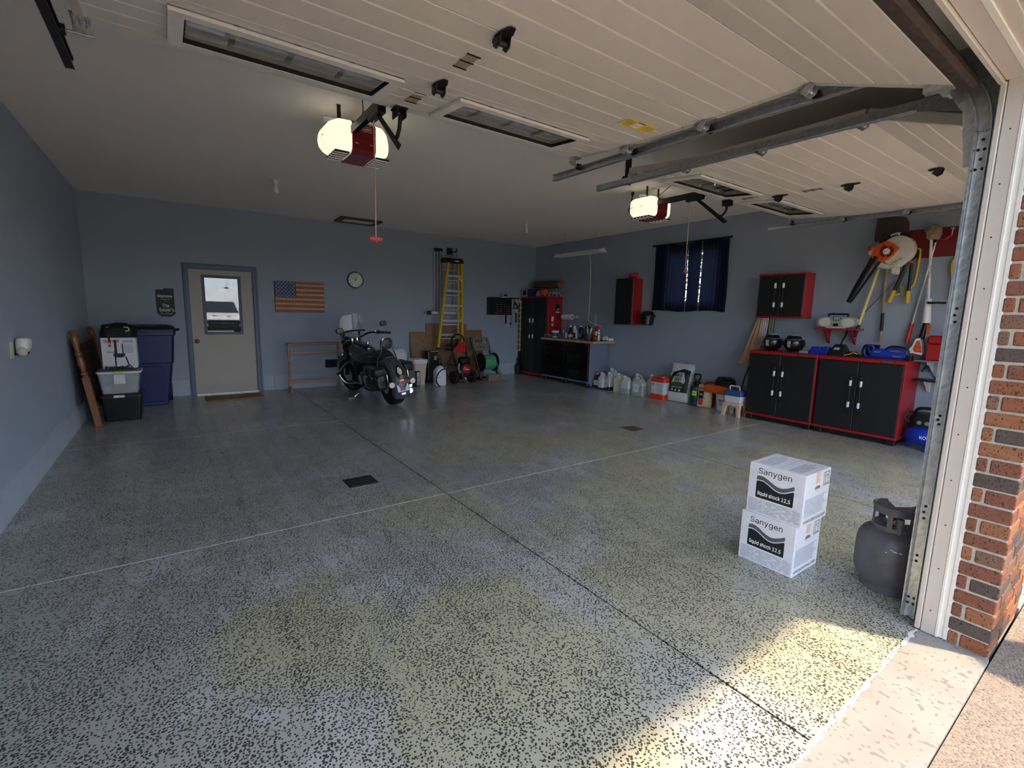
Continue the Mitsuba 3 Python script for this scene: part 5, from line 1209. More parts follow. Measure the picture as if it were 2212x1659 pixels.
# single-door wall cabinet and tall cabinet
t = Thing('cabinet', 'narrow black-fronted wall cabinet with red sides between bench and window', 'cabinet')
t.part('body', bx(7.02, 7.272, 6.02, 6.44, 1.283, 2.147, .006), 'cab_dark_red', False)
t.part('door', bx(6.992, 7.018, 6.022, 6.438, 1.285, 2.145, .006), 'cab_black', False)
t.part('top_edge', bx(6.99, 7.02, 6.20, 6.436, 2.147, 2.153), 'steel_bright', False)
m = ell((7.09, 6.10, 2.20), (.07, .105, .05), 2); m.vertices[:, 2] = np.maximum(m.vertices[:, 2] + (meshkit.noise(m.vertices * 30, 1) - .5) * .02, 2.15)
one('orange_bag', m, 'lens_red', 'orange-red bundle lying on the narrow wall cabinet', 'bag', smooth=True)
t = Thing('cabinet', 'tall black cabinet with dark red side in the corner', 'cabinet')
t.part('body', bx(6.85, 7.27, 8.285, 9.275, .09, 1.80, .006), 'cab_dark_red', False)
t.part('top', bx(6.82, 7.272, 8.278, 9.28, 1.80, 1.845, .01), 'cab_dark_red', False)
t.part('plinth', bx(6.82, 7.272, 8.278, 9.28, .03, .09, .008), 'cab_dark_red', False)
t.part('foot', [bx(6.86, 6.94, y, y + .1, .002, .03) for y in (8.32, 9.15)], 'black_plastic', False, kind='stuff')
for a, b_, hy in ((8.295, 8.777, 8.72), (8.783, 9.268, 8.84)):
    d = t.part('door', bx(6.812, 6.85, a, b_, .093, 1.797, .008), 'cab_black', False)
    for z in (.80, 1.14):
        pass
    for z0, z1 in ((.82, 1.38),):
        bar_handle(t, d, hy, .80, 1.42, 6.812)
sd = t.part('side_panel', prism(rrect(.34, 1.6, .03), .004, fr((7.06, 8.2845, .95), (1, 0, 0), (0, 0, 1))), 'cab_dark_red', False)
t.part('badge', prism(rrect(.13, .17, .03), .002, fr((7.13, 8.2802, 1.60), (1, 0, 0), (0, 0, 1))), 'navy_dark', False, label='dark penguin-like sticker') if False else t.part('sticker', prism(rrect(.12, .17, .03), .002, fr((7.13, 8.2802, 1.60), (1, 0, 0), (0, 0, 1))), 'navy_dark', False, label='dark sticker with white marks')
t.part('sticker_mark', [prism([(-.03, -.07), (-.005, -.02), (.0, -.07)], .001, fr((7.13, 8.278, 1.60), (1, 0, 0), (0, 0, 1))), prism(Point(.03, -.03).buffer(.014), .001, fr((7.13, 8.278, 1.60), (1, 0, 0), (0, 0, 1))), bx(7.075, 7.185, 8.2775, 8.2795, 1.485, 1.505)], 'white_plastic', False, kind='stuff')
t.part('paper_note', bx(6.96, 7.025, 8.2785, 8.2805, 1.29, 1.40), 'lens_white', False)
t.part('round_magnet', [cyl((6.99, 8.276, 1.21), (6.99, 8.2805, 1.21), .034, 24)], 'white_plastic', False)
t.part('magnet_bar', bx(6.955, 7.025, 8.2745, 8.2765, 1.20, 1.215), 'print_black', False)
# on top of the tall cabinet
t = Thing('game_box', 'black and white printed box at the front corner on the tall cabinet', 'box')
t.part('box', bx(6.83, 7.02, 9.06, 9.26, 1.847, 2.02, .002), 'print_grey', False)
t.part('print', [bx(6.827, 6.831, 9.08, 9.20, 1.88, 1.99), bx(6.85, 6.99, 9.057, 9.061, 1.88, 1.99)], 'print_black', False, kind='stuff')
one('blue_carton', bx(6.84, 7.08, 8.80, 9.04, 1.847, 2.015, .003), 'navy_bin', 'teal blue carton on the tall cabinet beside the printed box', 'box', smooth=False)
one('pale_pouch', rloft([(6.96, 8.72, 1.847, .20, .13, .04), (6.96, 8.72, 1.95, .18, .11, .05), (6.96, 8.72, 1.985, .10, .05, .02)]), 'print_grey', 'pale grey pouch on the tall cabinet beside the blue carton', 'bag', smooth=40)
m = ell((6.93, 8.54, 1.93), (.09, .12, .08), 3); m.vertices += (meshkit.fbm(m.vertices * 25, 3, 1)[:, None] - .5) * .06; m.vertices[:, 2] = np.maximum(m.vertices[:, 2], 1.848)
mat('safety_orange', (216, 84, 44), 0.5)
one('orange_vest', m, 'safety_orange', 'crumpled orange cloth on the tall cabinet', 'cloth', smooth=True)
one('tool_rack', [tube([(7.0, 8.32, 1.855), (7.02, 8.32, 1.93), (7.20, 8.32, 1.93), (7.25, 8.32, 1.855)], .011, 6, 0), tube([(7.0, 8.45, 1.855), (7.02, 8.45, 1.93), (7.20, 8.45, 1.93), (7.25, 8.45, 1.855)], .011, 6, 0), cyl((7.02, 8.32, 1.93), (7.02, 8.45, 1.93), .01, 8)], 'ivory', 'pale metal stand at the near edge on the tall cabinet', 'stand', smooth=40)
mat('log_brown', mikit.proc(lambda p, n, uv: mix((.05, .036, .02), (.15, .10, .05), fbm(p.x * 22, p.y * 14, p.z * 22, 4))), 0.85)
m = cyl((7.14, 9.10, 2.13), (7.12, 8.22, 2.11), .085, 24).subdivide().subdivide(); m.vertices += (meshkit.noise(m.vertices * 22, 3)[:, None] - .5) * .02
t = Thing('rolled_mat', 'brown rolled mat lying across the boxes on the tall cabinet', 'roll')
t.part('roll', m, 'log_brown', True)
t.part('end_cap', cyl((7.12, 8.222, 2.11), (7.12, 8.205, 2.11), .07, 20), 'coir')
one('shoe_carton', bx(7.06, 7.25, 8.62, 8.98, 1.847, 2.02, .003), 'taupe_plastic', 'plain carton under the rolled mat on the tall cabinet', 'box', smooth=False)
# yellow level leaning on the tall cabinet, dust pan on the floor
t = Thing('long_level', 'long yellowish level leaning in the corner beside the tall cabinet', 'level')
mat('level_cream', (206, 188, 128), 0.45)
t.part('body', bx(6.775, 6.81, 9.22, 9.29, .55, 1.75, .003), 'level_cream', False)
t.part('slot', [bx(6.772, 6.779, 9.236, 9.274, z, z + .09) for z in np.arange(.60, 1.70, .125)] + [bx(6.79, 6.80, 9.2175, 9.2205, z, z + .09) for z in np.arange(.60, 1.70, .125)], 'print_black', False, kind='stuff')
t.part('prop', bx(6.78, 6.805, 9.23, 9.28, .002, .55, .002), 'black_plastic', False)
one('dust_pan', [rloft([(6.735, 9.22, .002, .09, .13, .02), (6.735, 9.22, .20, .11, .14, .03), (6.735, 9.24, .26, .05, .06, .02)]), tube([(6.735, 9.24, .25), (6.735, 9.26, .38)], .012, 8)], 'black_plastic', 'black dust pan standing on the floor beside the tall cabinet', 'dust pan', smooth=30)

# ---------------------------------------------------------------- tool chest with wooden top
mat('chest_side', (128, 136, 156), 0.35, metal=0.2)
mat('bench_wood', wood((.40, .27, .15), (.58, .42, .26), 1, 30), 0.5)
mat('bench_dark', wood((.07, .035, .022), (.13, .07, .045), 1, 30), 0.4)
t = Thing('tool_chest', 'black ten-drawer tool chest on wheels with a wooden top against the right wall', 'tool chest')
t.part('body', bx(6.735, 7.25, 6.79, 8.265, .11, .888, .004), 'chest_side', False)
t.part('face', bx(6.715, 6.737, 6.795, 8.262, .115, .885, .003), 'black_matte', False)
t.part('top', bx(6.655, 7.272, 6.635, 8.272, .892, .938, .004), 'bench_wood', False, label='pale-edged wooden worktop')
t.part('mat', bx(6.668, 7.265, 6.65, 8.26, .9385, .943), 'bench_dark', False, label='dark brown surface of the worktop')
rows = [(.788, .882), (.682, .784), (.545, .678), (.405, .541), (.135, .401)]
hz_ = [.845, .742, .612, .470, .335]
for y0, y1 in ((7.535, 8.255), (6.80, 7.53)):
    for (z0, z1), hz in zip(rows, hz_):
        d = t.part('drawer', bx(6.700, 6.716, y0 + .004, y1 - .004, z0, z1, .003), 'black_gloss', False)
        ym = (y0 + y1) / 2 + .03
        t.part('handle', tube([(6.699, ym - .125, hz), (6.672, ym - .11, hz - .004), (6.668, ym, hz - .005), (6.672, ym + .11, hz - .004), (6.699, ym + .125, hz)], .007, 6), 'steel_dark', 40, of=d)
    t.part('lock', cyl((6.694, y0 + .06, .862), (6.701, y0 + .06, .862), .011, 12), 'steel_bright')
t.part('base_rail', bx(6.705, 6.73, 6.79, 8.265, .085, .118, .003), 'chest_side', False)
t.part('side_leg', prism([(0, .11), (.06, .03), (.10, .03), (.12, .11)], .02, fr((6.72, 6.80, 0), (1, 0, 0), (0, 0, 1))), 'chest_side', False)
for y in (6.86, 7.52, 8.19):
    for x in (6.76, 7.20):
        c = t.part('caster', [cyl((x, y - .02, .045), (x, y + .02, .045), .043, 18), bx(x - .02, x + .02, y - .03, y + .03, .075, .112)], 'black_plastic', 30)
        t.part('caster_cap', ell((x - .0, y - .024, .045), (.016, .008, .016), 2), 'steel_bright', True, of=c)
# things on the bench
BZ = .943
mat('bottle_amber', (52, 26, 14), 0.12, coat=0.6); mat('navy_bottle', (26, 32, 92), 0.25); mat('blue_label', (62, 92, 170), 0.5)
t = Thing('tub', 'white tub with blue label on the bench, nearest the tall cabinet', 'tub')
t.part('body', lathe([(0, BZ), (.065, BZ), (.078, BZ + .115), (.078, BZ + .12)], 24, (6.95, 8.12, 0)), 'white_plastic')
t.part('lid', lathe([(.083, BZ + .12), (.085, BZ + .125), (.085, BZ + .145), (0, BZ + .147)], 24, (6.95, 8.12, 0)), 'white_plastic')
t.part('wrap', lathe([(.0695, BZ + .03), (.0795, BZ + .10), (.0785, BZ + .10), (.0685, BZ + .03)], 24, (6.95, 8.12, 0)), 'blue_label')
one('crumpled_paper', (lambda m: (m.vertices.__iadd__((meshkit.noise(m.vertices * 70, 2)[:, None] - .5) * .05), m)[1])(ell((6.93, 8.21, BZ + .04), (.05, .05, .035), 3)), 'coir', 'crumpled tan paper at the far end of the bench', 'paper', smooth=False)
one('wire_clip', tube([(6.76, 8.25, BZ + .006), (6.76, 8.23, BZ + .06), (6.80, 8.14, BZ + .05), (6.78, 8.14, BZ + .006)], .006, 6), 'ivory', 'bent pale wire at the far front edge of the bench', 'wire', smooth=40)
one('rag_tin', lathe([(0, BZ), (.045, BZ), (.05, BZ + .03), (.05, BZ + .07), (.035, BZ + .085), (0, BZ + .09)], 18, (6.97, 7.98, 0)), 'taupe_plastic', 'small grey tin between the white tub and the blue bottle', 'tin')
t = Thing('glue_bottle', 'small blue bottle with white nozzle on the bench', 'bottle')
t.part('body', lathe([(0, BZ), (.035, BZ), (.037, BZ + .01), (.037, BZ + .09), (.018, BZ + .11), (0, BZ + .111)], 18, (6.95, 7.85, 0)), 'blue_label'); t.part('nozzle', lathe([(.016, BZ + .11), (.013, BZ + .13), (.009, BZ + .18), (0, BZ + .182)], 14, (6.95, 7.85, 0)), 'white_plastic')
one('white_cup', lathe([(0, BZ), (.028, BZ), (.036, BZ + .115), (.034, BZ + .115), (.0, BZ + .10)], 18, (6.97, 7.775, 0)), 'bag_film', 'pale cup next to the blue bottle on the bench', 'cup')
t = Thing('amber_bottle', 'dark amber bottle with white cone tip on the bench', 'bottle')
t.part('body', lathe([(0, BZ), (.052, BZ), (.055, BZ + .01), (.055, BZ + .13), (.03, BZ + .18), (.022, BZ + .24), (0, BZ + .242)], 22, (6.96, 7.63, 0)), 'bottle_amber'); t.part('cap', lathe([(.024, BZ + .24), (.022, BZ + .255), (.006, BZ + .30), (0, BZ + .301)], 16, (6.96, 7.63, 0)), 'white_plastic')
t.part('wrap', lathe([(.0562, BZ + .03), (.0562, BZ + .085), (.0555, BZ + .085), (.0555, BZ + .03)], 22, (6.96, 7.63, 0)), 'white_plastic')
t = Thing('oil_bottle', 'white oil bottle with slanted shoulder and brown label on the bench', 'bottle')
t.part('body', loft([np.c_[np.full(20, 6.96), np.zeros((20, 2))] * 0 + np.c_[rrect(d, w, .02, 5)[:, 0] + 6.95, rrect(d, w, .02, 5)[:, 1] + cy_, np.full(20, z)] for z, w, d, cy_ in ((BZ, .115, .07, 7.46), (BZ + .15, .115, .07, 7.46), (BZ + .21, .07, .055, 7.485), (BZ + .25, .036, .036, 7.495))]), 'white_plastic', 40)
t.part('cap', cyl((6.95, 7.495, BZ + .25), (6.95, 7.495, BZ + .275), .02, 14), 'white_plastic'); t.part('wrap', bx(6.912, 6.9155, 7.425, 7.50, BZ + .02, BZ + .13), 'brown_wood', False)
t = Thing('detergent_bottle', 'navy bottle with green and white label on the bench', 'bottle')
t.part('body', loft([np.c_[rrect(d, w, .03, 5)[:, 0] + 6.96, rrect(d, w, .03, 5)[:, 1] + 7.31, np.full(20, z)] for z, w, d in ((BZ, .11, .08), (BZ + .17, .12, .08), (BZ + .22, .10, .07), (BZ + .255, .06, .05))]), 'navy_bottle', 40)
t.part('cap', cyl((6.96, 7.31, BZ + .255), (6.96, 7.31, BZ + .28), .028, 16), 'bag_film'); t.part('wrap', bx(6.917, 6.9205, 7.27, 7.35, BZ + .04, BZ + .13), 'hose_green', False); t.part('band', bx(6.9175, 6.9205, 7.27, 7.35, BZ + .17, BZ + .185), 'handle_red', False)
one('bench_bits', [bc(6.80 + .05 * (i % 3), 7.75 - .085 * i, BZ + .008, .03 + .01 * (i % 2), .05, .014, .003) for i in range(8)], 'steel_bright', 'loose small hardware scattered along the front of the bench', 'hardware', smooth=False, kind='stuff')
t = Thing('clamp', 'grey C-shaped clamp standing on the bench', 'clamp')
t.part('frame', tube([(6.97, 7.15, BZ + .02), (6.97, 7.17, BZ + .24), (6.97, 7.12, BZ + .27), (6.97, 7.06, BZ + .25), (6.97, 7.055, BZ + .20)], .018, 8), 'steel_dark', 40)
t = Thing('tool_caddy', 'dark round caddy stuffed with tools on the bench', 'caddy')
t.part('pot', lathe([(0, BZ), (.085, BZ), (.095, BZ + .02), (.098, BZ + .12), (.09, BZ + .125), (.0, BZ + .10)], 22, (6.86, 6.98, 0)), 'brown_wood')
for i, (dx, dy, h, mt) in enumerate(((0, .03, .28, 'yellow_fiberglass'), (.03, -.02, .25, 'white_plastic'), (-.03, 0, .22, 'ivory'), (.02, .05, .24, 'yellow_fiberglass'), (-.02, -.04, .20, 'steel_bright'))):
    t.part('tool', cyl((6.86 + dx * .5, 6.98 + dy * .5, BZ + .10), (6.86 + dx * 1.6, 6.98 + dy * 1.6, BZ + h), .013, 8), mt)
one('tube_stick', cyl((7.05, 7.02, BZ), (7.05, 6.99, BZ + .50), .016, 10), 'print_grey', 'grey tube standing upright at the back of the bench', 'tube')
t = Thing('spray_can', 'red-topped can with blue and white label on the bench', 'can')
t.part('body', lathe([(0, BZ), (.045, BZ), (.045, BZ + .17), (.038, BZ + .185), (0, BZ + .186)], 20, (6.96, 6.85, 0)), 'bag_film'); t.part('cap', lathe([(.042, BZ + .185), (.046, BZ + .20), (.044, BZ + .27), (.03, BZ + .285), (0, BZ + .286)], 20, (6.96, 6.85, 0)), 'cab_red', label='red cap'); t.part('wrap', lathe([(.0458, BZ + .07), (.0458, BZ + .10), (.045, BZ + .10), (.045, BZ + .07)], 20, (6.96, 6.85, 0)), 'navy_bin')
t = Thing('cleaner_bottle', 'cream bottle with dark band beside the red-topped can', 'bottle')
t.part('body', lathe([(0, BZ), (.03, BZ), (.032, BZ + .14), (.014, BZ + .18), (.012, BZ + .225), (0, BZ + .226)], 16, (6.94, 6.775, 0)), 'lens_white'); t.part('band', lathe([(.0335, BZ + .11), (.0335, BZ + .125), (.032, BZ + .125), (.032, BZ + .11)], 16, (6.94, 6.775, 0)), 'print_black')
one('orange_rag', (lambda m: (m.vertices.__iadd__((meshkit.noise(m.vertices * 50, 5)[:, None] - .5) * .05), m)[1])(ell((6.86, 6.78, BZ + .045), (.05, .06, .035), 3)), 'safety_orange', 'orange rag at the near end of the bench', 'rag', smooth=True)
one('blue_rag', (lambda m: (m.vertices.__iadd__((meshkit.noise(m.vertices * 40, 6)[:, None] - .5) * .04), m)[1])(ell((7.06, 6.71, BZ + .05), (.07, .06, .04), 3)), 'bag_film', 'pale rag at the near back corner of the bench', 'rag', smooth=True)
one('white_block', bx(7.12, 7.24, 6.65, 6.72, BZ + .001, BZ + .05, .004), 'white_plastic', 'white block at the near wall corner of the bench', 'block', smooth=False)

# paper towel roll, shop light with its cord
t = Thing('towel_holder', 'paper towel roll on a wall holder above the bench', 'paper towel')
t.part('roll', lathe([(.020, 0), (.062, 0), (.062, .30), (.020, .30), (.020, 0)], 28).apply_transform(fr((7.19, 8.13, 1.395), (0, 0, 1), (1, 0, 0))) if False else cyl((7.19, 8.15, 1.395), (7.19, 7.84, 1.395), .062, 28), 'white_plastic')
t.part('core', cyl((7.19, 7.841, 1.395), (7.19, 7.836, 1.395), .024, 20), 'taupe_plastic')
t.part('rod', cyl((7.19, 8.2, 1.395), (7.19, 7.76, 1.395), .010, 10), 'ivory')
for y in (8.2, 7.755):
    t.part('bracket', [bx(7.17, 7.28, y - .012, y + .012, 1.375, 1.415, .004), cyl((7.275, y, 1.395), (7.28, y, 1.395), .045, 16)], 'ivory', 30)
t = Thing('shop_light', 'long white shop light hanging over the bench', 'light fixture')
sec = Polygon([(-.10, 0), (-.035, .055), (.035, .055), (.10, 0), (.098, -.004), (.03, .05), (-.03, .05), (-.098, -.004)])
t.part('hood', prism(sec, 1.28, fr((6.50, 7.62, 2.60), (1, 0, 0), (0, 0, 1))), 'lens_white', False)
t.part('end_plate', [prism(Polygon([(-.10, -.004), (-.05, .045), (-.03, .065), (.03, .065), (.05, .045), (.10, -.004)]), .006, fr((6.50, y, 2.60), (1, 0, 0), (0, 0, 1))) for y in (7.626, 6.34)], 'white_plastic', False, kind='stuff')
for x in (6.465, 6.535):
    t.part('tube', cyl((x, 7.58, 2.615), (x, 6.38, 2.615), .015, 12), 'bag_film')
for y in (7.4, 6.55):
    t.part('chain', tube([(6.50, y, 2.655), (6.505, y, 2.85), (6.50, y, H)], .004, 5), 'steel_bright', 40)
one('power_cable', tube([(6.50, 6.70, 2.62), (6.60, 6.74, 2.35), (6.80, 6.93, 1.85), (6.92, 7.06, 1.50), (6.95, 7.10, 1.36), (7.0, 7.06, 1.29), (7.05, 7.0, 1.26), (7.20, 6.96, 1.22)], .0065, 7), 'cord_white', 'white cord looping from the shop light down to the bench', 'cord', smooth=40)
# black pail on the wall by the window
t = Thing('wall_pail', 'black pail with a lid hanging on the wall left of the window', 'pail')
t.part('body', lathe([(0, 1.29), (.105, 1.29), (.115, 1.30), (.13, 1.43), (.13, 1.435)], 24, (7.13, 5.76, 0)), 'black_gloss')
t.part('rim', lathe([(.13, 1.435), (.155, 1.44), (.155, 1.465), (.12, 1.475), (.10, 1.475)], 24, (7.13, 5.76, 0)), 'black_plastic')
t.part('lid', lathe([(.12, 1.476), (.115, 1.50), (.08, 1.535), (0, 1.55)], 24, (7.12, 5.74, 0)), 'black_gloss')
t.part('bracket', bx(7.20, 7.28, 5.74, 5.78, 1.38, 1.42), 'black_plastic', False)

# ---------------------------------------------------------------- row of jugs and containers along the right wall
mat('jug_milky', (206, 208, 206), 0.35); mat('jug_cream', (226, 214, 184), 0.4); mat('jug_green', (186, 196, 180), 0.3); mat('jug_wine', (84, 28, 34), 0.3)
mat('liquid_dark', (58, 36, 44), 0.3); mat('liquid_blue', (36, 52, 76), 0.3); mat('liquid_pale', (158, 168, 160), 0.25)
mat('jerry_orange', (214, 66, 30), 0.38); mat('bag_white', (206, 206, 204), 0.5); mat('bag_green', (22, 40, 34), 0.45); mat('sprayer_green', (20, 66, 58), 0.35)
mat('neon_label', (196, 232, 40), 0.5); mat('bag_beige', (206, 190, 152), 0.6); mat('case_orange', (206, 88, 36), 0.45); mat('stool_tan', (204, 178, 150), 0.45); mat('cooler_blue', (52, 82, 142), 0.4); mat('bucket_white', (212, 214, 214), 0.35)
def jug(x, y, w, d, h, mt, label, turn=0, cap='white_plastic', fill=None, fmat=None, tag=None, tmat='white_plastic', red=False):
    """Blow-moulded jug: shouldered body, loop handle, capped neck. w along the wall, d out from it."""
    X = tr(x, y, .002) @ rot((0, 0, 1), 90 + turn)            # local x runs along the wall, local -y faces the room
    t = Thing('jug', label, 'jug', 'jugs along the right wall', xf=X)
    hb = h * .74
    S = [(0, 0, 0, w * .95, d * .95, .02), (0, 0, .012, w, d, .028), (0, 0, hb * .92, w, d, .03), (0, 0, hb, w * .9, d * .85, .04), (w * .12, 0, hb + h * .10, w * .55, d * .5, .04), (w * .22, 0, h * .90, .06, .06, .028), (w * .22, 0, h * .93, .05, .05, .024)]
    body = t.part('body', rloft(S, 6), mt, 40)
    t.part('cap', cyl((w * .22, 0, h * .93), (w * .22, 0, h), .03, 16), cap)
    t.part('handle', tube([(w * .12, 0, h * .86), (-w * .05, 0, h * .92), (-w * .28, 0, h * .88), (-w * .40, 0, h * .74), (-w * .40, 0, h * .62)], [.014, .016, .017, .017, .02], 8), mt, 40, of=body)
    if fill:
        F_ = [(0, 0, -.0, w * .955, d * .955, .02), (0, 0, .012, w + .0015, d + .0015, .028), (0, 0, fill, w + .0015, d + .0015, .03), (0, 0, fill + .0005, w * .9, d * .9, .03)]
        t.part('contents', rloft(F_, 6), fmat, 40, of=body, label='darker liquid level')
    if tag:
        q = w * tag[0]
        t.part('wrap', bx(-q / 2 + w * tag[1], q / 2 + w * tag[1], d / 2 - .0, d / 2 + .0018, h * tag[2], h * tag[3]), tmat, False)
        for k in range(3):
            t.part('print', bx(-q * .3 + w * tag[1], q * .3 + w * tag[1], d / 2 + .0015, d / 2 + .0026, h * (tag[2] + (tag[3] - tag[2]) * (.25 + .22 * k)), h * (tag[2] + (tag[3] - tag[2]) * (.25 + .22 * k)) + .008), 'print_grey' if not red else 'brown_wood', False)
    return t
jug(6.93, 6.71, .15, .14, .285, 'jug_wine', 'dark wine-red jug with white label, farthest of the row beside the tool chest', 0, tag=(.8, 0, .2, .55))
jug(6.88, 6.545, .14, .16, .33, 'jug_milky', 'milky jug with dark contents at its foot, next to the wine-red jug', 5, fill=.035, fmat='liquid_blue')
jug(7.12, 6.50, .20, .15, .405, 'jug_milky', 'tall milky jug at the back, behind the two jugs next to the wine-red one', 0)
jug(6.90, 6.375, .16, .16, .345, 'jug_milky', 'milky jug with purple-dark bottom and white label', -8, fill=.075, fmat='liquid_dark', tag=(.55, .2, .15, .6))
jug(6.91, 6.13, .18, .20, .36, 'jug_cream', 'plain cream jug in the middle of the row', 8)
jug(6.86, 5.925, .19, .15, .335, 'jug_milky', 'milky jug with pale liquid up to a third, right of the cream jug', 10, fill=.11, fmat='liquid_pale')
jug(7.12, 5.86, .20, .14, .37, 'jug_milky', 'milky jug at the back, behind the jug with pale liquid', 0)
jug(6.94, 5.68, .26, .17, .335, 'jug_green', 'wide greenish jug with a white sheet label, left of the orange can', 4, fill=.19, fmat='liquid_pale', tag=(.45, .05, .2, .62))
jug(7.13, 5.53, .20, .14, .39, 'jug_cream', 'cream jug with brown printed label at the back, behind the orange can', 0, tag=(.5, -.3, .15, .6), tmat='jug_cream', red=True)
X = tr(7.01, 5.255, .002) @ rot((0, 0, 1), 92)
t = Thing('fluid_can', 'bright orange square can with a white label', 'can', xf=X)
w, d, h = .30, .25, .40
t.part('body', rloft([(0, 0, 0, w * .96, d * .96, .03), (0, 0, .015, w, d, .04), (0, 0, h * .84, w, d, .04), (0, 0, h * .88, w * .95, d * .95, .04), (0, 0, h * .94, w * .93, d * .93, .05), (0, 0, h * .97, w * .8, d * .8, .05)], 6), 'jerry_orange', 40)
t.part('wrap', rloft([(0, 0, h * .24, w + .003, d + .003, .041), (0, 0, h * .76, w + .003, d + .003, .041)], 6), 'bag_white', 40, label='white label around the can')
for k in range(6):
    t.part('print', bx(-w * .4, -w * .05 + .02 * (k % 3), d / 2 + .001, d / 2 + .003, h * (.30 + .07 * k), h * (.30 + .07 * k) + .008), 'print_grey', False)
t.part('mark', cyl((.08, d / 2 + .001, h * .66), (.08, d / 2 + .003, h * .66), .014, 12), 'print_black', False)
for k in range(5):
    t.part('top_rib', bx(-w * .42 + k * .06, -w * .42 + k * .06 + .03, -d * .4, d * .4, h * .945, h * .985, .006), 'jerry_orange', False)
t.part('cap', cyl((-.08, .06, h * .96), (-.08, .06, h), .035, 18), 'bag_white')

# grass seed sack leaning on the wall
def sack(name, label, cat_name, w, h, th, mt, X, seed, amp=.03):
    n = 24; rings = []
    for i, z in enumerate(np.linspace(0, 1, 16)):
        tw = th * (min(1, z * 5 + .55) * (1 - .86 * max(0, z - .72) / .28)); ww = w * (1 - .06 * math.sin(math.pi * z) + .04 * (z > .8))
        th_ = np.linspace(0, 2 * math.pi, n, endpoint=False)
        cs, sn = np.cos(th_), np.sin(th_)
        rings.append(np.c_[np.sign(cs) * np.abs(cs) ** .55 * ww / 2, np.sign(sn) * np.abs(sn) ** .75 * tw / 2, np.full(n, z * h)])
    m = loft(rings).subdivide().subdivide()
    m.vertices += (meshkit.fbm(m.vertices * 11, 4, seed)[:, None] - .5) * amp * np.array([.8, 1.2, .6]) * np.minimum(1, m.vertices[:, 2:3] / .05)
    t = Thing(name, label, cat_name, xf=X)
    t.part('sack', m, mt, True)
    return t, m
def onface(poly_, m, X0, off=.004):
    """A flat print draped on the room side (-y) of a sack."""
    q = prism(poly_, .001).subdivide().subdivide().subdivide()
    tree_ = m.vertices[m.vertices[:, 1] < .01]
    from scipy.spatial import cKDTree
    kd = cKDTree(tree_[:, [0, 2]])
    v = q.vertices; dd, ii = kd.query(v[:, :2], k=4); y = tree_[ii, 1].min(1)
    return trimesh.Trimesh(np.c_[v[:, 0], y - off - v[:, 2], v[:, 1]], q.faces, process=False)
X = tr(7.02, 4.90, .004) @ rot((0, 0, 1), -84) @ rot((1, 0, 0), -10)
t, m = sack('seed_sack', 'white and dark green sack of grass seed leaning on the wall', 'sack', .40, .66, .17, 'bag_white', X, 3)
t.part('band', onface(Polygon([(-.17, .16), (.17, .16), (.175, .54), (.05, .57), (-.12, .50), (-.175, .40)]), m, X, .004), 'bag_green', True, label='dark green printed area')
t.part('logo_panel', onface(Polygon([(-.13, .30), (.09, .30), (.12, .36), (.08, .50), (-.02, .50), (-.10, .42)]), m, X, .009), 'bag_white', True)
t.part('meadow', onface(Point(0, 0).buffer(1, 16).__class__([(.11 * math.cos(a) - .015, .04 * math.sin(a) + .30) for a in np.linspace(0, 6.28, 20)]), m, X, .012), 'leaf_dark', True)
def sack_text(s, hgt, x, z, wd, mt, off):
    q = text(s, hgt, np.eye(4), .001, wd, True); v = q.vertices
    tree_ = m.vertices[m.vertices[:, 1] < .01]
    from scipy.spatial import cKDTree
    kd = cKDTree(tree_[:, [0, 2]]); pts = v[:, :2] + [x, z]
    ii = kd.query(pts, k=3)[1]; y = tree_[ii, 1].min()
    t.part('lettering', trimesh.Trimesh(np.c_[pts[:, 0], np.full(len(v), y - off) - v[:, 2], pts[:, 1]], q.faces, process=False), mt, False)
sack_text('GRASS', .055, -.085, .425, .15, 'print_black', .016); sack_text('SEED', .055, -.075, .355, .13, 'print_black', .016)
sack_text('100% FRESH', .02, -.11, .235, .2, 'bag_white', .014)
t.part('icon', [onface(Point(x, .195).buffer(.018, 8), m, X, .010) for x in (-.1, -.03, .04)], 'bag_white', True, kind='stuff')
# dark green pressure sprayer
t = Thing('garden_sprayer', 'dark green tank sprayer with a neon yellow label', 'sprayer')
o = (7.04, 4.575, 0)
t.part('tank', lathe([(0, .003), (.09, .003), (.098, .015), (.10, .10), (.097, .104), (.10, .108), (.10, .20), (.097, .204), (.10, .208), (.10, .27), (.085, .32), (.05, .345), (.05, .35)], 28, o), 'sprayer_green')
t.part('collar', lathe([(.055, .35), (.06, .36), (.06, .39), (.035, .40), (.03, .43), (0, .431)], 20, o), 'black_plastic')
t.part('handle', tube([(7.04, 4.62, .42), (7.04, 4.635, .50), (7.04, 4.60, .515), (7.04, 4.53, .515), (7.04, 4.515, .50), (7.04, 4.53, .42)], .013, 8, 3), 'black_plastic', 40)
def wrap_label(o, r, a0, a1, z0, z1, th=.0015):
    a = np.radians(np.linspace(a0, a1, 12))
    outer = [(o[0] + (r + th) * math.cos(q), o[1] + (r + th) * math.sin(q)) for q in a]; inner = [(o[0] + r * math.cos(q), o[1] + r * math.sin(q)) for q in a[::-1]]
    return prism(outer + inner, z1 - z0, tr(0, 0, z0))
t.part('sticker', wrap_label(o, .100, 172, 215, .17, .25), 'neon_label', False, label='neon yellow label')
t.part('sticker_text', wrap_label(o, .1016, 182, 205, .205, .218, .0006), 'sprayer_green', False)
t.part('lettering', wrap_label(o, .1003, 180, 235, .285, .29, .0008), 'print_grey', False)
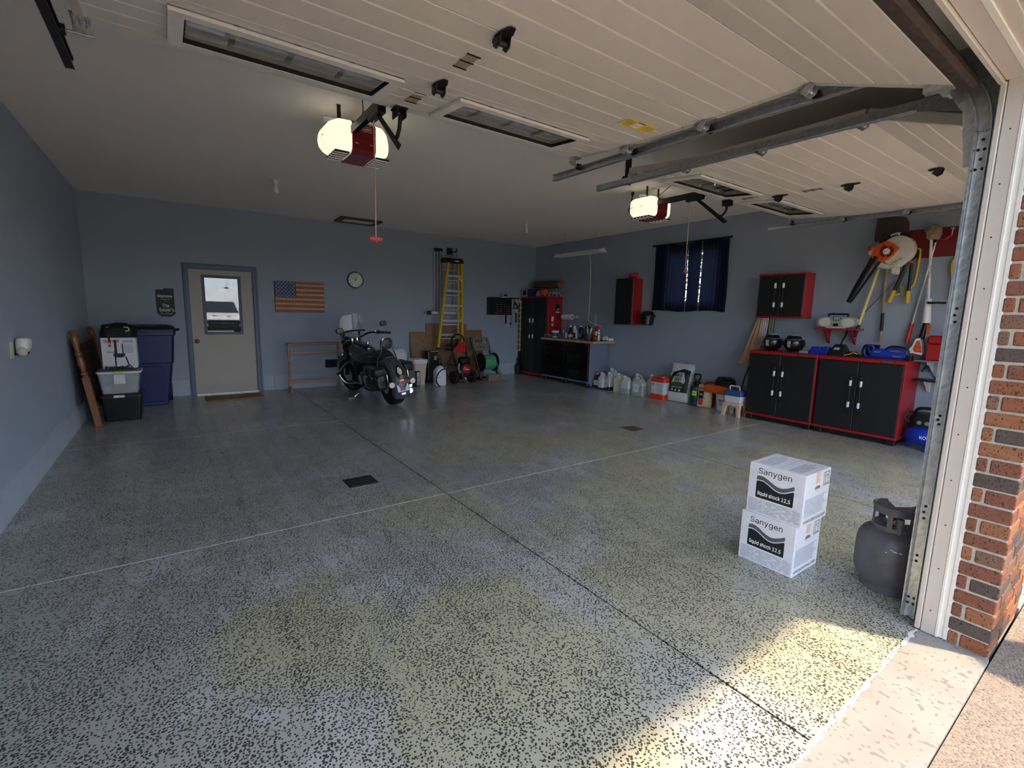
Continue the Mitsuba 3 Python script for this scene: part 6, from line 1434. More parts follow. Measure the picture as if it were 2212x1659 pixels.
# beige sack
X = tr(6.99, 4.385, .004) @ rot((0, 0, 1), -80) @ rot((1, 0, 0), -2)
t, m = sack('charcoal_sack', 'beige paper sack with black and orange print standing by the bucket', 'sack', .23, .36, .15, 'bag_beige', X, 6, .02)
t.part('print_panel', onface(Polygon([(-.075, .14), (.01, .14), (.01, .27), (-.075, .27)]), m, X, .004), 'print_black', True)
t.part('print_panel', onface(Polygon([(-.065, .04), (.0, .04), (.005, .13), (-.07, .13)]), m, X, .004), 'handle_red', True)
t.part('print_panel', onface(Polygon([(-.085, .285), (-.01, .285), (-.01, .325), (-.085, .325)]), m, X, .004), 'safety_orange', True)
sack_text('COAL', .026, -.068, .20, .07, 'bag_white', .012)
# dark red thing behind, bucket, orange case, black ring
one('red_funnel', [rloft([(7.17, 4.42, .003, .14, .16, .03), (7.17, 4.42, .34, .16, .18, .03), (7.17, 4.42, .40, .12, .10, .03)])], 'cab_dark_red', 'dark red container at the wall behind the beige sack', 'container', smooth=40)
t = Thing('bucket', 'white bucket lettered BASIC TAB in blue', 'bucket')
o = (7.03, 4.06, 0)
t.part('body', lathe([(0, .003), (.112, .003), (.116, .01), (.128, .215), (.132, .218), (.132, .235), (.129, .238), (.129, .250), (.134, .252)], 32, o), 'bucket_white')
t.part('lid', lathe([(.134, .2525), (.137, .256), (.134, .263), (0, .263)], 32, o), 'bucket_white')
def bucket_text(s, z, hgt, a0, wd, mt='navy_bin', r0=.1175, k=.062):
    q = text(s, hgt, np.eye(4), .0015, wd, True); v = q.vertices.copy()
    q = trimesh.Trimesh(v, q.faces, process=False)
    v = q.vertices; zz = v[:, 1] + z; r = r0 + k * zz + v[:, 2] + .0008; a = math.radians(a0) + v[:, 0] / .122
    t.part('lettering', trimesh.Trimesh(np.c_[o[0] + r * np.cos(a), o[1] + r * np.sin(a), zz], q.faces, process=False), mt, False)
bucket_text('BASIC', .155, .032, 168, .12); bucket_text('TAB', .095, .032, 168, .075)
t.part('rule', wrap_label((7.03, 4.06), .1255, 165, 225, .138, .141, .0008), 'navy_bin', False)
t = Thing('orange_case', 'orange tool case lying on the bucket', 'case')
t.part('body', rloft([(7.03, 4.17, .265, .24, .36, .03), (7.03, 4.17, .28, .26, .38, .03), (7.03, 4.17, .375, .26, .38, .03), (7.03, 4.17, .392, .23, .35, .03)]), 'case_orange', 40)
t.part('latch', [bx(6.893, 6.902, y, y + .05, .31, .35, .003) for y in (4.07, 4.24)], 'case_orange', False, kind='stuff')
t.part('seam', bx(6.8985, 7.16, 3.985, 4.355, .328, .331), 'print_black', False)
q = [(7.05 + .10 * math.cos(a), 4.09 + .145 * math.sin(a), .418 + .006 * math.sin(3 * a)) for a in np.linspace(0, 2 * math.pi, 24, endpoint=False)]
t = Thing('rubber_hose_coil', 'black rubber hose coiled on the orange case', 'hose')
t.part('coil', [tube(q, .022, 10, 0, closed=True), tube([(x, y * .97 + .12, z + .040) for x, y, z in q], .020, 10, 0, closed=True)], 'rubber', 40)
t.part('loop', tube([(7.0, 4.18, .47), (6.99, 4.16, .51), (7.02, 4.02, .515), (7.05, 3.94, .49)], .018, 8), 'rubber', 40)
# step stool with the small cooler on it
t = Thing('step_stool', 'tan plastic step stool under the blue and white cooler', 'stool')
sx0, sx1, sy0, sy1, sh = 6.68, 6.93, 3.625, 3.895, .205
t.part('seat', rloft([((sx0 + sx1) / 2, (sy0 + sy1) / 2, sh - .03, sx1 - sx0, sy1 - sy0, .03), ((sx0 + sx1) / 2, (sy0 + sy1) / 2, sh - .006, sx1 - sx0 - .005, sy1 - sy0 - .005, .03), ((sx0 + sx1) / 2, (sy0 + sy1) / 2, sh, sx1 - sx0 - .02, sy1 - sy0 - .02, .03)]), 'stool_tan', 40)
for a in (0, 1):
    for b_ in (0, 1):
        cx_, cy_ = (sx0 + .03, sx1 - .03)[a], (sy0 + .035, sy1 - .035)[b_]; ox, oy = (-.015, .015)[a], (-.02, .02)[b_]
        t.part('leg', rloft([(cx_ + ox, cy_ + oy, .002, .05, .055, .012), (cx_ + ox * .3, cy_ + oy * .3, .13, .055, .065, .015), (cx_, cy_, sh - .028, .06, .10, .02)]), 'stool_tan', 40)
for x in (sx0 + .005, sx1 - .02):
    ar = Polygon([(sy0 + .02, 0), (sy1 - .02, 0), (sy1 - .02, .06), (sy0 + .02, .06)]).difference(Polygon([((sy0 + sy1) / 2 + .085 * math.cos(q), .045 * math.sin(q)) for q in np.linspace(0, 2 * math.pi, 24)]))
    t.part('apron', prism(ar, .015, fr((x, 0, sh - .088), (0, 1, 0), (0, 0, 1))), 'stool_tan', False)
t = Thing('cooler', 'small blue and white cooler standing on the tan step stool', 'cooler')
t.part('body', rloft([(6.82, 3.77, .207, .19, .25, .02), (6.82, 3.77, .30, .20, .265, .02)]), 'bucket_white', 30)
t.part('lid', rloft([(6.82, 3.77, .301, .195, .26, .02), (6.82, 3.77, .37, .19, .25, .02), (6.82, 3.77, .385, .165, .22, .02)]), 'cooler_blue', 30, label='blue lid')
t.part('handle', tube([(6.80, 3.855, .37), (6.79, 3.855, .435), (6.79, 3.845, .445), (6.79, 3.715, .445), (6.79, 3.705, .435), (6.80, 3.705, .37)], .011, 8, 0), 'bucket_white', 30)
# cloths hanging under the wall cabinet
mat('towel_tan', mikit.proc(lambda p, n, uv: mix((.44, .26, .16), (.58, .37, .25), fbm(p.y * 90, p.z * 90, p.x * 90, 2))), 0.95, spec=0.1)
mat('towel_green', (132, 142, 112), 0.9); mat('towel_white', (208, 202, 204), 0.9)
def hung(name, label, pts_top, pts_bot, mt, seed, amp=.02):
    n, k = 30, 26; rng = np.random.default_rng(seed)
    a, b_ = spline(pts_top, 12), spline(pts_bot, 12)
    A = np.array([[np.interp(s, np.linspace(0, 1, len(a)), a[:, q]) for q in range(3)] for s in np.linspace(0, 1, n)]); B = np.array([[np.interp(s, np.linspace(0, 1, len(b_)), b_[:, q]) for q in range(3)] for s in np.linspace(0, 1, n)])
    G_ = np.array([A * (1 - w) + B * w + np.c_[amp * np.sin(np.linspace(0, 5 * math.pi, n) + seed + w) * (.3 + w), np.zeros((n, 2))] for w in np.linspace(0, 1, k)])
    f = []
    for i in range(k - 1):
        for j in range(n - 1):
            q = i * n + j; f += [(q, q + 1, q + n + 1), (q, q + n + 1, q + n)]
    V = G_.reshape(-1, 3); W = V + [-.006, 0, 0]; N = len(V); F_ = np.array(f)
    mm = trimesh.Trimesh(np.vstack([V, W]), np.vstack([F_[:, ::-1], F_ + N]), process=False)
    return one(name, mm, mt, label, 'towel', smooth=True)
hung('tan_towel', 'tan towel hanging in a long fold left of the base cabinets', [(7.17, 3.66, 1.46), (7.16, 3.72, 1.46)], [(7.10, 3.64, .98), (7.09, 3.70, .88), (7.06, 3.80, .80), (7.05, 3.90, .74)], 'towel_tan', 1)
hung('tan_towel', 'second tan towel falling lower behind the first, down beside the cabinet', [(7.20, 3.69, 1.46), (7.19, 3.75, 1.44)], [(7.16, 3.70, .62), (7.15, 3.80, .60), (7.14, 3.90, .92)], 'towel_tan', 2)
hung('white_towel', 'white towel hanging beside the tan ones under the wall cabinet', [(7.19, 3.58, 1.46), (7.18, 3.66, 1.46)], [(7.18, 3.60, 1.10), (7.17, 3.655, 1.05)], 'towel_white', 3)
hung('green_towel', 'greenish striped towel hanging under the wall cabinet behind the helmets', [(7.21, 3.49, 1.46), (7.20, 3.57, 1.46)], [(7.21, 3.49, 1.01), (7.20, 3.58, 1.01)], 'towel_green', 4)
one('broom_stick', tube([(7.12, 3.66, 1.10), (7.10, 3.80, .60), (7.08, 3.90, .10)], .011, 8, 0), 'black_plastic', 'black stick leaning in the gap beside the base cabinets', 'stick', smooth=40)

# ---------------------------------------------------------------- on the base cabinets
mat('helmet_grey', (170, 172, 176), 0.25, coat=0.5); mat('visor_dark', (14, 13, 13), 0.05, coat=1.0); mat('kobalt_blue', (20, 52, 168), 0.35)
def helmet(y, label, turn):
    X = tr(6.95, y, 1.003) @ rot((0, 0, 1), turn)             # local -x: face of the helmet, towards the room
    t = Thing('helmet', label, 'helmet', 'motorcycle helmets on the base cabinet', xf=X)
    sh_ = trimesh.creation.icosphere(4, 1.0); v = sh_.vertices
    v[:] = v * [.150, .122, .125] + [0, 0, .125]
    v[:, 2] = np.maximum(v[:, 2], .012); low = v[:, 2] < .08; v[low, 1] *= .9
    t.part('shell', sh_, 'helmet_grey', True)
    def band(r, z0, z1, a0, a1, mt, nmx, lab=None, of=None, k=14):
        g_ = []
        for z in np.linspace(z0, z1, 8):
            u = math.sqrt(max(0, 1 - ((z - .125) / .125) ** 2))
            g_.append([(-(.150 * u + r) * math.cos(a), (.122 * u + r) * math.sin(a), z) for a in np.radians(np.linspace(a0, a1, k))])
        G_ = np.array(g_); f = []
        for i in range(7):
            for j in range(k - 1):
                q = i * k + j; f += [(q, q + 1, q + k + 1), (q, q + k + 1, q + k)]
        V = G_.reshape(-1, 3); In = (V - [0, 0, .125]) * .97 + [0, 0, .125]; N = len(V); F_ = np.array(f)
        return t.part(nmx, trimesh.Trimesh(np.vstack([V, In]), np.vstack([F_, F_[:, ::-1] + N]), process=False), mt, True, lab, of=of)
    vs = band(.007, .055, .175, -88, 88, 'visor_dark', 'visor', 'dark glossy visor')
    band(.006, .180, .225, -62, 62, 'black_gloss', 'brow_panel')
    band(.009, .012, .052, -95, 95, 'black_gloss', 'chin_guard')
    band(.010, .07, .155, 12, 32, 'helmet_grey', 'visor_glint', 'pale streak painting a reflection on the visor', vs, 5)  # reflection put onto the visor as a pale grey strip
    for s in (-1, 1):
        t.part('pivot', cyl((.0, s * .118, .115), (.0, s * .132, .115), .022, 16), 'black_plastic', of=vs)
    t.part('strap', tube([(-.05, .02, .012), (-.14, .03, .006), (-.17, .035, .005)], .006, 6), 'black_plastic', 40)
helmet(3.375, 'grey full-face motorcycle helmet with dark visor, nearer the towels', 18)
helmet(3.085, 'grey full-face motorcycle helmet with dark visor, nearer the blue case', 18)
t = Thing('battery', 'bright blue power tool battery case on the base cabinets', 'tool battery')
t.part('body', [rloft([(6.96, 2.755, 1.003, .13, .235, .015), (6.96, 2.755, 1.055, .13, .235, .015)]), rloft([(6.97, 2.80, 1.056, .11, .13, .015), (6.97, 2.80, 1.098, .09, .11, .015)]), rloft([(6.97, 2.69, 1.056, .10, .09, .01), (6.97, 2.685, 1.105, .09, .07, .01)])], 'kobalt_blue', 30)
one('grey_plate', bx(6.88, 7.02, 2.885, 2.985, 1.003, 1.035, .004), 'print_grey', 'small grey plate left of the blue battery case', 'plate', smooth=False)
t = Thing('charger', 'black battery charger with cord on the base cabinets', 'charger')
t.part('body', rloft([(6.96, 2.535, 1.003, .19, .20, .02), (6.96, 2.535, 1.055, .18, .19, .02), (6.97, 2.535, 1.10, .14, .15, .03), (6.98, 2.535, 1.145, .10, .10, .02)]), 'black_plastic', 30)
t.part('emblem', prism(Polygon([(-.035, -.018), (.03, -.018), (.035, .01), (0, .02), (-.03, .012)]), .004, fr((6.885, 2.54, 1.092), (0, -1, 0), (.45, 0, 1))), 'print_grey', False)
t.part('cord', tube([(7.02, 2.55, 1.14), (7.10, 2.57, 1.18), (7.20, 2.575, 1.25), (7.26, 2.58, 1.33)], .008, 7), 'black_plastic', 40)
t = Thing('work_gloves', 'black and yellow work gloves lying beside the charger', 'gloves')
t.part('cuff', rloft([(6.94, 2.38, 1.003, .13, .12, .03), (6.94, 2.38, 1.045, .11, .11, .03), (6.95, 2.38, 1.062, .06, .06, .02)]), 'black_plastic', 40)
t.part('trim', tube([(6.87, 2.44, 1.02), (6.875, 2.39, 1.035), (6.875, 2.35, 1.055), (6.89, 2.31, 1.04)], .006, 6), 'yellow_fiberglass', 40)
t.part('finger', [tube([(6.88 + .02 * i, 2.33, 1.022), (6.88 + .02 * i, 2.28, 1.02), (6.885 + .02 * i, 2.24, 1.014)], .011, 7) for i in range(4)], 'black_plastic', 40, kind='stuff')
t = Thing('hedge_trimmer', 'blue cordless yard tool with black handles lying on the base cabinets', 'power tool')
t.part('body', loft([np.c_[rrect(w, h, .03, 6)[:, 0] + 6.96, np.full(24, y), rrect(w, h, .03, 6)[:, 1] + z] for y, w, h, z in ((2.19, .10, .10, 1.06), (2.16, .12, .115, 1.065), (2.06, .12, .115, 1.065), (2.02, .10, .09, 1.055), (1.95, .10, .075, 1.05), (1.86, .10, .075, 1.048), (1.84, .08, .06, 1.045))]), 'kobalt_blue', 40)
t.part('battery', rloft([(6.96, 1.815, 1.004, .09, .06, .01), (6.96, 1.815, 1.065, .09, .06, .01)]), 'black_plastic', 30)
t.part('rear_handle', tube([(6.96, 2.05, 1.11), (6.96, 2.0, 1.145), (6.96, 1.90, 1.148), (6.96, 1.845, 1.12), (6.96, 1.835, 1.08)], .018, 8), 'black_plastic', 40)
t.part('rear_frame', tube([(6.955, 2.06, 1.10), (6.955, 2.0, 1.128), (6.955, 1.90, 1.128), (6.955, 1.85, 1.10), (6.955, 1.845, 1.06)], .015, 8), 'kobalt_blue', 40)
t.part('front_ring', tube([(6.93 + .0, 2.205 + .05 * math.cos(a), 1.085 + .075 * math.sin(a)) for a in np.linspace(0, 2 * math.pi, 16, endpoint=False)], .014, 8, 0, closed=True), 'kobalt_blue', 40)
t.part('front_handle', tube([(6.93, 2.16, 1.02), (6.91, 2.20, 1.08), (6.92, 2.23, 1.15), (6.96, 2.27, 1.13), (6.96, 2.28, 1.06), (6.96, 2.26, 1.01)], .014, 8), 'black_plastic', 40)
t.part('guard', bx(6.99, 7.0, 2.12, 2.26, 1.02, 1.165, .004), 'black_plastic', False)
t.part('lettering', [text('KOBALT', .018, fr((6.898, 2.145, 1.075), (0, -1, 0), (0, 0, 1)), .0015, .07, True), text('KOBALT', .016, fr((6.908, 1.965, 1.035), (0, -1, 0), (0, 0, 1)), .0015, .09, True)], 'print_grey', False, kind='stuff')

# ---------------------------------------------------------------- shelf with the radio
t = Thing('wall_shelf', 'small dark red wall shelf carrying the radio', 'shelf')
t.part('board', bx(7.03, 7.28, 2.40, 2.885, 1.325, 1.348, .003), 'cab_dark_red', False)
for y in (2.77, 2.465):
    t.part('bracket', prism([(0, 0), (.22, 0), (.03, -.17), (0, -.19)], .018, fr((7.28, y + .009, 1.325), (-1, 0, 0), (0, 0, 1))), 'cab_dark_red', False)
t = Thing('radio', 'cream and silver portable radio with a black carry handle on the red shelf', 'radio')
mat('radio_cream', (214, 208, 186), 0.4); mat('radio_silver', (178, 180, 178), 0.3, metal=0.3); mat('speaker_cloth', mikit.proc(lambda p, n, uv: mix((.58, .56, .48), (.72, .70, .61), noise(p.x * 300, p.y * 300, p.z * 300))), 0.7)
yc = 2.655
cas = Polygon([(-.215, .02), (-.225, .07), (-.215, .115), (-.18, .135), (.18, .135), (.215, .115), (.225, .07), (.20, .025), (.10, .0), (-.10, .0)])
t.part('case', prism(cas.buffer(.004), .14, fr((7.08, yc, 1.353), (0, -1, 0), (0, 0, 1)) @ tr(0, 0, -.14)), 'radio_silver', 30)
for s in (-1, 1):
    sp_ = Polygon([(s * .075 + .062 * math.cos(a) * 1.18 + s * .055, .068 + .058 * math.sin(a)) for a in np.linspace(0, 2 * math.pi, 32, endpoint=False)])
    t.part('speaker', prism(sp_, .010, fr((7.0805, yc, 1.353), (0, -1, 0), (0, 0, 1))), 'speaker_cloth', 30)
cf_ = fr((7.0795, yc, 1.353), (0, -1, 0), (0, 0, 1))
t.part('front_panel', prism(Polygon([(-.05, .13), (.05, .13), (.075, .015), (-.075, .015)]), .012, cf_), 'radio_silver', False)
t.part('display', prism(sbox(-.03, .02, .03, .055), .014, cf_), 'black_gloss', False)
t.part('button', [prism(Point(x, y).buffer(.008), .016, cf_) for x, y in ((0, .095), (-.028, .10), (.028, .10), (-.035, .122), (.05, .118))], 'print_black', False, kind='stuff')
t.part('foot_strip', prism(sbox(-.11, -.004, .11, .008), .016, cf_), 'white_plastic', False)
t.part('carry_handle', tube([(7.12, yc + .11, 1.49), (7.12, yc + .115, 1.52), (7.12, yc + .09, 1.53), (7.12, yc - .09, 1.53), (7.12, yc - .115, 1.52), (7.12, yc - .11, 1.49)], .012, 8, 3), 'black_plastic', 40)
t.part('antenna', cyl((7.20, 2.45, 1.48), (7.22, 2.13, 1.93), .004, 6), 'steel_dark')

# ---------------------------------------------------------------- tools on the red rails
mat('rail_red', (118, 30, 34), 0.6)
one('tool_rail', bx(7.262, 7.28, 1.60, 2.355, 2.20, 2.525, .003), 'rail_red', 'dark red board on the wall behind the hanging tools', 'board', smooth=False)
one('tool_rail', bx(7.262, 7.28, .95, 1.575, 2.20, 2.56, .003), 'rail_red', 'dark red board on the wall above the yellow extension cord', 'board', smooth=False)
mat('rusty_steel', mikit.proc(lambda p, n, uv: mix((.05, .042, .038), (.14, .10, .075), fbm(p.y * 14, p.z * 14, p.x * 9, 4))), 0.6, metal=0.4)
mat('ash_handle', wood((.25, .18, .11), (.40, .31, .21), 2, 60), 0.6); mat('pale_yellow', (226, 208, 128), 0.45)
mat('blower_orange', (206, 78, 30), 0.35); mat('tool_cream', (208, 202, 186), 0.4)
t = Thing('shovel', 'square-bladed shovel with wooden handle hanging blade up behind the blower', 'shovel')
t.part('blade', prism([(-.10, 0), (.085, 0), (.105, .06), (.105, .28), (-.105, .28), (-.11, .06)], .006, fr((7.225, 2.29, 2.43), (0, -1, 0), (.02, 0, 1))), 'rusty_steel', False)
t.part('handle', cyl((7.225, 2.245, 2.45), (7.225, 2.195, 1.20), .017, 12), 'ash_handle')
t.part('sleeve', cyl((7.225, 2.209, 1.55), (7.225, 2.2, 1.33), .0185, 12), 'black_plastic', label='black sleeve')
t = Thing('shovel', 'round-point shovel with pale yellow handle hanging blade up behind the blower', 'shovel')
t.part('blade', prism([(-.07, -.02), (.07, -.02), (.115, .02), (.12, .10), (.10, .18), (.055, .235), (0, .25), (-.06, .23), (-.105, .17), (-.12, .10), (-.115, .02)], .008, fr((7.185, 2.185, 2.45), (0, -.985, -.17), (.05, -.17, .985))), 'rusty_steel', False)
t.part('handle', cyl((7.19, 2.24, 2.42), (7.19, 2.437, 1.40), .0175, 12), 'pale_yellow'); t.part('grip', cyl((7.19, 2.437, 1.40), (7.19, 2.468, 1.24), .021, 12), 'black_plastic', label='black grip')
# leaf blower
BF = fr((7.0, 2.14, 2.265), (0, -1, 0), (0, 0, 1))            # local x to the right, y up, z into the room
def bl(*p): return tuple((BF @ np.array([*p, 1.0]))[:3])
t = Thing('leaf_blower', 'orange and cream leaf blower with a long black tube hanging among the tools', 'leaf blower')
fan = lathe([(0, -.16), (.12, -.16), (.165, -.12), (.175, -.06), (.165, -.01), (.13, .0), (0, .0)], 36); fan.apply_transform(BF @ tr(.05, .015, 0)); t.part('fan_housing', fan, 'tool_cream', 40)
eng = prism(Polygon([(-.14, -.02), (-.10, .07), (-.02, .10), (.05, .065), (.085, .02), (.05, -.035), (.0, -.09), (-.06, -.11), (-.13, -.07)]).buffer(.012), .07, BF @ tr(-.02, .01, .0)); ek = t.part('engine_cover', eng, 'blower_orange', 30, label='orange engine cover')
hub_ = cyl(bl(-.02, 0, .078), bl(-.02, 0, .086), .034, 24); t.part('badge', hub_, 'white_plastic', of=ek)
t.part('vent_slot', [prism([(-.004, .042), (.004, .042), (.006, .068), (-.006, .068)], .003, BF @ tr(-.02, 0, .0795) @ rot((0, 0, 1), a)) for a in range(0, 180, 20)] + [prism([(-.004, .042), (.004, .042), (.006, .068), (-.006, .068)], .003, BF @ tr(-.02, 0, .0795) @ rot((0, 0, 1), a)) for a in range(200, 340, 20)], 'dark_slot', False, of=ek, kind='stuff')
t.part('badge_text', text('STIHL', .012, BF @ tr(-.043, -.006, .0865), .0008, .046, True), 'print_black', False, of=ek)
t.part('muffler_knob', cyl(bl(-.03, .08, .06), bl(-.02, .09, .10), .028, 16), 'blower_orange', of=ek)
t.part('handle', tube([bl(-.10, .12, -.05), bl(0, .19, -.04), bl(.10, .185, -.05), bl(.17, .10, -.06)], .024, 10), 'black_plastic', 40)
t.part('handle_tip', tube([bl(-.03, .19, -.035), bl(.03, .205, -.035), bl(.06, .20, -.035)], .02, 8), 'tool_cream', 40)
t.part('carburetor', rloft([(0, 0, 0, .08, .10, .02), (0, 0, .08, .07, .09, .02)]).apply_transform(BF @ tr(-.175, .02, -.03)), 'tool_cream', 30); t.part('choke_cap', cyl(bl(-.19, .05, .05), bl(-.20, .06, .07), .03, 14), 'blower_orange')
t.part('fuel_tank', tube([bl(-.17, -.06, -.03), bl(-.10, -.14, -.03), bl(0, -.17, -.03), bl(.10, -.14, -.04), bl(.18, -.03, -.05)], [.03, .035, .03, .035, .03], 10), 'tool_cream', 40)
t.part('outlet_duct', rloft([(0, 0, 0, .07, .09, .02), (0, 0, .07, .05, .07, .02)]).apply_transform(BF @ tr(.06, -.22, -.05)), 'tool_cream', 30)
t.part('plate_text', text('STIHL BG', .018, BF @ tr(.02, -.145, .001) @ rot((0, 0, 1), 30), .001, .11), 'print_black', False)
t.part('side_bar', prism(sbox(.02, -.012, .235, .012), .02, BF @ tr(0, 0, -.02)), 'tool_cream', False)
t.part('blower_tube', tube([(6.99, 2.28, 2.18), (7.0, 2.36, 2.02), (7.02, 2.44, 1.86), (7.04, 2.50, 1.74), (7.045, 2.53, 1.68)], [.058, .054, .046, .036, .028], 16), 'black_gloss', 40, label='long black blower tube')
t.part('tube_collar', cyl((6.985, 2.255, 2.22), (6.995, 2.30, 2.14), .063, 20), 'black_plastic')
# loppers and bow saw
t = Thing('loppers', 'black loppers with yellow grips hanging under the red board', 'loppers')
for a, b_ in (((7.2, 2.02, 2.20), (7.2, 2.155, 1.68)), ((7.2, 1.985, 2.20), (7.2, 1.975, 1.665))):
    a, b_ = np.array(a), np.array(b_); c = a + (b_ - a) * .72
    t.part('lever', cyl(a, c, .016, 10), 'black_plastic'); t.part('grip', cyl(c, b_, .024, 12), 'safety_orange' if False else 'yellow_fiberglass', label='orange yellow grip')
t.part('jaw', prism([(-.045, -.02), (.045, -.02), (.06, .04), (.03, .11), (-.03, .11), (-.06, .04)], .02, fr((7.20, 2.005, 2.20), (0, -1, 0), (0, 0, 1))), 'black_plastic', False)
t.part('collar', [cyl((7.19, 2.04, 2.165), (7.19, 2.05, 2.135), .024, 12), cyl((7.19, 1.985, 2.165), (7.19, 1.985, 2.135), .024, 12)], 'case_orange', 30)
t.part('hook', cyl((7.27, 2.005, 2.27), (7.18, 2.005, 2.27), .006, 8), 'steel_dark')
t = Thing('bow_saw', 'yellow bow saw hanging behind the loppers', 'saw')
t.part('frame', tube([(7.235, 1.95, 2.31), (7.235, 1.925, 2.26), (7.235, 1.935, 1.95), (7.235, 1.96, 1.87), (7.235, 2.0, 1.82), (7.235, 2.12, 1.77), (7.235, 2.13, 1.79)], .012, 8, 4), 'yellow_fiberglass', 40)
t.part('blade', prism([(1.955, 2.30), (1.965, 2.30), (2.128, 1.785), (2.112, 1.785)], .002, fr((7.235, 0, 0), (0, 1, 0), (0, 0, 1))), 'steel_bright', False)
t.part('hand_guard', prism(Polygon([(2.07, 1.88), (2.0, 1.86), (1.98, 1.80), (2.02, 1.76), (2.06, 1.78)]), .02, fr((7.22, 0, 0), (0, 1, 0), (0, 0, 1))), 'towel_green', False)
# pole pruner with glove on top, red grip
t = Thing('pruning_pole', 'grey metal pole with a long red grip hanging at a slant', 'pruner')
t.part('pole', cyl((7.235, 1.80, 2.36), (7.235, 1.908, 1.43), .012, 10), 'aluminium'); t.part('grip', cyl((7.235, 1.908, 1.43), (7.235, 1.932, 1.195), .022, 12), 'lens_red', label='red grip')
t.part('jaw', tube([(7.235, 1.80, 2.36), (7.235, 1.77, 2.42), (7.235, 1.75, 2.46)], .012, 8), 'steel_dark', 40)
# string trimmer hanging head down
t = Thing('string_trimmer', 'white and orange string trimmer hanging head up beside the track post', 'trimmer')
t.part('shaft', cyl((7.17, 1.827, 2.42), (7.17, 1.772, 1.70), .0145, 12), 'white_plastic')
t.part('front_housing', tube([(7.17, 1.772, 1.72), (7.17, 1.768, 1.60), (7.17, 1.76, 1.44)], [.032, .036, .042], 12), 'white_plastic', 40)
t.part('loop_handle', tube([(7.17, 1.77, 1.68), (7.08, 1.74, 1.67), (7.08, 1.66, 1.67), (7.17, 1.62, 1.67)], .013, 8), 'black_plastic', 40)
t.part('trigger', prism([(0, 0), (.03, -.02), (.03, -.12), (.0, -.10)], .02, fr((7.16, 1.745, 1.43), (0, -1, 0), (0, 0, 1))), 'blower_orange', False)
t.part('rear_grip', tube([(7.17, 1.76, 1.44), (7.17, 1.775, 1.34), (7.17, 1.785, 1.25)], .028, 10), 'black_plastic', 40)
t.part('battery_housing', prism(Polygon([(-.035, .19), (.0, .20), (.045, .02), (.04, 0), (-.04, .02), (-.10, .015), (-.115, .03), (-.06, .10)]), .11, fr((7.22, 1.785, 1.065), (0, -1, 0), (0, 0, 1)) @ tr(0, 0, -.0)), 'white_plastic', False)
t.part('side_cover', prism(Polygon([(-.02, .165), (.005, .175), (.04, .03), (-.03, .035), (-.045, .07)]), .118, fr((7.22, 1.785, 1.065), (0, -1, 0), (0, 0, 1)) @ tr(0, 0, -.0)), 'blower_orange', False, label='orange side cover')
t.part('lettering', text('STIHL', .018, fr((7.1015, 1.80, 1.125), (0, -1, 0), (0, 0, 1)), .001, .055, True), 'print_grey', False)
t.part('shaft_text', [], None) if False else None
q = text('STIHL', .020, np.eye(4), .001, .16, True); q.apply_transform(fr((7.1545, 1.795, 2.10), (0, .076, -1), (0, -1, -.07)))
t.part('lettering', q, 'print_grey', False)
t.part('motor_head', cyl((7.17, 1.83, 2.42), (7.17, 1.845, 2.53), .045, 14, .035), 'black_plastic')
m = ell((7.13, 1.80, 2.46), (.05, .075, .09), 3); m.vertices += (meshkit.fbm(m.vertices * 24, 3, 4)[:, None] - .5) * .07
one('work_glove', m, 'towel_green' if False else 'ash_handle', 'khaki work glove pulled over the upper end of the string trimmer', 'glove', smooth=True)
t = Thing('clip_hook', 'red and chrome clip on the red board right of the glove', 'clip')
t.part('jaw', tube([(7.24, 1.76, 2.385), (7.20, 1.70, 2.39), (7.2, 1.66, 2.42)], .014, 8), 'lens_red', 40); t.part('screw', [cyl((7.2, 1.66, 2.42), (7.2, 1.655, 2.50), .008, 8), cyl((7.2, 1.672, 2.50), (7.2, 1.64, 2.50), .009, 8)], 'chrome', 30)
t.part('ball', ell((7.2, 1.89, 2.50), .018, 2), 'chrome', True)
# yellow extension cord
mat('cord_yellow', (226, 178, 26), 0.45)
t = Thing('extension_cord', 'yellow extension cord coiled on the wall right of the track post', 'cord')
rng = np.random.default_rng(12)
for i in range(9):
    w_ = .075 + .010 * i + rng.uniform(-.01, .01); zt = 2.33 - .012 * i; zb = 1.62 + .02 * rng.uniform(-1, 1) + .012 * i
    t.part('loop', tube([(7.235 - .012 * (i % 3), 1.47 + dy, z) for dy, z in ((0, zt), (w_ * .7, zt - .06), (w_, 2.1), (w_ * .75, 1.85), (w_ * .8, 1.72), (.03, zb), (-w_ * .6, 1.72), (-w_ * .8, 1.85), (-w_, 2.1), (-w_ * .7, zt - .06), (0, zt))], .0085, 7, 4), 'cord_yellow', 40)
t.part('tail', tube([(7.24, 1.52, 1.66), (7.24, 1.56, 1.50), (7.24, 1.52, 1.42), (7.24, 1.44, 1.44)], .0085, 7), 'cord_yellow', 40)
t.part('hook', tube([(7.28, 1.47, 2.33), (7.19, 1.47, 2.32), (7.18, 1.47, 2.37)], .01, 7), 'steel_dark', 40)
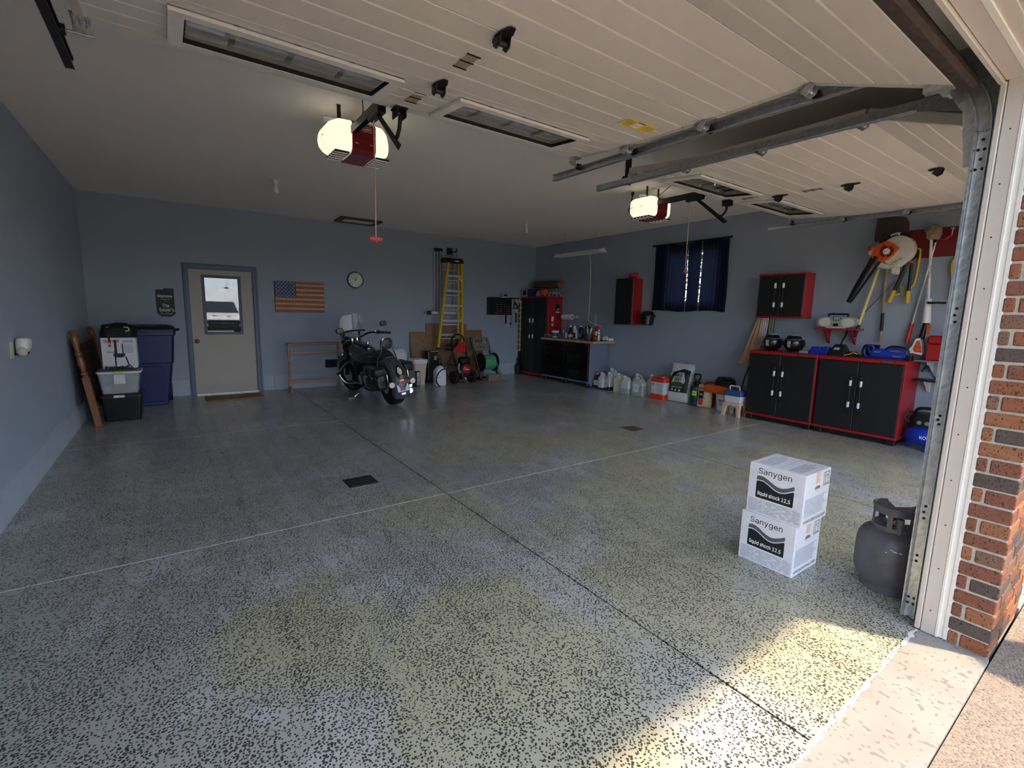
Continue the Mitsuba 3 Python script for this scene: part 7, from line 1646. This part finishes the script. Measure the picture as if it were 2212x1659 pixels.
# two narrow shelves, red tool box, teal hose
for z, lab, mt in ((.995, 'upper narrow shelf with a red tool box, half hidden by the track post', 'chest_side'), (.77, 'lower narrow shelf with a coiled teal hose, half hidden by the track post', 'black_plastic')):
    t = Thing('narrow_shelf', lab, 'shelf')
    t.part('board', bx(7.03, 7.28, .95, 1.79, z, z + .018, .003), mt, False)
    for y in (1.66, 1.1):
        t.part('bracket', prism([(0, 0), (.2, 0), (.03, -.13), (0, -.15)], .025, fr((7.28, y, z), (-1, 0, 0), (0, 0, 1))), 'white_plastic', False)
t = Thing('tool_box', 'red metal tool box on the upper narrow shelf', 'tool box')
t.part('body', bx(7.06, 7.26, 1.08, 1.70, 1.014, 1.20, .008), 'cab_red', False); t.part('lid', bx(7.055, 7.265, 1.075, 1.705, 1.202, 1.30, .02), 'cab_red', False); t.part('latch', bx(7.048, 7.058, 1.36, 1.42, 1.17, 1.23, .003), 'steel_bright', False)
mat('teal_hose', (28, 78, 88), 0.4)
pts = [(7.14 + .085 * math.cos(a), 1.75 - .0052 * a * 8, .872 + .075 * math.sin(a)) for a in np.linspace(0, 2 * math.pi * 10, 160)]
one('air_hose', tube(pts, .011, 7, 0), 'teal_hose', 'teal coiled air hose lying on the lower narrow shelf', 'hose', smooth=40)
# air compressor
t = Thing('air_compressor', 'blue pancake air compressor on the floor beside the base cabinets', 'compressor')
o = (6.97, 1.56, 0)
tk = t.part('tank', lathe([(0, .055), (.10, .058), (.17, .085), (.20, .13), (.203, .165), (.195, .21), (.16, .25), (.09, .275), (0, .28)], 40, o), 'kobalt_blue', 40, label='blue pancake tank')
def tank_text(s, z, hgt, a0, wd):
    q = text(s, hgt, np.eye(4), .0015, wd, True).subdivide(); v = q.vertices; a = math.radians(a0) + v[:, 0] / .2
    zz = v[:, 1] + z; r = np.interp(zz, [.085, .13, .165, .21], [.17, .20, .203, .195]) + v[:, 2] + .001
    t.part('lettering', trimesh.Trimesh(np.c_[o[0] + r * np.cos(a), o[1] + r * np.sin(a), zz], q.faces, process=False), 'white_plastic', False, of=tk)
tank_text('KOBALT', .148, .034, 176, .17)
for a in (200, 320, 80):
    a = math.radians(a); t.part('leg', bc(o[0] + .16 * math.cos(a), o[1] + .16 * math.sin(a), .045, .05, .05, .08, .008), 'kobalt_blue', False); t.part('rubber_foot', bc(o[0] + .16 * math.cos(a), o[1] + .16 * math.sin(a), .004, .045, .045, .006), 'rubber', False)
t.part('motor_shroud', rloft([(6.97, 1.56, .26, .24, .30, .06), (6.97, 1.56, .36, .25, .32, .08), (6.97, 1.56, .42, .20, .26, .08)]), 'black_plastic', 40)
t.part('carry_handle', tube([(6.97, 1.70, .40), (6.96, 1.66, .46), (6.96, 1.58, .475), (6.96, 1.48, .47), (6.97, 1.42, .40)], .017, 8), 'black_plastic', 40)
[t.part('gauge', cyl((6.84, y, .32), (6.83, y, .32), .022, 16), 'steel_bright', 30) for y in (1.61, 1.54)]
t.part('air_line', tube([(6.88, 1.70, .30), (6.84, 1.75, .36), (6.88, 1.72, .42), (6.95, 1.68, .42)], .008, 7), 'black_plastic', 40)
t.part('regulator_knob', cyl((6.85, 1.40, .36), (6.82, 1.40, .37), .02, 12), 'lens_red')

# ---------------------------------------------------------------- two printed cartons, gas cylinder, floor drains
mat('carton_white', mikit.proc(lambda p, n, uv: mix((.70, .70, .73), (.78, .78, .81), fbm(p.x * 40, p.y * 40, p.z * 40, 3))), 0.55)
mat('carton_tape', (214, 188, 166), 0.4); mat('wave_grey', (104, 104, 108), 0.6)
def carton(x0, y0, z0, label, rz=0):
    W, Hh = .312, .302
    X = tr(x0, y0, z0) @ rot((0, 0, 1), rz)
    t = Thing('chemical_carton', label, 'carton', xf=X)
    t.part('box', bx(0, W, 0, W, .001, Hh, .003), 'carton_white', False)
    ff = fr((0, W, 0), (0, -1, 0), (0, 0, 1)) @ tr(0, 0, -.0005)     # printed face towards -x
    sf = fr((0, 0, 0), (1, 0, 0), (0, 0, 1)) @ tr(0, 0, -.0005)      # handle face towards -y
    q = text('Sanygen', .033, ff @ tr(.055, .247, 0), .001, .185); t.part('title', q, 'print_black', False, label='large black brand lettering')
    us = np.linspace(.048, .258, 40)
    wave = lambda u, o: .183 + o + .020 * np.sin((u - .048) / .21 * 2 * math.pi * .95 + .9)
    blk = [(.052, .103)] + [(.256, .103)] + list(zip(us[::-1], wave(us[::-1], 0)))
    pb = Polygon([(.048, .10), (.258, .10)] + list(zip(us[::-1], wave(us[::-1], 0)))).buffer(-.006).buffer(.006)
    t.part('logo_block', prism(pb, .001, ff), 'print_black', False)
    gb = Polygon(list(zip(us, wave(us, .006))) + list(zip(us[::-1], wave(us[::-1], .030))))
    t.part('logo_wave', prism(gb, .001, ff), 'wave_grey', False, label='grey striped wave')
    ln = [prism(gb.intersection(sbox(u, .1, u + .0015, .3)), .0013, ff) for u in np.arange(.052, .256, .006)]
    t.part('wave_line', ln, 'print_black', False, kind='stuff')
    t.part('lettering', text('liquid shock 12.5', .022, ff @ tr(.060, .118, .001), .0006, .182, True), 'white_plastic', False, label='white product lettering')
    rg2 = random.Random(7); ls = []
    for k in range(13):
        v = .012 + k * .0062; u = .012
        while u < .296:
            L = rg2.uniform(.02, .09); ls.append(bx(0, 0, 0, 0, 0, 0) if False else prism(sbox(u, v, min(u + L, .30), v + .0028), .0007, ff)); u += L + rg2.uniform(.004, .02)
    t.part('fine_print', ls, 'print_grey', False, kind='stuff')
    ls = []
    for k in range(15):
        v = .055 + k * .0072
        ls.append(prism(sbox(.015, v, .015 + rg2.uniform(.22, .275), v + .0034), .0007, sf))
    t.part('fine_print', ls, 'print_grey', False, kind='stuff')
    t.part('lettering', text('HYPOCHLORITE SOLUTION', .017, sf @ tr(.02, .018, 0), .0008, .27, True), 'print_black', False)
    hole = Polygon([(.155 + .034 * math.cos(a), .205 + .017 * math.sin(a)) for a in np.linspace(0, 2 * math.pi, 24)])
    hh = t.part('hand_hole', prism(hole, .0008, sf), 'taupe_plastic', False, label='oval hand hole')
    t.part('hole_flap', prism(Polygon([(.155 + .032 * math.cos(a), .203 + .013 * math.sin(a)) for a in np.linspace(math.pi * 1.05, math.pi * 1.95, 14)]), .0012, sf), 'carton_white', False, of=hh)
    fr_ = sbox(.225, .205, .297, .285); t.part('arrow_box', prism(fr_.difference(sbox(.229, .209, .293, .281)), .001, sf), 'print_black', False)
    ar = []
    for u in (.247, .275):
        ar += [sbox(u - .0022, .222, u + .0022, .262), Polygon([(u - .008, .26), (u + .008, .26), (u, .276)])]
    ar.append(sbox(.236, .214, .286, .218)); t.part('arrow', prism(unary_union(ar), .001, sf), 'print_black', False)
    t.part('tape', prism(sbox(.125, .235, .175, Hh), .0006, sf), 'carton_tape', False)
    top = tr(0, 0, Hh - .0005)
    t.part('flap_seam', [prism(sbox(.0, W / 2 - .0012, W, W / 2 + .0012), .0008, top)], 'print_grey', False)
    t.part('tape', prism(sbox(.0, W / 2 - .025, W, W / 2 + .025), .0007, top), 'carton_white', False)
    ls = [prism(sbox(.03, .04 + k * .012, .03 + rg2.uniform(.18, .25), .045 + k * .012), .001, top) for k in range(6)] + [prism(sbox(.03, .20 + k * .012, .03 + rg2.uniform(.18, .25), .204 + k * .012), .001, top) for k in range(7)]
    t.part('top_print', ls, 'print_grey', False, kind='stuff')
carton(2.745, 1.10, .0, 'lower white carton of liquid shock, standing on the epoxy floor')
carton(2.752, 1.083, .3025, 'upper white carton of liquid shock, stacked on the lower one')
# propane cylinder
mat('cylinder_grey', mikit.proc(lambda p, n, uv: mix((.085, .083, .092), (.115, .112, .122), fbm(p.x * 25, p.y * 25, p.z * 25, 3))), 0.42)
mat('scuff_white', (205, 203, 190), 0.6); mat('valve_brass', (120, 92, 50), 0.4, metal=0.7)
t = Thing('propane_tank', 'grey propane tank standing behind the track post', 'gas cylinder')
o = (3.12, .775, 0)
t.part('body', lathe([(0, .035), (.10, .036), (.14, .055), (.154, .095), (.156, .12), (.156, .178), (.1575, .18), (.1575, .186), (.156, .188), (.156, .245), (.150, .285), (.132, .318), (.10, .340), (.05, .352), (0, .355)], 56, o), 'cylinder_grey', 35)
t.part('foot_ring', lathe([(.118, .002), (.122, .002), (.122, .06), (.112, .06), (.112, .002), (.118, .002)], 48, o), 'cylinder_grey', 30)
# collar: three sided guard with hand openings and rolled rim
def arc_wall(r, a0, a1, z0, z1, th=.004, k=26):
    g_ = []
    for z in (z0, z1):
        g_.append([(o[0] + r * math.cos(a), o[1] + r * math.sin(a), z) for a in np.radians(np.linspace(a0, a1, k))] + [(o[0] + (r - th) * math.cos(a), o[1] + (r - th) * math.sin(a), z) for a in np.radians(np.linspace(a1, a0, k))])
    return loft(g_)
col = [arc_wall(.098, 40, 320, .335, .362), arc_wall(.098, 40, 320, .428, .462)] + [arc_wall(.098, a, a + w, .36, .43) for a, w in ((40, 22), (118, 14), (176, 14), (236, 14), (298, 22))]
t.part('collar', col, 'cylinder_grey', 30, label='guard collar with hand openings')
t.part('collar_rim', tube([(o[0] + .096 * math.cos(a), o[1] + .096 * math.sin(a), .463) for a in np.radians(np.linspace(40, 320, 40))], .006, 8, 0), 'cylinder_grey', 40)
vv = t.part('valve', [cyl((o[0], o[1], .35), (o[0], o[1], .41), .017, 16), cyl((o[0] - .05, o[1] - .02, .385), (o[0] + .03, o[1] + .01, .385), .015, 14)], 'valve_brass', 30)
t.part('hand_wheel', lathe([(0, .41), (.012, .41), (.012, .425), (.036, .432), (.038, .442), (.012, .446), (0, .446)], 20, o), 'black_plastic', 30, of=vv)
t.part('dip_tube', cyl((o[0] - .075, o[1] - .045, .325), (o[0] - .075, o[1] - .045, .42), .016, 16), 'cylinder_grey')
sc = []
for a0, w, z in ((196, 3, .268), (201, 7, .262), (210, 4, .260), (240, 4, .262), (188, 2, .25), (228, 2, .18)):
    a = math.radians(a0); sc.append(bc(o[0] + .1535 * math.cos(a), o[1] + .1535 * math.sin(a), z, .006, .004 + .0025 * w, .004, .001))
t.part('scuff', sc, 'scuff_white', False, label='pale paint scuffs', kind='stuff')
# floor drains
t = Thing('floor_drain', 'dark square floor drain left of the long floor joint', 'drain')
t.part('frame', prism(sbox(1.095, 3.79, 1.34, 4.01).difference(sbox(1.112, 3.807, 1.323, 3.993)), .003, tr(0, 0, .0003)), 'steel_dark', False)
t.part('well', bx(1.10, 1.335, 3.795, 4.005, .0004, .0012), 'steel_dark', False)
for k in range(9):
    t.part('bar', bx(1.114, 1.322, 3.815 + k * .0205, 3.825 + k * .0205, .001, .0032), 'black_matte' if k % 3 else 'brown_wood', False)
t = Thing('floor_drain', 'rusty square floor drain nearer the right wall', 'drain')
mat('rust', mikit.proc(lambda p, n, uv: mix((.07, .028, .018), (.17, .075, .045), fbm(p.x * 40, p.y * 40, 0., 3))), 0.85)
t.part('frame', prism(sbox(4.675, 3.88, 4.895, 4.10).difference(sbox(4.69, 3.895, 4.88, 4.085)), .003, tr(0, 0, .0003)), 'rust', False)
t.part('well', bx(4.68, 4.89, 3.885, 4.095, .0004, .0012), 'rust', False)
for k in range(9):
    t.part('bar', bx(4.692, 4.878, 3.90 + k * .0205, 3.911 + k * .0205, .001, .0032), 'rust', False)

# ---------------------------------------------------------------- outside: the white car mirrored in the door glass, and a pot plant added to cast shade
mat('car_white', (226, 227, 230), 0.2, coat=0.8); mat('car_glass', (38, 52, 50), 0.05, coat=1.0); mat('car_black', (16, 16, 18), 0.3)
CX, CY = 2.12, -9.5
X = tr(CX, CY, 0) @ np.diag([1.1, 1.0, 1.08, 1.0])
t = Thing('parked_car', 'white car with two hood scoops parked outside, mirrored in the entry door glass', 'car', xf=X)
bd = [(.10, 1.50, .45), (.0, 1.70, .62), (-.05, 1.80, .76), (-.30, 1.86, .86), (-1.45, 1.88, 1.05), (-1.5, 1.88, 1.05), (-4.2, 1.88, 1.08), (-4.6, 1.75, .98), (-4.7, 1.6, .6)]
t.part('body', loft([np.array([(-w / 2, y, .30), (w / 2, y, .30), (w / 2, y, z * .8), (w / 2 - .06, y, z * .96), (w / 2 - .25, y, z), (-w / 2 + .25, y, z), (-w / 2 + .06, y, z * .96), (-w / 2, y, z * .8)]) for y, w, z in bd]), 'car_white', 25)
cab = [(-1.42, 1.60, 1.06), (-2.05, 1.30, 1.62), (-2.4, 1.28, 1.69), (-3.3, 1.26, 1.66), (-4.1, 1.5, 1.07)]
t.part('cabin', loft([np.array([(-w / 2 - .1 * (1.7 - z) / .7, y, 1.0), (w / 2 + .1 * (1.7 - z) / .7, y, 1.0), (w / 2, y, z), (-w / 2, y, z)]) for y, w, z in cab]), 'car_white', 20)
t.part('windshield', hull([(-.74, -1.46, 1.085), (.74, -1.46, 1.085), (.60, -2.02, 1.60), (-.60, -2.02, 1.60), (-.74, -1.43, 1.08), (.74, -1.43, 1.08), (.60, -2.0, 1.61), (-.60, -2.0, 1.61)]), 'car_glass', False, label='dark green windshield')
for s in (-1, 1):
    t.part('hood_scoop', hull([(s * .16, -.55, .90), (s * .42, -.62, .905), (s * .40, -.74, .935), (s * .20, -.70, .935), (s * .30, -.60, .945)]), 'car_black', False, label='black hood scoop')
    t.part('headlamp', bx(*sorted((s * .52, s * .82)), -.02, .03, .56, .70, .02), 'car_glass', False)
    for y in (-.85, -3.6):
        t.part('wheel', cyl((s * .94, y, .34), (s * .70, y, .34), .34, 28), 'tire')
    t.part('mirror', ell((s * 1.02, -1.65, 1.10), (.12, .07, .08), 2), 'car_white', True)
g_ = t.part('grille', bx(-.62, .62, .02, .12, .46, .74, .02), 'car_black', False, label='black grille')
t.part('grille_bar', bx(-.60, .60, .11, .13, .585, .605, .004), 'chrome', False, of=g_); t.part('grille_badge', cyl((0, .10, .60), (0, .14, .60), .06, 20), 'chrome', of=g_)
t.part('bumper', bx(-.82, .82, .0, .14, .26, .455, .04), 'car_black', False)
mat('terracotta', (150, 92, 66), 0.8)
t = Thing('added_planter', 'potted plant added out of view to cast shade on the driveway strip', 'added_planter')  # unseen pot plant, added only to throw the driveway shadow
t.part('pot', lathe([(0, -.01), (.13, -.01), (.17, .26), (.185, .27), (.185, .30), (.165, .30), (.16, .26), (0, .25)], 28, (3.10, -.08, 0)), 'terracotta')
rng = np.random.default_rng(6); V, F_ = [], []
for k in range(900):
    u = rng.normal(size=3); u /= np.linalg.norm(u); c = np.array([3.10, -.08, .66]) + u * np.array([.19, .17, .38]) * rng.uniform(.5, 1) ** .5
    a = rng.normal(size=3); a /= np.linalg.norm(a); b2 = np.cross(a, rng.normal(size=3)); b2 /= np.linalg.norm(b2); s = .04; q = len(V)
    V += [c - a * s, c + b2 * s * .4, c + a * s, c - b2 * s * .4]; F_ += [(q, q + 1, q + 2), (q, q + 2, q + 3)]
t.part('foliage', trimesh.Trimesh(np.array(V), F_, process=False), 'leaf_dark', False, kind='stuff')
